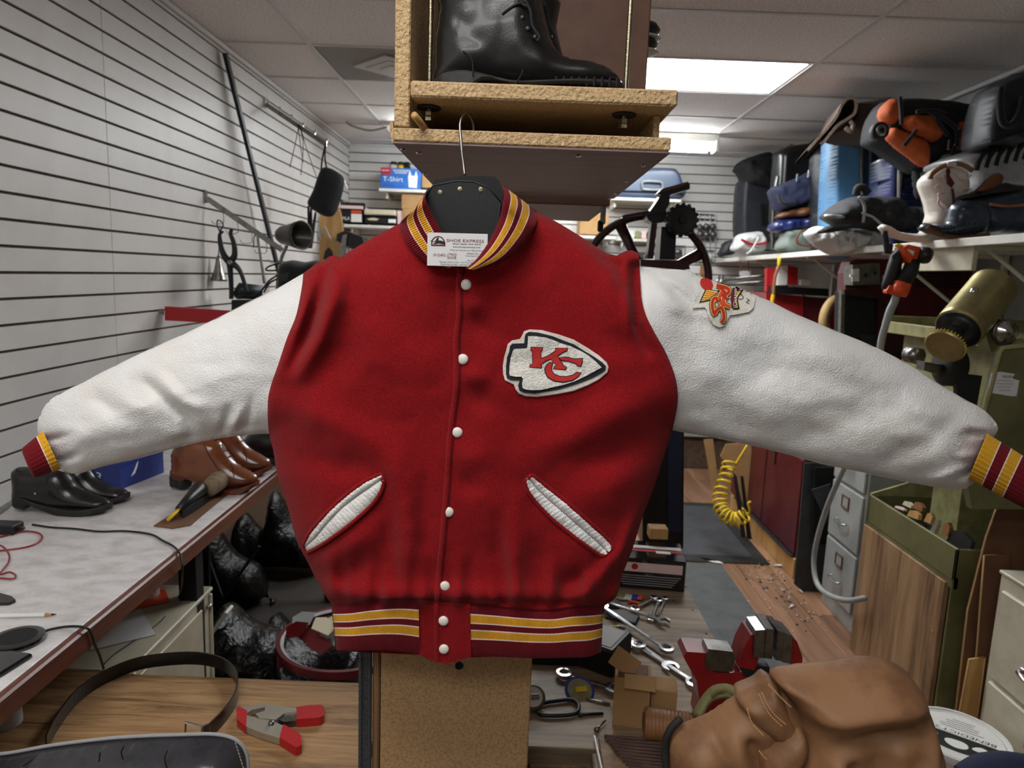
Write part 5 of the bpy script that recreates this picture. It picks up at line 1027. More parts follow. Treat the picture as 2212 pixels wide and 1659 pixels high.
MB(frame(p, Vector((0, 0, 1)).cross(q-p), None) if False else frame(p, (q-p).cross(Vector((0, 0, 1))), (0, 0, 1))).lathe([(.001, .03), (.03, .024), (.042, 0), (.044, -.03), (.05, -.05), (.062, -.10), (.066, -.12), (.06, -.118), (.04, -.05), (.001, -.04)], 24).build('lamp_shade', 'olive_black', LM, True)
MB().tube(smooth([aY(620, 530, YL), aY(610, 552, YL), aY(603, 580, YL), aY(598, 640, YL), aY(592, 800, YL), aZ(590, 905, ZT+.02)], 40), .008, 8).build('gooseneck', 'steel', LM, True)
MB(Matrix.Translation(aZ(590, 905, ZT))).lathe([(.07, 0), (.075, .01), (.06, .02), (.01, .026)], 24).build('lamp_base', 'black_plastic', LM, True)
GM = thing('bench_machine', 'black sewing machine with cables behind the left sleeve top', 'machine', tuple(aZ(650, 930, ZT)))
YG = aZ(650, 930, ZT).y; puff('machine_head', [(600, 600), (606, 572), (630, 562), (660, 566), (690, 564), (700, 600), (700, 640), (610, 640)], YG, .07, 30, 8, 'black_fabric', GM, 40); slab('machine_body', [(600, 620), (700, 620), (700, 930), (600, 926)], YG+.02, .14, 'black_plastic', GM)
slab('grey_panel', [(604, 592), (624, 588), (622, 606), (606, 608)], YG-.07, .01, 'dark_steel', GM)
for s in ([(604, 568), (580, 576), (576, 584), (600, 584)], [(600, 594), (580, 608), (565, 628), (550, 640)], [(600, 602), (582, 612), (570, 632)]): wire('cable', [(x, y, YG-.02) for x, y in s], .004, 'black_cord', GM, 20)
G2 = thing('bench_grinder', 'small dark grinder motor on the counter behind the left sleeve', 'grinder', tuple(aZ(540, 890, ZT)))
YG2 = aZ(540, 890, ZT).y; MB().tube([aY(508, 640, YG2-.02), aY(520, 628, YG2), aY(566, 632, YG2+.04)], [.02, .04, .035], 16).build('motor', 'dark_steel', G2, True); slab('stand', [(500, 648), (580, 648), (580, 890), (500, 890)], YG2, .08, 'black_plastic', G2)
RP = thing('red_press', 'red metal bar press with chrome handle end poking out above the left sleeve', 'press', tuple(aZ(500, 940, ZT)))
YP = aZ(500, 940, ZT).y; MB().tube([aY(313, 676, YP), aY(322, 676, YP), aY(330, 676, YP), aY(352, 675, YP)], [.008, .011, .009, .011], 12).build('handle_end', 'chrome', RP, True); slab('press_bar', [(356, 662), (560, 676), (560, 704), (356, 692)], YP, .03, 'red_plastic', RP); slab('press_stand', [(480, 690), (520, 690), (530, 940), (470, 940)], YP, .03, 'black_plastic', RP)
LWB = thing('wooden_board', 'light wooden board with a round cut-out leaning in the far left corner', 'board', tuple(aY(715, 900, 5.3)))
slab('board_face', [(690, 452), (700, 444), (728, 446), (736, 460), (744, 520), (752, 700), (758, 1100), (690, 1100), (690, 600)], 5.3, .02, 'light_wood', LWB); slab('cut_out', [(698, 560), (702, 542), (710, 534), (717, 542), (722, 560)], 5.296, .004, 'dark_steel', LWB)
wire('cord', [(690, 470, 5.27), (688, 520, 5.27), (700, 490, 5.27), (712, 512, 5.27), (722, 520, 5.27)], .006, 'grey_metal', LWB, 24)
# ------------------------------------------------------------------ under the left counter
ZF = .72
FC = thing('metal_cabinet', 'beige metal drawer cabinet tucked under the grey counter', 'cabinet', (-1.1, 1.9, 0))
f0 = aZ(454, 1272, ZF); n0 = aZ(300, 1432, ZF); XF = (f0.x+n0.x)/2; YF0, YF1 = 1.52, f0.y
MB().box(((XL+.06+XF)/2, (YF0+YF1)/2, ZF/2), (XF-XL-.06, YF1-YF0, ZF), b=.004).build('cabinet_body', 'cream_metal', FC); MB().box(((XL+.06+XF)/2, (YF0+YF1)/2, ZF+.001), (XF-XL-.05, YF1-YF0+.008, .012), b=.003).build('cabinet_top', 'cream_metal', FC)
MB().box((XF+.003, (YF0+YF1)/2-.02, ZF-.17), (.006, YF1-YF0-.1, .28), b=.002).build('side_panel', 'cream_metal', FC)
MB().box((XF+.008, (YF0+YF1)/2-.05, ZF-.17), (.006, .07, .05), b=.002).build('label_holder', 'grey_metal', FC)
MB(frame((XF+.002, YF1-.03, ZF-.04), (0, 1, 0), (0, 0, 1))).lathe([(.001, .012), (.007, .012), (.009, 0)], 12).build('lock', 'chrome', FC, True)
for y in (YF1-.01, YF0+.02): MB().box((XF+.003, y, ZF/2), (.008, .012, ZF-.02)).build('corner_rib', 'cream_metal', FC)
one(MB().prism([(p.x, p.y) for p in (aZ(x, y, ZF+.008) for x, y in ((188, 1378), (304, 1315), (336, 1372), (196, 1405)))], ZF+.0075, ZF+.0095), 'paper_sheet', 'paper', 'folded white paper sheet on the beige cabinet', 'paper')
one(MB().lathe([(.02, 0), (.03, 0), (.03, .05), (.02, .05)], 18, close=True, fr=Matrix.Translation(aZ(320, 1285, ZF+.012))), 'tape_roll', 'white_plastic', 'white tape roll standing under the counter edge', 'tape roll', True, angle=40)
one(MB().box(aZ(312, 1296, ZF+.010), (.12, .09, .005), rz=.6), 'orange_folder', 'orange', 'orange folder lying on the beige cabinet under the counter', 'folder')
one(MB(frame(aY(454, 1372, 2.35), (.5, .0, .72), (0, 1, 0))).box((.04, 0, 0), (.17, .06, .012)), 'metal_strip', 'white_paint', 'white metal strip leaning beside the beige cabinet', 'strip')
ST = thing('ring_stand', 'red metal ring stand holding a bag of scraps under the jacket', 'stand', tuple(aZ(715, 1640, 0)))
rc = aY(746, 1380, 2.27); rr_ = .222; zc = rc.z
MB(Matrix.Translation((rc.x, 2.27, zc))).lathe([(rr_-.008, -.015), (rr_+.006, -.015), (rr_+.008, .0), (rr_+.006, .012), (rr_-.008, .012)], 64, close=True).build('ring', 'maroon_paint', ST, True, angle=30)
MB(Matrix.Translation((rc.x, 2.27, zc))).lathe([(rr_-.02, .004), (rr_-.009, .011), (rr_-.009, .003)], 64, close=True).build('ring_lip', 'grey_metal', ST, True, angle=30)
for a in (.9, 2.4, 3.75, 5.4):
    p = Vector((rc.x+rr_*math.cos(a), 2.27+rr_*math.sin(a), zc)); MB().box((p.x, p.y, zc/2), (.022, .012, zc), rz=a).build('leg', 'maroon_paint', ST)
mk('bag_plastic', (6, 6, 7), .3, bump=(45, .6, .012), spec=.35)
for k, (x, y, Y, w_, h_, lb) in enumerate(((480, 1420, 2.55, 150, 110, 'crumpled black rubbish bag beside the beige cabinet'), (690, 1440, 2.25, 110, 70, 'black rubbish bag hanging inside the red ring stand'), (590, 1430, 2.95, 120, 100, 'black rubbish bag behind the red ring stand'), (455, 1290, 3.35, 130, 150, 'large black bag added to darken the space under the far counter end'), (590, 1230, 3.75, 120, 170, 'tall black bag added to darken the wall beside the jacket'))):  # the last two bags are added to fill the shade with black
    o_ = puff('rubbish_bag', [(x-w_, pyz(x, .01, Y)), (x-w_, y), (x-w_*.6, y-h_*.7), (x-w_*.2, y-h_*.5), (x, y-h_), (x+w_*.4, y-h_*.6), (x+w_*.8, y-h_*.4), (x+w_, y+20), (x+w_*.9, pyz(x, .01, Y))] if k != 1 else [(x-85, pyz(x, .01, Y)), (x-92, y), (x-80, y-62), (x, y-30), (x+80, y-50), (x+100, y), (x+90, pyz(x, .01, Y))], Y, .15, 60, 9, 'bag_plastic', None, 60, bag_relief(1.4, .035)); tag(o_, lb, 'rubbish bag', 'rubbish bags')
mk('scrap_cream', (206, 196, 170), .7); mk('scrap_maroon', (92, 18, 22), .3)
for k, (x, y, m) in enumerate(((640, 1360, 'scrap_maroon'), (668, 1372, 'scrap_maroon'), (700, 1352, 'scrap_cream'), (730, 1345, 'scrap_cream'), (742, 1382, 'scrap_cream'), (760, 1400, 'scrap_cream'), (690, 1392, 'scrap_maroon'), (655, 1338, 'grey_metal'))):
    p = aY(x, y, 2.27+.04*math.sin(k*2)); fr = frame(p, (1, .3*math.sin(k), .4*math.cos(k*1.7)), (0, .8, .6)); o_ = MB(fr).prism([(-.04, -.02), (.02, -.03), (.045, .01), (.0, .03), (-.035, .02)], 0, .003)
    one(o_, 'leather_scrap', m, ('leftmost maroon', 'middle maroon', 'topmost cream', 'cream, right of the ring stand leg,', 'small cream', 'lowest cream', 'lowest maroon', 'grey')[k]+' leather scrap in the bag inside the red ring', 'leather scrap', group='scraps in the ring stand bag')
FCh = thing('folded_rack', 'folded dark wire rack standing in the gloom under the counter', 'rack', tuple(aY(450, 1250, 2.9)))
for s in ([(440, 1180), (480, 1290)], [(560, 1180), (470, 1310)], [(410, 1170), (410, 1265)], [(430, 1170), (432, 1265)], [(450, 1170), (452, 1265)]): MB().tube([aY(s[0][0], s[0][1], 2.9), aY(s[1][0], s[1][1], 2.85)], .007, 6).build('rack_wire', 'dark_steel', FCh)
# ------------------------------------------------------------------ long shelf on the right wall
ZS = 1.872; XS = 1.70
SH = thing('wall_shelf', 'long white shelf on the right wall loaded with luggage and boots', 'shelf', (2.0, 4.0, ZS-.03))
MB().box(((XS+XR)/2, 4.1, ZS-.012), (XR-XS, 4.28, .022), b=.002).build('shelf_board', 'white_paint', SH)
MB().box((XS-.004, 4.1, ZS-.014), (.012, 4.28, .032), b=.003).build('shelf_lip', 'white_paint', SH)
for y in (2.75, 3.45, 4.35, 5.3):
    MB().tube([(XS+.06, y, ZS-.03), (XR-.01, y, ZS-.42)], .008, 6).build('bracket', 'white_paint', SH); MB().box((XR-.012, y, ZS-.25), (.02, .03, .46)).build('bracket_rail', 'white_paint', SH); MB().box(((XS+XR)/2, y, ZS-.032), (XR-XS-.06, .03, .018)).build('bracket_arm', 'white_paint', SH)
MB().box((XS+.03, 3.0, ZS-.07), (.02, .5, .10)).build('apron_board', 'cream_metal', SH)
c5 = lambda P: [(1560+x*.29542, 150+y*.29536) for x, y in P]
def soft(name, label, cat, pts, Y, depth, mat, W=10, sp=4, rel=0, group=None, sm=40, root=None, part='body'):
    R = root or thing(name, label, cat, tuple(aY(sum(p[0] for p in pts)/len(pts), max(p[1] for p in pts), Y+depth/2)), group)
    k = mpp(Y); P = [tuple(q) for q in smooth(pp(pts, Y), sm, True)] if sm else pp(pts, Y)
    MB(pf(Y+depth/2)).pillow(P, depth/2, W*k, sp*k, relief=(bag_relief(1, rel) if rel else None)).build(part, mat, R, True); return R
mk('case_dark', (34, 36, 42), .5, var=(12, .4, (46, 48, 54))); mk('case_black', (20, 21, 24), .3, coat=.2); mk('case_teal_lit', (96, 148, 192), .45, var=(6, .4, (80, 130, 176))); mk('case_teal', (30, 62, 88), .7, bump=(300, .2)); mk('case_navy', (26, 36, 92), .35, coat=.3); mk('case_silver', (168, 170, 172), .35, .3, var=(30, .3, (146, 148, 150)))
mk('duffel_orange', (190, 88, 34), .75, var=(10, .4, (160, 70, 26)), bump=(240, .3)); mk('rug_brown', (86, 70, 62), .95, var=(160, .5, (60, 48, 42)), bump=(200, 1, .006)); mk('rug_edge', (168, 148, 130), .95, var=(90, .5, (120, 102, 88)), bump=(120, 1, .01)); mk('bag_green', (120, 130, 122), .6)
mk('plastic_white', (222, 224, 224), .3, bump=(60, .6, .01)); mk('boot_white', (222, 214, 204), .45, var=(10, .4, (204, 194, 184))); mk('boot_blue', (38, 52, 68), .3, coat=.3, var=(18, .5, (26, 36, 48))); mk('brown_bag', (104, 62, 34), .5)
def piping(R, pts, Y, r, mat, n=30, nm='piping'): MB().tube(smooth([aY(x, y, Y) for x, y in pts], n), r, 6).build(nm, mat, R, True)
R = soft('suitcase', 'dark grey upright suitcase at the far end of the shelf by the back wall', 'suitcase', [(1606, 396), (1625, 386), (1668, 384), (1672, 505), (1664, 526), (1606, 530)], 5.75, .3, 'case_dark', 8); piping(R, [(1640, 388, ), (1644, 450), (1646, 520)], 5.76, .008, 'black_matte'); slab('handle', [(1645, 440), (1652, 440), (1652, 485), (1646, 485)], 5.72, .03, 'black_plastic', R)
R = soft('duffel_bag', 'crumpled black duffel bag on top of the far dark suitcase', 'bag', [(1600, 356), (1612, 342), (1640, 330), (1676, 322), (1684, 350), (1680, 400), (1650, 402), (1622, 394), (1612, 372)], 5.65, .34, 'bag_black', 14, 6, .05); MB().ball(aY(1606, 352, 5.7), .022, 6).build('foot_knob', 'black_plastic', R, True)
R = soft('suitcase', 'tall black hard-shell suitcase with pale rim on the far shelf', 'suitcase', [(1684, 345), (1692, 322), (1712, 310), (1760, 303), (1790, 302), (1796, 500), (1790, 530), (1686, 536)], 5.05, .24, 'case_black', 16); piping(R, [(1684, 530), (1684, 360), (1692, 326), (1712, 313)], 5.12, .010, 'steel'); piping(R, [(1668, 540), (1672, 430), (1680, 380)], 5.05, .012, 'steel', nm='trim_strip')
R = soft('travel_bag', 'navy travel bag lying on folded things in front of the black suitcase', 'bag', [(1680, 404), (1700, 394), (1738, 378), (1778, 364), (1784, 428), (1752, 440), (1706, 452), (1694, 448)], 4.62, .26, 'navy', 9, 5, .02); [MB().box(aY(x, y, 4.61), (.014, .01, .05)).build('buckle', 'chrome', R) for x, y in ((1722, 384), (1747, 376))]; piping(R, [(1682, 420), (1690, 438), (1712, 436)], 4.58, .012, 'black_fabric', nm='strap')
soft('satchel', 'brown leather satchel squeezed under the navy travel bag', 'bag', [(1692, 464), (1712, 450), (1745, 444), (1778, 442), (1778, 466), (1730, 470), (1700, 470)], 4.62, .24, 'brown_bag', 8, 5, .03)
soft('folded_cloth', 'folded blue cloth under the brown satchel', 'cloth', [(1677, 488), (1690, 474), (1730, 468), (1772, 468), (1774, 492), (1730, 498), (1688, 500)], 4.62, .24, 'case_navy', 8, 5, .03)
R = soft('handbag', 'grey-green handbag with brown strap on the shelf edge', 'bag', [(1692, 542), (1698, 512), (1706, 496), (1750, 492), (1776, 494), (1772, 542)], 4.60, .2, 'bag_green', 10, 5, .015); piping(R, [(1760, 496), (1735, 498), (1722, 512), (1726, 528), (1760, 534)], 4.56, .008, 'brown_bag', nm='strap')
R = soft('suitcase', 'slim dark suitcase with pink zip pulls beside the teal one', 'suitcase', [(1776, 350), (1784, 322), (1806, 312), (1812, 320), (1808, 480), (1800, 532), (1772, 534)], 4.44, .24, 'case_dark', 7)
for y in (392, 408, 446): MB().box(aY(1792-(y-392)*.1, y, 4.43), (.012, .012, .04)).build('zip_pull', 'ink_maroon', R)
R = soft('suitcase', 'teal suitcase, lit side painted light blue, with fabric front and pale piping', 'suitcase', [(1810, 300), (1816, 286), (1836, 278), (1858, 278), (1864, 300), (1862, 530), (1804, 536)], 4.15, .26, 'case_teal_lit', 6)  # light blue paints the lit side of the teal case
soft('', '', '', [(1858, 300), (1872, 284), (1896, 286), (1925, 302), (1948, 330), (1954, 420), (1950, 525), (1860, 530)], 4.14, .26, 'case_teal', 14, root=R, part='fabric_front')
for pts in ([(1862, 420), (1862, 310), (1872, 290), (1886, 286)], [(1880, 430), (1880, 330), (1884, 300), (1900, 290), (1920, 298)], [(1900, 430), (1900, 345), (1906, 322), (1926, 312), (1944, 322)]): piping(R, pts, 4.11, .010, 'steel')
MB().box(aY(1850, 305, 4.12), (.02, .02, .05), R=Matrix.Rotation(.6, 3, 'Y')).build('handle_clip', 'chrome', R)
R = soft('suitcase', 'navy ribbed hard-shell suitcase half hidden behind the orange bag', 'suitcase', [(1926, 350), (1936, 332), (1960, 324), (1986, 332), (1992, 350), (1994, 520), (1926, 526)], 3.72, .26, 'case_navy', 7)
for k in range(9): piping(R, [(1952, 340+k*16), (1972, 338+k*16), (1984, 342+k*16)], 3.715, .008, 'case_navy', 8, 'shell_rib')
piping(R, [(1942, 500), (1944, 360), (1950, 332)], 3.70, .012, 'steel'); MB().box(aY(1948, 390, 3.70), (.02, .03, .10)).build('handle', 'black_plastic', R)
# rolled rug and orange wheeled bag on top
RG = thing('rolled_rug', 'rolled brown rug with frayed pale edge on top of the suitcases', 'rug', tuple(aY(1830, 300, 3.9)))
P = np.array(smooth([(p[0], p[1]) for p in [(1744, 326), (1766, 300), (1788, 276), (1808, 250), (1818, 228), (1830, 214), (1844, 212), (1850, 224), (1846, 244), (1832, 256), (1812, 268), (1796, 286), (1780, 306), (1772, 312)]], 70)); t = np.gradient(P, axis=0); t /= np.linalg.norm(t, axis=1)[:, None]; nn = np.stack([-t[:, 1], t[:, 0]], 1)
A_ = [aY(*p, 3.80) for p in P-nn*3]; B_ = [aY(*p, 3.80) for p in P+nn*3]; k = len(P); dp = Vector((.10, .42, 0))
for nm, y0, y1, m in (('frayed_edge', -.008, .02, 'rug_edge'), ('rug_layer', .02, 1, 'rug_brown')):
    vs = [a+dp*y0 for a in A_]+[b+dp*y0 for b in B_]+[a+dp*y1 for a in A_]+[b+dp*y1 for b in B_]
    fs = [f for i in range(k-1) for f in ((i, i+1, k+i+1, k+i), (2*k+i, 3*k+i, 3*k+i+1, 2*k+i+1), (i, 2*k+i, 2*k+i+1, i+1), (k+i, k+i+1, 3*k+i+1, 3*k+i))]; MB().add(vs, fs).build(nm, m, RG, True, angle=40)
soft('', '', '', [(1846, 216), (1900, 206), (1940, 206), (1946, 292), (1890, 296), (1838, 284), (1830, 262), (1848, 246)], 3.84, .40, 'rug_brown', 14, root=RG, part='rug_roll'); piping(RG, [(1836, 262), (1842, 270), (1838, 284), (1826, 276)], 3.80, .012, 'rug_edge', nm='frayed_edge')
OB = soft('wheeled_bag', 'orange and black wheeled duffel bag on top of the luggage', 'bag', c5([(1180, 430), (1205, 310), (1260, 210), (1310, 178), (1500, 172), (1800, 198), (1900, 240), (1945, 320), (1940, 560), (1800, 575), (1690, 620), (1560, 735), (1420, 650), (1290, 560), (1185, 505)]), 3.42, .30, 'bag_black', 24, 6, .03)
soft('', '', '', c5([(1238, 480), (1270, 410), (1380, 450), (1500, 500), (1545, 560), (1530, 705), (1420, 640), (1300, 545)]), 3.39, .10, 'duffel_orange', 10, 5, .008, root=OB, part='orange_base')
soft('', '', '', c5([(1196, 300), (1225, 235), (1290, 190), (1330, 260), (1350, 330), (1280, 400), (1220, 360)]), 3.39, .12, 'duffel_orange', 14, 5, .02, root=OB, part='orange_panel')
soft('', '', '', c5([(1370, 350), (1420, 312), (1560, 318), (1640, 370), (1660, 470), (1600, 512), (1480, 470), (1385, 410)]), 3.35, .14, 'duffel_orange', 16, 5, .03, root=OB, part='orange_pocket')
soft('', '', '', c5([(1760, 372), (1860, 390), (1935, 430), (1935, 548), (1760, 560)]), 3.38, .12, 'duffel_orange', 14, 5, .02, root=OB, part='orange_panel'); soft('', '', '', c5([(1850, 240), (1920, 270), (1945, 350), (1880, 360), (1840, 300)]), 3.38, .12, 'duffel_orange', 12, 5, .02, root=OB, part='orange_panel')
for s in ([(1300, 200), (1310, 320), (1312, 400)], [(1500, 300), (1700, 420), (1720, 560)], [(1560, 330), (1600, 420), (1650, 480)], [(1330, 560), (1400, 470), (1420, 440)], [(1700, 560), (1690, 620), (1660, 680)], [(1420, 310), (1560, 300), (1640, 330)]): piping(OB, c5(s), 3.34, .009, 'black_fabric', 14, 'webbing')
fr = frame(aY(*c5([(1158, 448)])[0], 3.37), (1, 0, 0), (0, 0, 1)); MB(fr).lathe([(.001, .012), (.012, .012), (.02, .004), (.034, .006), (.04, 0), (.04, -.03)], 20).build('wheel', 'black_rubber', OB, True); MB(fr).lathe([(.012, .014), (.026, .010), (.026, .013), (.012, .018)], 12, close=True).build('wheel_hub', 'steel', OB, True)
[MB().box(aY(x, y, 3.34), (.016, .012, .045)).build('zip_pull', 'chrome', OB) for x, y in c5([(1700, 580), (1660, 550), (1730, 470)])]
R = soft('silver_case', 'silver ribbed hard-shell suitcase lying at the right end of the shelf', 'suitcase', c5([(1738, 660), (1760, 620), (1850, 585), (2000, 540), (2207, 498), (2290, 490), (2290, 860), (2100, 900), (1860, 900), (1835, 760)]), 3.12, .36, 'case_silver', 22, 6)
for k, x in enumerate((1880, 1950, 2020, 2090, 2160, 2225)): piping(R, c5([(x-25, 735-(x-1880)*.22), (x+0, 660-(x-1880)*.22), (x+40, 600-(x-1880)*.22)]), 3.125, .012, 'black_matte', 14, 'groove')
R = soft('backpack', 'dark grey backpack with strap at the top right corner of the shelf', 'bag', c5([(1955, 560), (1960, 400), (1990, 250), (2040, 110), (2100, 60), (2207, 20), (2290, 10), (2290, 500), (2100, 520)]), 3.02, .22, 'case_dark', 14, 6, .01); piping(R, c5([(2040, 130), (2030, 260), (2050, 390), (2120, 400), (2180, 300), (2200, 200)]), 2.99, .014, 'black_fabric', 24, 'strap'); piping(R, c5([(1960, 530), (2080, 490), (2207, 450)]), 3.01, .006, 'black_matte', 12, 'seam')
R = soft('duffel_bag', 'black zip-up duffel bag slumped across the middle of the shelf', 'bag', c5([(850, 1056), (890, 1000), (985, 930), (1080, 905), (1260, 902), (1390, 925), (1410, 980), (1500, 980), (1570, 1010), (1580, 1080), (1500, 1160), (1380, 1195), (1260, 1170), (1120, 1150), (980, 1140), (880, 1090)]), 3.42, .30, 'bag_black', 20, 5, .05)
piping(R, c5([(980, 920), (990, 870), (1030, 865), (1070, 905)]), 3.45, .018, 'bag_black', 14, 'handle'); piping(R, c5([(1000, 930), (1040, 1000), (1030, 1120)]), 3.40, .007, 'ink_grey', 14, 'zip'); piping(R, c5([(1020, 1050), (1100, 1080), (1170, 1140)]), 3.40, .006, 'ink_grey', 14, 'zip'); soft('', '', '', c5([(766, 1070), (790, 1052), (890, 1060), (930, 1075), (880, 1092), (790, 1090)]), 3.38, .08, 'case_silver', 6, 5, root=R, part='grey_corner'); soft('', '', '', c5([(1410, 740), (1430, 735), (1540, 870), (1560, 960), (1440, 940)]), 3.5, .05, 'bag_black', 6, 5, root=R, part='raised_flap'); soft('', '', '', c5([(735, 1195), (800, 1140), (960, 1130), (1010, 1150), (880, 1180)]), 3.36, .10, 'bag_black', 6, 5, root=R, part='flap')
R = soft('plastic_bag', 'crumpled white plastic bag hanging over the shelf edge', 'bag', c5([(680, 1205), (700, 1160), (760, 1135), (900, 1150), (1060, 1160), (1150, 1150), (1260, 1200), (1290, 1270), (1180, 1300), (1060, 1310), (980, 1345), (880, 1356), (815, 1330), (740, 1275)]), 3.60, .22, 'plastic_white', 22, 4, .06); piping(R, c5([(950, 1100), (955, 1180), (935, 1300)]), 3.58, .004, 'felt_pink', 12, 'drawstring')
R = soft('laundry_stack', 'small stack of folded white towels with a red stripe at the far shelf end', 'towel', c5([(118, 1320), (140, 1240), (160, 1200), (270, 1180), (330, 1190), (340, 1320), (240, 1345)]), 5.3, .28, 'plastic_white', 10, 4, .03); piping(R, c5([(140, 1245), (230, 1280), (330, 1265)]), 5.27, .010, 'ink_red', 10, 'red_stripe'); piping(R, c5([(270, 1225), (215, 1320), (180, 1350)]), 5.2, .007, 'white_plastic', 10, 'cord')
soft('black_case', 'small dark box and pouch left of the white towels', 'box', c5([(0, 1330), (30, 1270), (60, 1250), (120, 1255), (115, 1340), (60, 1360), (0, 1365)]), 5.9, .2, 'case_dark', 6, 5, .02)
# cowboy boots
WBt = soft('cowboy_boot', 'white cowboy boot with red inlay standing on the shelf', 'boot', c5([(1515, 840), (1528, 775), (1590, 722), (1660, 690), (1750, 692), (1830, 738), (1842, 800), (1846, 885), (1800, 930), (1735, 960), (1710, 1040), (1706, 1130), (1590, 1150), (1556, 1112), (1576, 1050), (1545, 920)]), 2.98, .13, 'boot_white', 16, 5, .006)
soft('', '', '', c5([(1190, 1150), (1210, 1125), (1260, 1140), (1340, 1182), (1480, 1195), (1540, 1130), (1640, 1110), (1720, 1140), (1720, 1260), (1560, 1268), (1400, 1256), (1290, 1232), (1220, 1190)]), 2.99, .09, 'boot_white', 10, 5, root=WBt, part='foot')
slab('inlay', c5([(1640, 735), (1655, 716), (1670, 740), (1664, 775), (1700, 830), (1680, 866), (1650, 835), (1646, 790)]), 2.976, .01, 'ink_maroon', WBt); piping(WBt, c5([(1520, 800), (1535, 765), (1590, 722), (1660, 694), (1750, 694), (1830, 740)]), 2.985, .010, 'tan_leather', 24, 'top_trim'); piping(WBt, c5([(1682, 870), (1694, 960), (1700, 1120)]), 2.972, .005, 'ink_maroon', 12, 'side_seam'); slab('pull_tab', c5([(1650, 680), (1710, 676), (1716, 705), (1650, 710)]), 2.97, .03, 'boot_white', WBt)
for s in ([(1560, 860), (1590, 840), (1620, 860), (1620, 900), (1580, 910), (1600, 960), (1640, 1000), (1640, 1040)], [(1710, 760), (1740, 800), (1790, 800), (1820, 770)], [(1740, 900), (1780, 870), (1820, 880)], [(1570, 800), (1610, 790), (1630, 830)], [(1590, 930), (1580, 980), (1620, 1020)]): piping(WBt, c5(s), 2.972, .0035, 'felt_pink', 24, 'scroll_stitch')
BB = soft('cowboy_boot', 'blue studded cowboy boot lying in front of the white one', 'boot', c5([(1498, 1152), (1540, 1112), (1620, 1132), (1700, 1120), (1726, 1010), (1770, 962), (1880, 950), (1990, 1000), (2010, 1100), (1970, 1185), (1900, 1210), (1760, 1225), (1600, 1210), (1520, 1180)]), 2.84, .11, 'boot_blue', 22, 5, .006)
soft('', '', '', c5([(1730, 1000), (1800, 955), (1960, 930), (2207, 885), (2300, 880), (2300, 1180), (2100, 1190), (1990, 1180), (1900, 1060)]), 2.86, .12, 'boot_blue', 20, 6, .01, root=BB, part='shaft'); piping(BB, c5([(1500, 1150), (1560, 1196), (1700, 1228), (1850, 1224), (1950, 1204)]), 2.86, .010, 'brown_board', 24, 'sole_welt'); piping(BB, c5([(1960, 985), (2080, 1000), (2207, 990)]), 2.835, .006, 'tan_leather', 14, 'top_trim')
for i in range(22): x, y = 1580+(i % 8)*45+(i//8)*20, 1150+(i//8)*28-((i % 8)*4 if i//8 == 0 else 0); MB(frame(aY(*c5([(x, min(y, 1205))])[0], 2.842), (1, 0, 0), (0, 0, 1))).lathe([(.001, .004), (.003, .003), (.004, 0)], 8).build('stud', 'black_matte', BB, True)
R = soft('boot_shaft', 'brown and black boot shaft folded flat behind the blue boot', 'boot', c5([(1740, 935), (1800, 908), (1880, 880), (1960, 800), (2010, 762), (2050, 750), (2085, 785), (2070, 830), (2110, 820), (2160, 830), (2300, 850), (2300, 900), (1960, 938), (1800, 962)]), 2.92, .06, 'black_leather', 10, 5); soft('', '', '', c5([(1880, 880), (1960, 806), (2010, 766), (2050, 756), (2076, 786), (2050, 836), (1960, 890)]), 2.905, .03, 'brown_bag', 8, 5, root=R, part='brown_lining')
# ------------------------------------------------------------------ right side below the shelf
mk('green_black', (30, 32, 28), .6)
FM = thing('finishing_machine', 'maroon shoe finishing machine with grey switch box under the shelf', 'machine', (1.97, 4.4, 0))
MB().box((1.97, 4.52, .535), (.64, 1.28, .83), b=.006).build('base_cabinet', 'maroon_paint', FM)
for y0, y1 in ((3.90, 4.45), (4.47, 5.12)):
    MB().box((1.646, (y0+y1)/2, .42), (.012, y1-y0, .56), b=.004).build('door', 'maroon_paint', FM); MB().box((1.646, (y0+y1)/2, .83), (.012, y1-y0, .20), b=.004).build('drawer', 'maroon_paint', FM)
    MB().box((1.634, y1-.14, .62), (.010, .018, .11), b=.003).build('handle', 'steel', FM)
MB().box((1.70, 4.50, .06), (.12, 1.24, .12), b=.003).build('plinth', 'light_wood', FM); MB().box((1.655, 4.45, .13), (.06, 1.1, .012)).build('plinth_rail', 'dark_steel', FM)
HY = 3.72
slab('upper_housing', [(1826, 632), (1828, 590), (1836, 566), (1850, 560), (1990, 560), (2110, 566), (2110, 690), (1960, 690), (1900, 640)], HY, .10, 'maroon_paint', FM)
slab('side_cheek', [(1896, 640), (2110, 640), (2110, 1010), (1893, 1010)], HY+.02, .3, 'maroon_dark', FM); slab('dark_bay', [(1822, 628), (1900, 636), (1898, 1000), (1812, 1000)], HY+.05, .1, 'black_matte', FM); slab('bay_edge', [(1818, 626), (1826, 626), (1815, 1000), (1808, 1000)], HY, .03, 'steel', FM); slab('hood_edge', [(1824, 626), (1850, 622), (1930, 640), (1926, 648), (1824, 636)], HY-.03, .06, 'maroon_dark', FM)
sb = slab('switch_box', [(1842, 572), (1900, 568), (1902, 614), (1842, 616)], HY-.09, .10, 'steel', FM); slab('switch_plate', [(1842, 582), (1856, 580), (1856, 608), (1841, 608)], HY-.098, .01, 'white_plastic', FM); slab('switch_lever', [(1838, 593), (1850, 592), (1850, 598), (1838, 598)], HY-.12, .02, 'white_plastic', FM)
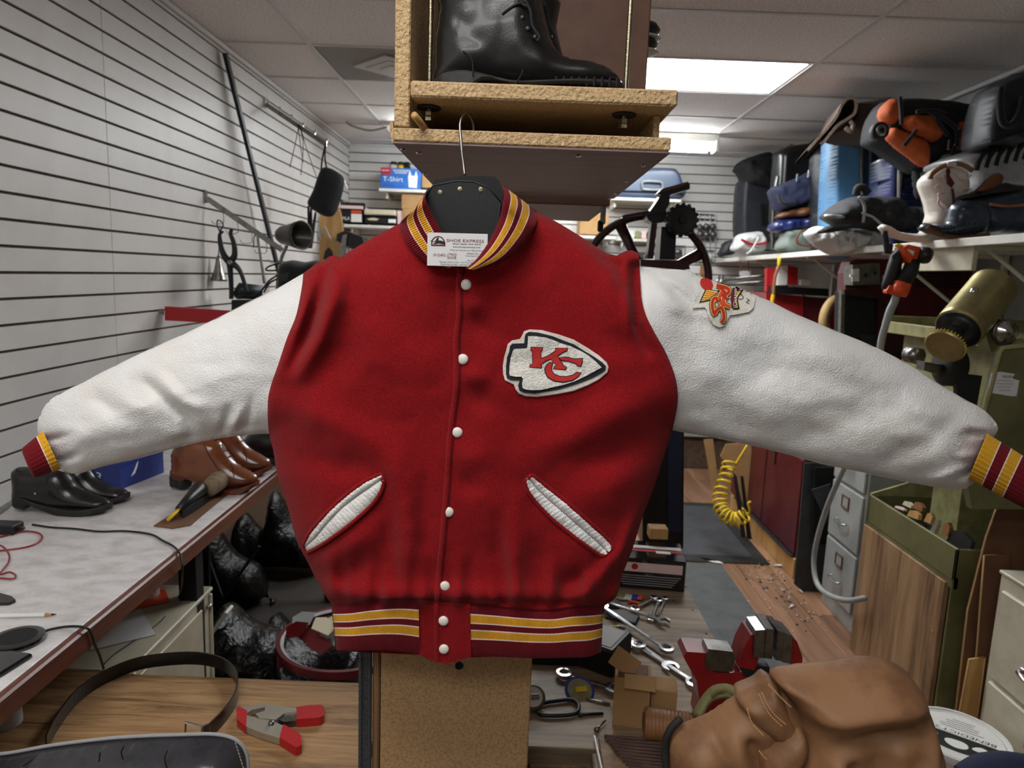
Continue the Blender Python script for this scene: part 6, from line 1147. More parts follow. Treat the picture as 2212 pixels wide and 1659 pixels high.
for x, y in ((1870, 595), (1890, 590)): MB(frame(aY(x, y, HY-.091), (1, 0, 0), (0, 0, 1))).lathe([(.001, .004), (.008, .004), (.009, 0)], 12).build('knob', 'black_plastic', FM, True)
for k in range(6): slab('louver', [(1976, 582+k*7), (2076, 584+k*7), (2076, 587+k*7), (1976, 585+k*7)], HY-.004, .006, 'black_matte', FM)
MB().box(aY(1912, 598, HY-.004), (.03, .006, .018)).build('nameplate', 'cream_metal', FM); slab('grille', [(1862, 722), (1915, 726), (1915, 760), (1862, 750)], HY+.04, .02, 'green_black', FM)
RC = thing('tool_chest', 'red metal tool chest with boxes on top under the far shelf', 'tool chest', (1.98, 4.9, .955))
for pts, Y, d, m, nm in (([(1655, 632), (1735, 640), (1735, 815), (1660, 815)], 4.9, .35, 'red_paint', 'chest_body'), ([(1672, 618), (1790, 624), (1790, 640), (1672, 634)], 4.84, .4, 'black_plastic', 'chest_tray'), ([(1657, 580), (1676, 578), (1674, 630), (1656, 630)], 4.95, .05, 'red_plastic', 'red_panel'), ([(1735, 640), (1812, 646), (1812, 815), (1735, 815)], 4.92, .33, 'maroon_paint', 'chest_door')): slab(nm, pts, Y, d, m, RC)
R = thing('parts_box', 'red and white parts box standing on the tool chest', 'box', tuple(aY(1700, 615, 4.84))); slab('box_side', [(1682, 578), (1702, 574), (1700, 615), (1680, 616)], 4.9, .15, 'white_plastic', R); slab('box_front', [(1702, 574), (1724, 578), (1722, 615), (1700, 615)], 4.9, .15, 'red_plastic', R)
one(MB(pf(4.86)).prism(pp([(1730, 604), (1750, 605), (1750, 617), (1730, 616)], 4.86), -.08, 0), 'small_carton', 'white_plastic', 'small white carton at the right end of the tool chest tray', 'carton')
mk('wheel_tan', (176, 146, 96), .7); R = thing('buffing_wheel', 'tan edged buffing wheel beside the black machine bay', 'wheel', tuple(aY(1800, 700, 4.3))); fr = frame(aY(1812, 690, 4.3), (1, .5, 0), (0, 0, 1)); MB(fr).lathe([(.10, -.02), (.15, -.02), (.155, 0), (.15, .02), (.10, .02)], 32, close=True).build('rim', 'wheel_tan', R, True); MB(fr).lathe([(.001, .01), (.10, .01), (.10, -.01)], 32).build('hub', 'red_paint', R, True); MB(fr).tube([(0, 0, 0), (.3, 0, -.1)], .03, 10).build('axle', 'steel', R, True)
YC = thing('spring_balancer', 'yellow clip cord hanging from the shelf edge', 'cord', tuple(aY(1680, 640, 4.7))); MB().tube(smooth([aY(1686, 545, 4.72), aY(1684, 560, 4.7), aY(1682, 575, 4.7)], 8), [.004, .014, .010], 8).build('clip', 'yellow', YC, True); MB().tube(smooth([aY(1682, 575, 4.7), aY(1674, 600, 4.7), aY(1670, 640, 4.7)], 10), .010, 6).build('cord', 'tan_leather', YC, True); MB().tube([aY(1670, 636, 4.7), aY(1667, 655, 4.7)], .012, 8).build('tip', 'yellow', YC)
# orange ratchet clamp hanging from the shelf, with its hose
OC = thing('ratchet_gun', 'orange and black air tool hanging from the shelf edge with a grey hose', 'air tool', tuple(aY(1950, 640, 2.9)))
OY = 2.90; k9 = lambda P: [(1560+x*.29476, 540+y*.29478) for x, y in P]
MB().tube([aY(*p, OY) for p in k9([(1330, -20), (1280, 60), (1220, 240), (1195, 290)])], [.018, .026, .024, .016], 12).build('lever', 'black_rubber', OC, True)
MB().tube([aY(*p, OY-.03) for p in k9([(1402, 70), (1380, 150), (1320, 250)])], [.026, .030, .030], 14).build('grip', 'black_rubber', OC, True); MB().tube([aY(*p, OY-.03) for p in k9([(1325, 240), (1300, 300), (1290, 335)])], [.033, .034, .030], 14).build('collar', 'orange', OC, True); slab('guard', k9([(1205, 300), (1230, 258), (1300, 262), (1296, 290), (1250, 290), (1236, 320), (1206, 316)]), OY-.03, .03, 'orange', OC)
slab('tool_head', k9([(1330, -20), (1370, -40), (1500, -10), (1510, 20), (1400, 95), (1365, 92), (1340, 40)]), OY-.05, .07, 'orange', OC); MB().tube([aY(*p, OY-.05) for p in k9([(1440, 30), (1490, 40), (1515, 45)])], [.03, .034, .03], 14).build('motor_cap', 'black_plastic', OC, True); slab('head_label', k9([(1360, -8), (1410, 10), (1400, 40), (1370, 10)]), OY-.056, .008, 'white_plastic', OC)
MB().tube([aY(*p, OY-.02) for p in k9([(1290, -20), (1300, -40)])], .014, 10).build('yellow_nut', 'yellow', OC, True); MB().tube(smooth([aY(1923, 528, OY), aY(1918, 545, OY), aY(1910, 500, OY+.02)], 10), .012, 8).build('air_line', 'black_rubber', OC, True)
MB().tube(smooth([aY(*p, OY-.02) for p in k9([(1275, 335), (1262, 380), (1225, 460), (1195, 560), (1170, 650), (1150, 800), (1140, 1000)])], 40), [.014, .016, .014, .014, .014], 10).build('hose', 'grey_metal', OC, True)
# olive bench machine: hopper below, flat top above, polishing motor on it
OM = thing('olive_machine', 'olive green shoe machine with open scrap hopper on the right', 'machine', (1.95, 2.8, 0))
XO = 1.62; ya, yb = 2.455, 3.10; zt = .752
MB().box((XO+.006, (ya+yb)/2, .69), (.012, yb-ya, .124), b=.003).build('hopper_front', 'olive', OM); MB().box((XO+.012, (ya+yb)/2, .62), (.02, yb-ya, .05), b=.003).build('hopper_lower', 'olive', OM)
MB().box((XO+.34, ya+.006, .40), (.68, .012, .70), b=.003).build('end_panel', 'olive', OM); MB().box((XO+.34, yb-.006, .40), (.68, .012, .70), b=.003).build('end_panel', 'olive', OM)
MB().box((XO+.19, (ya+yb)/2, .60), (.36, yb-ya-.03, .02)).build('hopper_floor', 'dark_steel', OM); MB().box((XO+.38, (ya+yb)/2, .78), (.02, yb-ya, .5)).build('hopper_back', 'olive_light', OM)
MB().loft([[(XO+.005, yb-.004+q, zt-.1), (XO+.38, yb-.004+q, zt-.1), (XO+.38, yb-.004+q, zt+.30), (XO+.28, yb-.004+q, zt+.22), (XO+.16, yb-.004+q, zt+.06), (XO+.005, yb-.004+q, zt+.005)] for q in (0, .012)]).build('cheek', 'olive_light', OM)
for y in (2.78,): MB().loft([[(XO+.20, y+q, .6), (XO+.38, y+q, .6), (XO+.38, y+q, 1.1), (XO+.20, y+q, 1.1)] for q in (0, .19)]).build('duct', 'olive_light', OM)
MB().loft([[(XO+.02, ya+.01, .62), (XO+.38, ya+.01, .62), (XO+.38, ya+.01, 1.05), (XO+.30, ya+.01, .95)], [(XO+.02, ya+.03, .62), (XO+.38, ya+.03, .62), (XO+.38, ya+.10, 1.05), (XO+.30, ya+.08, .95)]]).build('chute_plate', 'olive_light', OM)
MB().box((XO+.004, 2.80, .305), (.02, .62, .61), b=.002).build('plywood_door', 'ply_dark', OM); MB(frame((XO-.008, 2.52, .40), (0, 1, 0), (0, 0, 1))).lathe([(.001, .012), (.006, .010), (.004, 0)], 10).build('door_knob', 'brass', OM, True)
MB().box((1.98, 2.74, 1.50), (.66, .92, .03), b=.004).build('table_top', 'olive_light', OM); MB().box((1.645, 2.74, 1.505), (.012, .94, .05), b=.003).build('top_edge', 'olive_light', OM); MB().box((1.98, 3.20, 1.53), (.66, .014, .05), b=.004).build('top_rim', 'olive_light', OM); MB().box((2.28, 2.74, 1.53), (.014, .92, .05), b=.004).build('top_rim', 'olive_light', OM)
MB().box((1.86, 2.42, 1.27), (.34, .02, .44), b=.01).build('front_apron', 'olive_light', OM); MB().box((1.99, 2.80, 1.25), (.56, .7, .46), b=.01).build('machine_body', 'olive_light', OM)
slab('end_shield', [(2086, 1020), (2130, 880), (2162, 760), (2170, 748), (2330, 740), (2330, 1100), (2100, 1100)], 2.18, .03, 'olive', OM); MB().tube(smooth([aY(x, y, 2.18) for x, y in ((2082, 1024), (2128, 880), (2156, 772), (2164, 756), (2180, 750), (2330, 738))], 40), .008, 8).build('shield_edge', 'olive_light', OM, True)
slab('rubber_guard', [(2066, 830), (2072, 806), (2122, 812), (2110, 880), (2070, 880)], 2.36, .02, 'dark_steel', OM); slab('tool_rest', [(1998, 782), (2040, 788), (2030, 810), (1996, 800)], 2.40, .05, 'steel', OM)
fr = frame(aY(2052, 790, 2.42), (0, 1, 0), (0, 0, 1)); MB(fr).lathe([(.001, -.03), (.06, -.03), (.07, -.02), (.07, .02), (.06, .03), (.001, .03)], 28).build('sanding_wheel', 'black_rubber', OM, True); MB().tube([aY(1985, 770, 2.55), aY(1962, 765, 2.6)], .03, 12).build('drive_shaft', 'steel', OM, True)
for x, y in ((1958, 740), (1994, 752), (2074, 768), (2134, 778)): p = aY(x, y, 2.45); MB().ball((1.637, p.y, 1.485), .008, 6).build('bolt', 'cream_metal', OM, True)
# paper label, torn
lb = slab('paper_label', [(2135, 848), (2142, 806), (2162, 803), (2192, 808), (2188, 818), (2202, 822), (2196, 856), (2184, 856), (2160, 852)], 2.176, .002, 'paper', OM); fr = frame(aY(2164, 816, 2.1755), (1, 0, 0), (0, 0, 1)); lettering('VIEZEN', fr, .008, OM, 'ink_black', .035)
for k in range(4): MB().box(aY(2168+(k % 2)*3, 822+k*7, 2.1755), (.06-.008*k, .0006, .002), b=.0001).build('print_line', 'ink_grey', OM)
PM = thing('polishing_motor', 'brass coloured polishing motor tilted on the olive machine', 'motor', tuple(aY(2110, 760, 2.35)))
e0, e1 = aY(2070, 712, 2.30), aY(2146, 620, 2.42); d = (e1-e0).normalized(); L = (e1-e0).length; fr = frame(e0, d.orthogonal(), d.cross(d.orthogonal())); fr = Matrix((d.orthogonal().normalized(), d.cross(d.orthogonal().normalized()), d)).transposed().to_4x4(); fr.translation = e0
rm = 47*mpp(2.36); MB(fr).lathe([(rm*.9, -.002), (rm, .004), (rm, .02), (rm*1.01, .022), (rm, .026), (rm, L-.02), (rm*1.01, L-.016), (rm, L-.004), (rm*.94, L), (.001, L+.002)], 40).build('motor_housing', 'brass', PM, True, angle=40); MB(fr).lathe([(.001, -.008), (rm*.4, -.008), (rm*.5, -.004), (rm*.92, -.002)], 32).build('end_plate', 'dark_steel', PM, True)
MB(fr).lathe([(.022, -.004), (.022, -.02), (.012, -.022), (.012, -.05), (.018, -.05), (.018, -.062), (.026, -.07), (.03, -.078), (.001, -.08)], 20).build('spindle', 'dark_steel', PM, True, angle=40)
wc = e0-d*.088; fr2 = fr.copy(); fr2.translation = wc; MB(fr2).lathe([(.001, .010), (.05, .010), (.058, .004), (.060, -.004), (.056, -.010), (.001, -.012)], 36).build('brush_wheel', 'brass', PM, True, angle=40)
for k in range(36): a = k/36*2*math.pi; MB(fr2).box((.060*math.cos(a), .060*math.sin(a), 0), (.003, .003, .012), b=.0005).build('bristle', 'yellow', PM)
MB().tube([aY(2096, 638, 2.33), aY(2104, 628, 2.33), aY(2112, 624, 2.33)], [.006, .012, .006], 8).build('terminal', 'chrome', PM, True); MB().tube([aY(2094, 662, 2.33), aY(2108, 644, 2.33)], [.010, .006], 8).build('terminal', 'chrome', PM, True)
slab('mount_bracket', [(2124, 700), (2160, 690), (2178, 712), (2170, 760), (2140, 760)], 2.36, .06, 'olive', PM); MB(frame(aY(2172, 716, 2.33), (1, 0, 0), (0, 0, 1))).lathe([(.001, .02), (.018, .018), (.022, .006), (.034, .004), (.036, -.004), (.03, -.008)], 24).build('clamp_knob', 'chrome', PM, True); MB(frame(aY(2172, 716, 2.335), (1, 0, 0), (0, 0, 1))).lathe([(.036, -.003), (.041, -.003), (.041, .003), (.036, .003)], 28, close=True).build('knob_ring', 'steel', PM, True)
MB().tube(smooth([aY(x, y, 2.34) for x, y in ((2160, 690), (2150, 715), (2160, 735), (2180, 742), (2190, 725))], 24), .005, 6).build('cable', 'black_cord', PM, True)
# scraps in the hopper
for k, (x, y, m, w_, h_, nm) in enumerate(((1945, 1098, 'felt_pink', .05, .01, 'pink leather strip'), (1962, 1090, 'scrap_cream', .045, .02, 'cream leather scrap'), (1985, 1095, 'tan_leather', .05, .03, 'tan leather triangle'), (1975, 1112, 'light_wood', .055, .03, 'yellow cork block'), (2008, 1120, 'light_wood', .03, .04, 'small square cork block'), (2020, 1140, 'scrap_cream', .02, .06, 'cream leather strip standing up'), (2045, 1145, 'tan_leather', .03, .05, 'tan pointed leather scrap'), (2075, 1168, 'black_rubber', .10, .06, 'curved grey rubber offcut'), (2010, 1140, 'black_rubber', .05, .02, 'thin black rubber strip'))):
    p = aX(x, y, XO+.03+.02*(k % 3)); fr = frame(p, (.3, -1, -.1*(k % 3)), (.2, 0, 1)); o_ = MB(fr).prism([(-w_*.5, -h_*.5), (w_*.5, -h_*.4), (w_*.45, h_*.3), (0, h_*.6), (-w_*.4, h_*.4)], -.014, .006)
    one(o_, 'scrap', m, nm+' in the olive machine hopper', 'scrap', group='scraps in the hopper')
# filing cabinets
GC = thing('filing_cabinet', 'grey metal filing cabinet between the black sheets and the olive machine', 'filing cabinet', (2.0, 3.43, 0))
MB().box((2.005, 3.43, .65), (.63, .355, 1.30), b=.004).build('cabinet_body', 'grey_metal', GC)
for k in range(4):
    z = .235+k*.305; dr = MB().box((1.684, 3.43, z), (.014, .325, .288), b=.004).build('drawer', 'grey_metal', GC)
    MB().tube(smooth([(1.672, 3.43-.05, z-.03), (1.655, 3.43-.045, z-.035), (1.650, 3.43, z-.04), (1.655, 3.43+.045, z-.035), (1.672, 3.43+.05, z-.03)], 16), .006, 6).build('handle', 'chrome', dr, True)
    f_ = MB()
    for a, b, c_, e in ((0, .030, .07, .006), (0, -.030, .07, .006), (.035, 0, .006, .066), (-.035, 0, .006, .066)): f_.box((1.674, 3.43+a, z+.07+b), (.006, c_, e), b=.001)
    f_.build('label_holder', 'brown_board', dr); MB().box((1.676, 3.43, z+.07), (.002, .06, .05), b=.0005).build('label_card', 'grey_metal', dr)
one(MB().tube(smooth([aX(1826, 1005, 1.57), aX(1810, 1040, 1.57), aX(1785, 1100, 1.57), aX(1764, 1170, 1.57), aX(1758, 1220, 1.57), aX(1766, 1262, 1.57), aX(1790, 1285, 1.57), aX(1830, 1297, 1.57), aX(1868, 1292, 1.585)], 60), .013, 10), 'vacuum_hose', 'grey_metal', 'grey hose looping in front of the grey filing cabinet', 'hose', True)
mk('rubber_sheet', (66, 68, 72), .5, var=(5, .5, (44, 46, 50)))
one(MB(pf(3.72)).prism(pp([(1738, 1000), (1760, 1000), (1800, 1010), (1790, 1240), (1760, 1300), (1716, 1262), (1730, 1100)], 3.72), -.01, 0), 'rubber_sheet', 'rubber_sheet', 'tall blue-grey rubber sheet leaning beside the filing cabinet', 'rubber sheet')
one(MB(pf(3.66)).prism(pp([(1753, 1058), (1795, 1045), (1788, 1130), (1774, 1105)], 3.66), -.006, 0), 'rubber_sheet', 'rubber_sheet', 'small curled grey rubber sheet in front of the taller one', 'rubber sheet'); one(MB(pf(3.69)).prism(pp([(1760, 1010), (1800, 1010), (1792, 1175), (1756, 1178)], 3.69), -.008, 0), 'rubber_sheet', 'black_matte', 'black rubber sheet behind the grey hose', 'rubber sheet')
BC = thing('filing_cabinet', 'beige metal filing cabinet at the right edge of the picture', 'filing cabinet', (1.97, 2.0, 0))
MB().box((1.985, 2.0, .375), (.66, .54, .75), b=.004).build('cabinet_body', 'cream_metal', BC); MB().box((1.985, 2.0, .748), (.67, .55, .012), b=.003).build('cabinet_top', 'cream_metal', BC)
for k in range(2):
    z = .54-k*.325; dr = MB().box((1.652, 2.0, z), (.016, .49, .31), b=.005).build('drawer', 'cream_metal', BC)
    MB().tube([(1.645, 2.09, z-.045), (1.622, 2.09, z-.05), (1.615, 2.05, z-.055), (1.615, 1.95, z-.055), (1.622, 1.91, z-.05), (1.645, 1.91, z-.045)], .007, 6).build('handle', 'chrome', dr, True); MB().box((1.640, 2.09, z-.045), (.012, .018, .018)).build('handle_post', 'chrome', dr)
    f_ = MB()
    for a, b, c_, e in ((0, .028, .08, .006), (0, -.028, .08, .006), (.04, 0, .006, .06), (-.04, 0, .006, .06)): f_.box((1.642, 2.0+a, z+.08+b), (.006, c_, e), b=.001)
    f_.build('label_holder', 'steel', dr)
mk('clear_plastic', (196, 202, 208), .12, trans=.75, spec=.5)
for k, (z, y) in enumerate(((.755, 2.10), (.805, 2.09), (.855, 2.08))):
    R = thing('parts_organizer', ('bottom', 'middle', 'top')[k]+' clear plastic parts case stacked on the beige cabinet', 'parts case', (1.9, y, z), 'clear parts cases'); MB().box((1.87, y-.02, z+.022), (.34, .24, .042), b=.008).build('case_body', 'clear_plastic', R); MB().box((1.87, y-.02, z+.044), (.35, .25, .006), b=.002).build('case_lid', 'clear_plastic', R); MB().box((1.696, y-.02, z+.028), (.010, .05, .034), b=.003).build('latch', 'black_plastic', R)
for k, (pts, Y, m, lb) in enumerate((([(2062, 1560), (2090, 1320), (2130, 1160), (2152, 1100), (2180, 1090), (2290, 1085), (2290, 1560)], 2.36, 'brown_board', 'large brown cardboard sheet with rounded corner leaning behind the beige cabinet'), ([(2096, 1560), (2110, 1400), (2118, 1300), (2126, 1200), (2180, 1198), (2180, 1560)], 2.325, 'brown_board', 'narrow brown cardboard sheet leaning in front of the large one'), ([(2070, 1560), (2094, 1425), (2128, 1420), (2110, 1560)], 2.31, 'light_wood', 'yellow-brown board offcut at the foot of the cardboard sheets'))):
    R = thing('leaning_board', lb, 'board', tuple(aY(pts[0][0], 1560, Y))); slab('sheet', pts, Y, .008, m, R); MB().tube([aY(x, y, Y) for x, y in pts[:4+(k == 0)]], .003, 5).build('cut_edge', 'board_edge', R, True)
# pail with printed lid
TBx = thing('lidded_pail', 'white round pail with black and white printed lid beside the tan boot', 'pail', (1.468, 2.1, 0))
fr = Matrix.Translation((1.468, 2.1, 0)); MB(fr).lathe([(.125, 0), (.13, .005), (.142, .235), (.142, .24)], 40).build('pail_body', 'white_plastic', TBx, True, angle=40); MB(fr).lathe([(.142, .235), (.152, .238), (.155, .25), (.150, .262), (.144, .262), (.141, .256), (.001, .256)], 48).build('lid', 'white_plastic', TBx, True, angle=40)
fr = frame((1.468, 2.1, .2565), (-.80, .60, 0), (-.60, -.80, 0)) ; dsk = [(.135*math.cos(a), .135*math.sin(a)) for a in np.linspace(-.5, math.pi+.5, 40)]
fl_ = frame((1.468, 2.1, .2565), (-.80, .60, 0), (-.6, -.8, 0))
band_ = [(x, y) for x, y in dsk if y > -.02]; ang = np.linspace(.16, math.pi-.16, 30); up = [(.128*math.cos(a), .128*math.sin(a)) for a in ang]
MB(fl_).prism([(-.128, .012), (.128, .012), (.13, -.002), (-.13, -.002)], 0, .0006).build('lid_rule', 'ink_black', TBx); MB(fl_).prism([(-.1275, -.0005), (.1275, -.0005), (.127, -.026), (-.127, -.026)], .0001, .0008).build('lid_stripe', 'ink_white', TBx)
lettering("BENEDICT'S BE", fl_ @ Matrix.Translation((-.106, -.022, .001)), .0165, TBx, 'ink_black', .212, shear=.15)
rnd = lambda P, n=40: [tuple(p) for p in smooth(P, n, True)]
MB(fl_).prism(rnd([(-.112, .014), (-.116, .03), (-.1, .055), (-.06, .085), (-.01, .095), (.05, .085), (.085, .05), (.1, .022), (.09, .014), (0, .013)]), 0, .0006).build('lid_figure', 'ink_black', TBx)
MB(fl_).prism(rnd([(-.02, .03), (-.035, .045), (-.03, .065), (-.005, .075), (.02, .066), (.03, .045), (.015, .032)]), .0006, .0010).build('lid_figure', 'ink_white', TBx); MB(fl_).prism(rnd([(-.085, .03), (-.07, .024), (-.052, .034), (-.045, .05), (-.062, .054), (-.072, .044), (-.086, .042)], 30), .0006, .0010).build('lid_figure', 'ink_white', TBx); MB(fl_).prism(rnd([(.06, .022), (.075, .026), (.07, .04), (.055, .042), (.05, .03)], 24), .0006, .0010).build('lid_figure', 'ink_white', TBx)
for k in range(5): MB(fl_).box((.01*(k % 2)-.01, -.042-.013*k, .0003), (.12-.014*k, .0022, .0006), b=.0001).build('print_line', 'ink_grey', TBx)
MB(fl_).lathe([(.1325, 0), (.1335, .0004), (.1345, 0)], 48, close=True).build('lid_ring', 'ink_grey', TBx)
one(MB().tube(smooth([aY(2080, 1684, 1.17), aY(2120, 1668, 1.17), aY(2170, 1661, 1.17), aY(2240, 1664, 1.17)], 16), [.024, .030, .030, .024], 12), 'knit_cuff', 'navy', 'edge of a navy knitted garment at the bottom right corner', 'knitwear', True)
# floor things
MT = thing('floor_mat', 'black rubber mat with a raised border on the floor', 'mat', (1.29, 4.64, 0)); MB().box((1.29, 4.64, .006), (.58, 1.14, .012), b=.006).build('mat_base', 'black_rubber', MT); MB().box((1.29, 4.64, .0125), (.42, .96, .003), b=.001).build('mat_centre', 'rubber_sheet', MT)
mk('runner_grey', (84, 86, 86), .8, var=(7, .5, (64, 66, 66)), bump=(200, .3)); one(MB().box((1.02, 3.25, .003), (.52, 1.6, .006), b=.002), 'rubber_runner', 'runner_grey', 'grey rubber runner on the floor behind the tool bench', 'runner')
rr = random.Random(4); mb = MB()
for k in range(170):
    x, y = rr.choice(((1690, 1245), (1680, 1260), (1660, 1235), (1720, 1290), (1640, 1250), (1760, 1330))); p = aZ(x+rr.gauss(0, 34), y+rr.gauss(0, 26), .002)
    if p.x > 1.62 or p.y < 2.7: continue
    a = rr.random()*6.28; l = rr.uniform(.004, .016); mb.box((p.x, p.y, .004), (l, .005, .004), b=.0005, rz=a, mi=rr.choice((0, 0, 1, 2)))
o_ = mb.build('floor_sweepings', ['scrap_cream', 'black_matte', 'paper']); tag(o_, 'scattered leather shavings and dust on the wooden floor', 'shavings', kind='stuff')
for k, (x, y, L, lb) in enumerate(((1535, 1212, .16, 'long white leather sliver at the mat edge'), (1685, 1222, .10, 'curved white strip on the shavings'), (1710, 1310, .05, 'white triangular scrap on the floor boards'), (1730, 1277, .05, 'cream oval scrap near the filing cabinet'), (1705, 1300, .03, 'small black rubber scrap on the floor'), (1605, 1360, .04, 'thin pale sliver on the grey runner'))):
    p = aZ(x, y, .008); fr = rotz(-.5+k*.7, p); one(MB(fr).prism([(-L/2, 0), (-L*.2, L*.12), (L*.25, L*.14), (L/2, .0), (L*.1, -L*.10)], 0, .004), 'floor_scrap', 'black_matte' if 'black' in lb else 'paper', lb, 'scrap')
YH = thing('coiled_hose', 'yellow coiled air hose hanging beside the maroon cabinet', 'hose', tuple(aY(1590, 1130, 4.2)))
ctrl = smooth([aY(1575, 1000, 4.35), aY(1568, 1030, 4.3), aY(1556, 1065, 4.25), aY(1556, 1095, 4.2), aY(1570, 1115, 4.15), aY(1592, 1122, 4.12), aY(1612, 1112, 4.1)], 240); P = []
for i, p in enumerate(ctrl):
    a = i/len(ctrl)*2*math.pi*15; t = ctrl[min(i+1, len(ctrl)-1)]-ctrl[max(i-1, 0)]; t = t/np.linalg.norm(t); n1 = np.cross(t, [0, 1, 0]); n1 /= np.linalg.norm(n1); n2 = np.cross(t, n1); P.append(tuple(p+(n1*math.cos(a)+n2*math.sin(a))*.040))
MB().tube(P, .007, 6).build('coil', 'yellow', YH, True); MB().tube(smooth([tuple(P[0]), tuple(np.array(P[0])+[.05, .0, .10]), (1.60, 4.42, .86), (1.636, 4.44, .88)], 16), .007, 6).build('hose_end', 'yellow', YH, True); MB().tube(smooth([aY(1612, 1112, 4.1), aY(1620, 1105, 4.05), aY(1616, 1088, 4.05), aY(1622, 1084, 4.05)], 14), .007, 6).build('hose_end', 'yellow', YH, True)
for k, (pts, Y, m, lb) in enumerate((([(1556, 985), (1568, 960), (1622, 955), (1640, pyz(1630, 0, 4.75)), (1618, pyz(1610, 0, 4.75)), (1592, 1040)], 4.75, 'cardboard', 'tan cardboard sheet leaning behind the yellow hose'), ([(1520, 950), (1540, 948), (1548, 1010), (1546, pyz(1540, 0, 5.6)), (1536, pyz(1540, 0, 5.6)), (1534, 1030)], 5.6, 'cardboard', 'curled cardboard strip near the far wall'), ([(1584, 1020), (1592, 1030), (1612, pyz(1610, 0, 4.5)), (1602, pyz(1600, 0, 4.5))], 4.5, 'black_rubber', 'narrow black rubber strip leaning by the hose'), ([(1600, 1028), (1606, 1030), (1624, pyz(1610, 0, 4.5)), (1614, pyz(1610, 0, 4.5))], 4.5, 'black_matte', 'second narrow black strip right of the first'))):
    one(MB(pf(Y)).prism(pp(pts, Y), -.008, 0), 'leaning_sheet', m, lb, 'sheet')
# patching machine with hand wheel
SM = thing('patching_machine', 'maroon and black cast iron sewing machine with big hand wheel behind the jacket shoulder', 'sewing machine', tuple(aZ(1430, 1300, 0)))
SY = 2.55; c3 = lambda P: [(1250+x*.18083, 430+y*.18083) for x, y in P]; wc = aY(*c3([(800, 970)])[0], SY+.05); rw = 137*mpp(SY+.05)*.985
fr = frame(wc, (1, 0, 0), (0, 0, 1)); MB(fr).lathe([(rw-.014, -.010), (rw, -.014), (rw+.010, 0), (rw, .014), (rw-.014, .010), (rw-.018, 0)], 72, close=True).build('hand_wheel_rim', 'maroon_dark', SM, True)
for a in (math.radians(118), math.radians(28), math.radians(-40), math.radians(205)): MB(fr).tube([(0, 0, 0), (rw*.55*math.cos(a), rw*.55*math.sin(a), 0), ((rw-.01)*math.cos(a), (rw-.01)*math.sin(a), 0)], [.024, .016, .022], 10, sq=.6).build('spoke', 'maroon_dark', SM, True)
MB(fr).lathe([(.001, .03), (.04, .03), (.045, 0), (.04, -.03), (.001, -.03)], 20).build('hub', 'maroon_dark', SM, True)
mk('cast_black', (20, 20, 24), .32, coat=.2, var=(30, .4, (36, 34, 36)))
slab('arm_casting', c3([(800, 180), (880, 130), (1040, 135), (1060, 180), (1000, 280), (900, 290), (830, 250)]), SY-.04, .08, 'cast_black', SM); slab('arm_bridge', c3([(540, 190), (820, 140), (1030, 140), (1020, 165), (830, 180), (560, 212)]), SY-.03, .06, 'cast_black', SM)
slab('take_up_lever', [(1398, 465), (1416, 440), (1432, 414), (1448, 408), (1446, 440), (1436, 458)], SY-.05, .07, 'cast_black', SM); slab('lever_tip', [(1420, 418), (1430, 408), (1480, 394), (1490, 396), (1490, 408), (1450, 420), (1440, 426)], SY-.06, .06, 'cast_black', SM); slab('lever_pad', [(1422, 416), (1436, 406), (1486, 392), (1489, 397), (1440, 412)], SY-.065, .07, 'brown_board', SM)
slab('column', c3([(990, 330), (1170, 330), (1150, 725), (965, 720)]), SY-.03, .09, 'cast_black', SM); slab('needle_bar', c3([(870, 290), (940, 290), (890, 715), (820, 712)]), SY-.05, .05, 'maroon_dark', SM)
slab('base_block', c3([(740, 722), (1310, 735), (1330, 840), (740, 825)]), SY-.06, .14, 'maroon_dark', SM); slab('stand', [(1388, 575), (1480, 578), (1476, 1185), (1388, 1180)], SY, .22, 'cast_black', SM); slab('stand_panel', [(1444, 930), (1474, 934), (1472, 1150), (1444, 1150)], SY-.008, .01, 'navy', SM); MB().box((aY(1432, 900, SY).x, SY+.11, .02), (.3, .4, .04)).build('stand_foot', 'cast_black', SM)
kc = aY(*c3([(1235, 250)])[0], SY-.08); fr = frame(kc, (1, 0, 0), (0, 0, 1)); rk = 170*.18083*mpp(SY-.08)
MB(fr).lathe([(.001, .022), (rk*.25, .022), (rk*.3, .014), (rk*.85, .016), (rk, .008), (rk, -.02), (rk*.8, -.026), (.001, -.026)], 32).build('tension_wheel', 'black_plastic', SM, True, angle=40)
for k in range(16): a = k/16*6.283; MB(fr).box((rk*math.cos(a), rk*math.sin(a), -.006), (.014, .014, .026), b=.004, rz=a).build('wheel_tooth', 'black_plastic', SM)
# ------------------------------------------------------------------ things on the far wall
def wshelf(label, x0, y0, x1, y1, depth=.30):
    a, b = aY(x0, y0, YB-depth), aY(x1, y1, YB-depth); z = (a.z+b.z)/2; R = thing('wall_shelf', label, 'shelf', ((a.x+b.x)/2, YB-depth/2, z)); MB().box(((a.x+b.x)/2, YB-depth/2-.002, z-.012), (b.x-a.x, depth, .024), b=.003).build('shelf_board', 'white_paint', R)
    for x in (a.x+.06, b.x-.06): MB().box((x, YB-depth*.45, z-.05), (.015, depth*.8, .05)).build('bracket', 'white_paint', R)
    return z, YB-depth
za, Ya = wshelf('upper white shelf left on the far wall with the blue box', 818, 408, 1010, 412)
mk('carton_blue', (36, 110, 196), .5, var=(8, .4, (28, 92, 176)))
TS = thing('bag_carton', 'blue printed carton of shopping bags on the upper far shelf', 'carton', tuple(aY(865, 403, Ya+.02)))
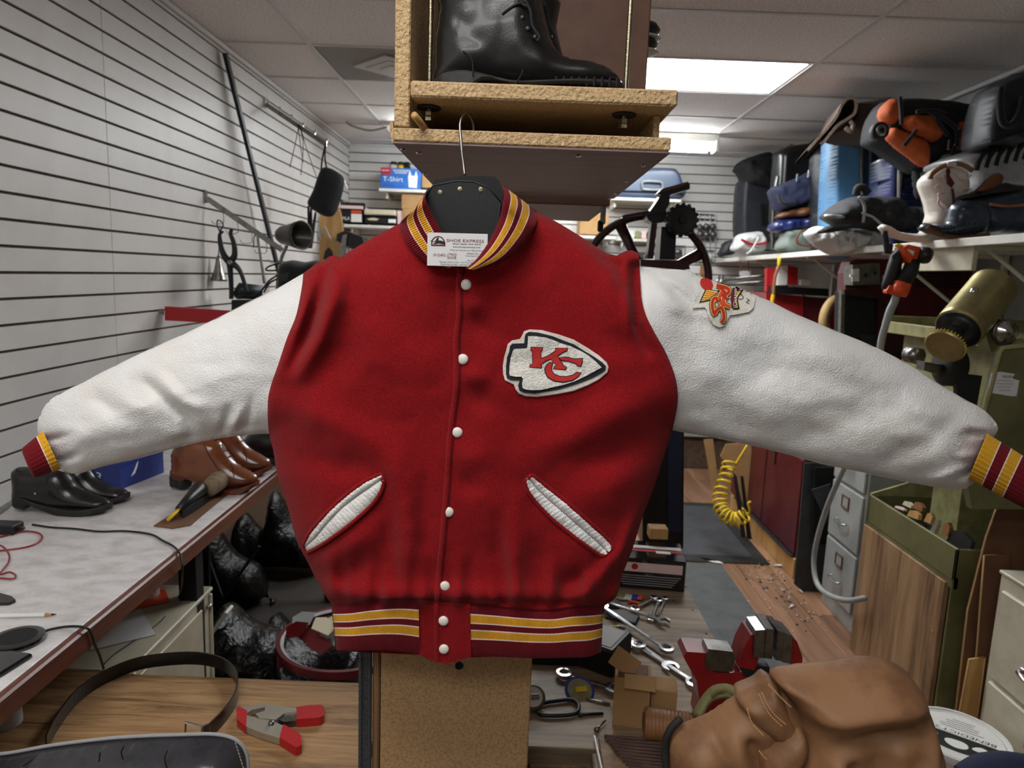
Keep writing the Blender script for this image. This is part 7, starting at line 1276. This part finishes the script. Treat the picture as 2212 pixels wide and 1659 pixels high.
p0, p1 = aY(822, 405, Ya+.02), aY(909, 405, Ya+.02); w_ = p1.x-p0.x; h_ = aY(865, 363, Ya+.02).z-za; MB().box(((p0.x+p1.x)/2, Ya+.13, za+h_/2), (w_, .22, h_), b=.003).build('carton_body', 'carton_blue', TS)
fr = frame((p0.x, Ya+.0185, za), (1, 0, 0), (0, 0, 1)); lettering('T-Shirt', fr @ Matrix.Translation((w_*.06, h_*.36, 0)), h_*.22, TS, 'ink_white', w_*.50); MB(fr).box((w_*.13, h_*.83, .0006), (w_*.25, h_*.32, .001)).build('red_corner', 'ink_red', TS); lettering('100% RAW', fr @ Matrix.Translation((w_*.03, h_*.83, .0012)), h_*.08, TS, 'ink_white', w_*.18)
lettering('HANDLE BAGS - SACKS', fr @ Matrix.Translation((w_*.06, h_*.12, 0)), h_*.07, TS, 'ink_maroon', w_*.52); MB(fr).prism([(w_*.70, h_*.1), (w_*.90, h_*.08), (w_*.92, h_*.6), (w_*.88, h_*.9), (w_*.84, h_*.66), (w_*.77, h_*.66), (w_*.72, h_*.92), (w_*.68, h_*.6)], .0004, .001).build('bag_picture', 'ink_white', TS)
for k in range(3): MB(fr).box((w_*.5, h_*(.90-.07*k), .0006), (w_*(.42-.06*k), h_*.025, .0008), b=.0001).build('print_line', 'ink_white', TS)
for x, m, lb in ((850, 'felt_pink', 'pinkish bottle behind the blue carton'), (866, 'yellow', 'yellow bottle behind the blue carton'), (879, 'dark_steel', 'dark bottle behind the blue carton')):
    p = aY(x, 362, YB-.05); R = thing('bottle', lb, 'bottle', (p.x, YB-.04, za), 'bottles on the far shelf'); MB(Matrix.Translation((p.x, YB-.042, za))).lathe([(.03, 0), (.032, .01), (.032, .205), (.024, .225)], 16).build('bottle_body', m, R, True); MB(Matrix.Translation((p.x, YB-.042, za))).lathe([(.024, .225), (.024, .25), (.001, .25)], 16).build('cap', 'black_plastic', R, True)
def carton(name, label, x0, x1, y0, y1, Y, d, m, **k):
    a, b = aY(x0, y1, Y), aY(x1, y0, Y); R = thing(name, label, k.get('cat', 'carton'), ((a.x+b.x)/2, Y+d/2, a.z)); MB().box(((a.x+b.x)/2, Y+d/2, (a.z+b.z)/2), (b.x-a.x, d, b.z-a.z), b=.003).build('box_body', m, R); return R, a, b
carton('carton', 'brown carton right of the blue one on the upper far shelf', 911, 960, 378, 405, Ya+.05, .2, 'cardboard')
zb_, Yb_ = wshelf('lower white shelf left on the far wall with shoe boxes', 742, 486, 1010, 492)
R, a, b = carton('shoe_box', 'black shoe box with orange and white labels on the lower far shelf', 737, 783, 452, 480, Yb_+.01, .25, 'black_matte', cat='shoe box'); MB().box((b.x-(b.x-a.x)*.28, Yb_+.0085, a.z+(b.z-a.z)*.35), ((b.x-a.x)*.5, .002, (b.z-a.z)*.6)).build('label_white', 'ink_white', R); MB().box((b.x-(b.x-a.x)*.28, Yb_+.007, a.z+(b.z-a.z)*.8), ((b.x-a.x)*.5, .002, (b.z-a.z)*.2)).build('label_orange', 'orange', R); MB().box(((a.x+b.x)/2, Yb_+.12, b.z+.012), (b.x-a.x+.01, .26, .026)).build('box_lid', 'felt_pink', R); lettering('FILA', frame((a.x+.012, Yb_+.008, a.z+.02), (1, 0, 0), (0, 0, 1)), .026, R, 'ink_white', .06)
R, a, b = carton('shoe_box', 'black shoe box with cream lid on the lower far shelf', 788, 855, 466, 482, Yb_+.01, .25, 'black_matte', cat='shoe box'); MB().box(((a.x+b.x)/2, Yb_+.11, b.z+.02), (b.x-a.x, .26, .042), b=.006).build('box_lid', 'scrap_cream', R); MB().box((b.x-.03, Yb_+.008, a.z+.025), (.06, .002, .03)).build('label_white', 'ink_white', R); MB(frame(((a.x+b.x)/2-.06, Yb_+.008, a.z+.035), (1, 0, 0), (0, 0, 1))).prism([(-.05, 0), (0, .012), (.05, .004), (.03, -.012), (-.03, -.010)], 0, .001).build('logo_print', 'scrap_cream', R)
carton('shoe_box', 'pink shoe box end beside the cream-lidded one', 858, 900, 456, 484, Yb_+.05, .2, 'felt_pink', cat='shoe box'); carton('carton', 'upper brown carton in the pair standing behind the jacket collar', 867, 930, 418, 451, Yb_+.03, .24, 'cardboard'); carton('carton', 'lower brown carton in the pair standing behind the jacket collar', 869, 930, 453, 486, Yb_+.03, .24, 'cardboard')
R = thing('leather_skiver', 'black machine head with grey strap under the lower far shelf', 'machine', tuple(aY(760, 900, 5.2))); slab('machine_head', [(728, 505), (745, 498), (782, 512), (790, 540), (780, 548), (726, 520)], 5.2, .2, 'black_plastic', R); slab('strap', [(740, 508), (750, 505), (742, 560), (730, 562)], 5.18, .02, 'steel', R); slab('stand', [(764, 540), (800, 545), (800, 1080), (764, 1080)], 5.25, .2, 'black_matte', R)
R = thing('wall_bracket', 'black bracket arm on the far corner wall below the pouch', 'bracket', tuple(aX(742, 450, XL+.01))); a = aX(742, 445, XL+.02); MB().box((XL+.10, a.y, a.z), (.2, .02, .06), b=.004).build('arm', 'black_plastic', R); MB().box((XL+.008, a.y, a.z-.02), (.012, .05, .14)).build('wall_plate', 'black_plastic', R)
zc_, Yc_ = wshelf('white shelf right of the hanging box on the far wall', 1315, 424, 1472, 432, .34)
R = soft('suitcase', 'blue-grey hard suitcase lying on the far wall shelf right of the hanging box', 'suitcase', [(1310, 425), (1312, 392), (1330, 372), (1380, 360), (1450, 358), (1468, 366), (1476, 384), (1474, 428)], Yc_+.01, .26, 'case_dark', 8, root=None); mk('case_blue', (66, 82, 108), .4, coat=.2)
for o_ in R.children:
    if o_.name.startswith('body'): o_.data.materials.clear(); o_.data.materials.append(MATS['case_blue'])
wire('handle', [(1388, 405, Yc_-.005), (1388, 394, Yc_-.02), (1400, 391, Yc_-.03), (1420, 392, Yc_-.03), (1430, 395, Yc_-.02), (1430, 408, Yc_-.005), (1410, 410, Yc_-.02), (1388, 408, Yc_-.005)], .009, 'grey_metal', R, 30); piping(R, [(1312, 412), (1390, 414), (1475, 418)], Yc_+.004, .008, 'black_matte', 12, 'shell_seam')
R, a, b = carton('carton', 'tan carton seen past the hanging shelves behind the jacket shoulder', 1252, 1316, 462, 506, YB-.33, .3, 'cardboard'); wshelf('short white shelf carrying the tan carton behind the jacket shoulder', 1240, 508, 1330, 511, .34)
zd_, Yd_ = wshelf('narrow display ledge with tins on the far wall', 1330, 514, 1440, 518, .12)
cols = [('white_plastic', 1352, 503, 'white tin'), ('white_plastic', 1364, 504, 'second white tin'), ('olive_light', 1378, 504, 'cream tin'), ('felt_pink', 1391, 505, 'pink tin'), ('scrap_maroon', 1403, 506, 'dark red tin'), ('scrap_maroon', 1424, 506, 'maroon tin')]
for m, x, y, lb in cols: p = aY(x, y, Yd_+.03); one(MB(frame((p.x, Yd_+.03, zd_+.035), (1, 0, 0), (0, 0, 1))).lathe([(.001, .012), (.03, .012), (.034, .008), (.034, -.02), (.001, -.02)], 20), 'polish_tin', m, lb+' on the display ledge behind the hand wheel', 'tin', True, 'tins on the display ledge', 40)
mk('ball_grey', (96, 96, 96), .3, .6)
for k, (x, y) in enumerate(((1512, 492), (1526, 490), (1540, 490), (1512, 506), (1526, 507), (1541, 507))):
    p = aY(x, y, YB-.06); R = thing('ball_ornament', 'grey ball knob in a cluster on wire hooks, '+('top left', 'top middle', 'top right', 'bottom left', 'bottom middle', 'bottom right')[k], 'knob', tuple(p), 'ball knobs on the far wall'); MB().ball(p, .030, 8).build('ball', 'ball_grey', R, True); MB().tube([p, (p.x, YB-.002, p.z+.02)], .004, 6).build('hook', 'steel', R)
for k, (x0, x1, ys) in enumerate(((1345, 1440, (545, 575, 600)), (1500, 1545, (462, 472, 518, 540, 566)), (1450, 1480, (530, 556)))):
    R = thing('wire_rack', 'wire hook rack on the far wall '+('left of the sewing machine column', 'around the ball knobs', 'right of the sewing machine column')[k], 'rack', tuple(aY(x0, ys[-1], YB-.02)), 'wire racks on the far wall')
    for y in ys: MB().tube([aY(x0, y, YB-.02), aY(x1, y+2, YB-.02)], .006, 6).build('rack_bar', 'chrome', R)
    for q in range(5): x = x0+(x1-x0)*q/4; MB().tube([aY(x, ys[0], YB-.02), aY(x, ys[-1], YB-.02)], .005, 6).build('rack_wire', 'chrome', R)
for k, (x, y, m, lb) in enumerate(((1352, 560, 'white_plastic', 'white card pack on the left wire rack'), (1382, 556, 'ball_grey', 'grey round pack on the left wire rack'), (1382, 578, 'grey_metal', 'pale grey pack under the round one'), (1408, 572, 'white_plastic', 'white pack near the needle bar'), (1425, 580, 'white_plastic', 'white pack at the right of the left rack'), (1464, 545, 'ball_grey', 'grey ball pack right of the machine column'), (1512, 545, 'white_plastic', 'white pack below the ball knobs'), (1530, 556, 'paper', 'paper card pack below the ball knobs'), (1340, 580, 'ink_blue', 'blue pack at the left end of the rack'), (1520, 585, 'tan_leather', 'tan pack low on the right rack'))):
    p = aY(x, y, YB-.05); MBk = MB().box(p, (.06, .03, .09), b=.008) if 'round' not in lb and 'ball' not in lb else MB().ball(p, .035, 8); one(MBk, 'accessory_pack', m, lb, 'pack', 'ball' in lb)
# tubes and tags hanging at the far right corner
for k, (a, b, lb) in enumerate((((1560, 605), (1692, 590), 'upper thin steel rod lying in the far right corner'), ((1560, 616), (1692, 604), 'lower thin steel rod lying in the far right corner'))): one(MB().tube([aY(*a, 5.4), aY(*b, 5.2)], .011, 8), 'steel_rod', 'steel', lb, 'rod', True)
R = thing('price_tag', 'white card tag hanging on thin cords under the far shelf', 'tag', tuple(aY(1610, 604, 5.5))); slab('card', [(1597, 586), (1620, 584), (1622, 602), (1600, 604)], 5.5, .004, 'paper', R)
for x in (1600, 1617): MB().tube([aY(x, 560, 5.5), aY(x, 586, 5.5)], .003, 5).build('cord', 'brown_board', R)
for k, (x, y, h_) in enumerate(((1555, 596, 20), (1563, 596, 24), (1570, 600, 14))): one(MB().tube([aY(x-12, y+h_, YB-.03), aY(x, y, YB-.03)], [.008, .010], 8), 'awl', 'chrome', ('left', 'middle', 'right')[k]+' shiny awl handle poking up behind the right sleeve patch', 'awl', True)
one(MB().box((1.25, YB-.02, .55), (1.3, .03, .5)), 'wall_panel', 'grey_metal', 'plain grey panel low on the far wall behind the machines', 'panel')
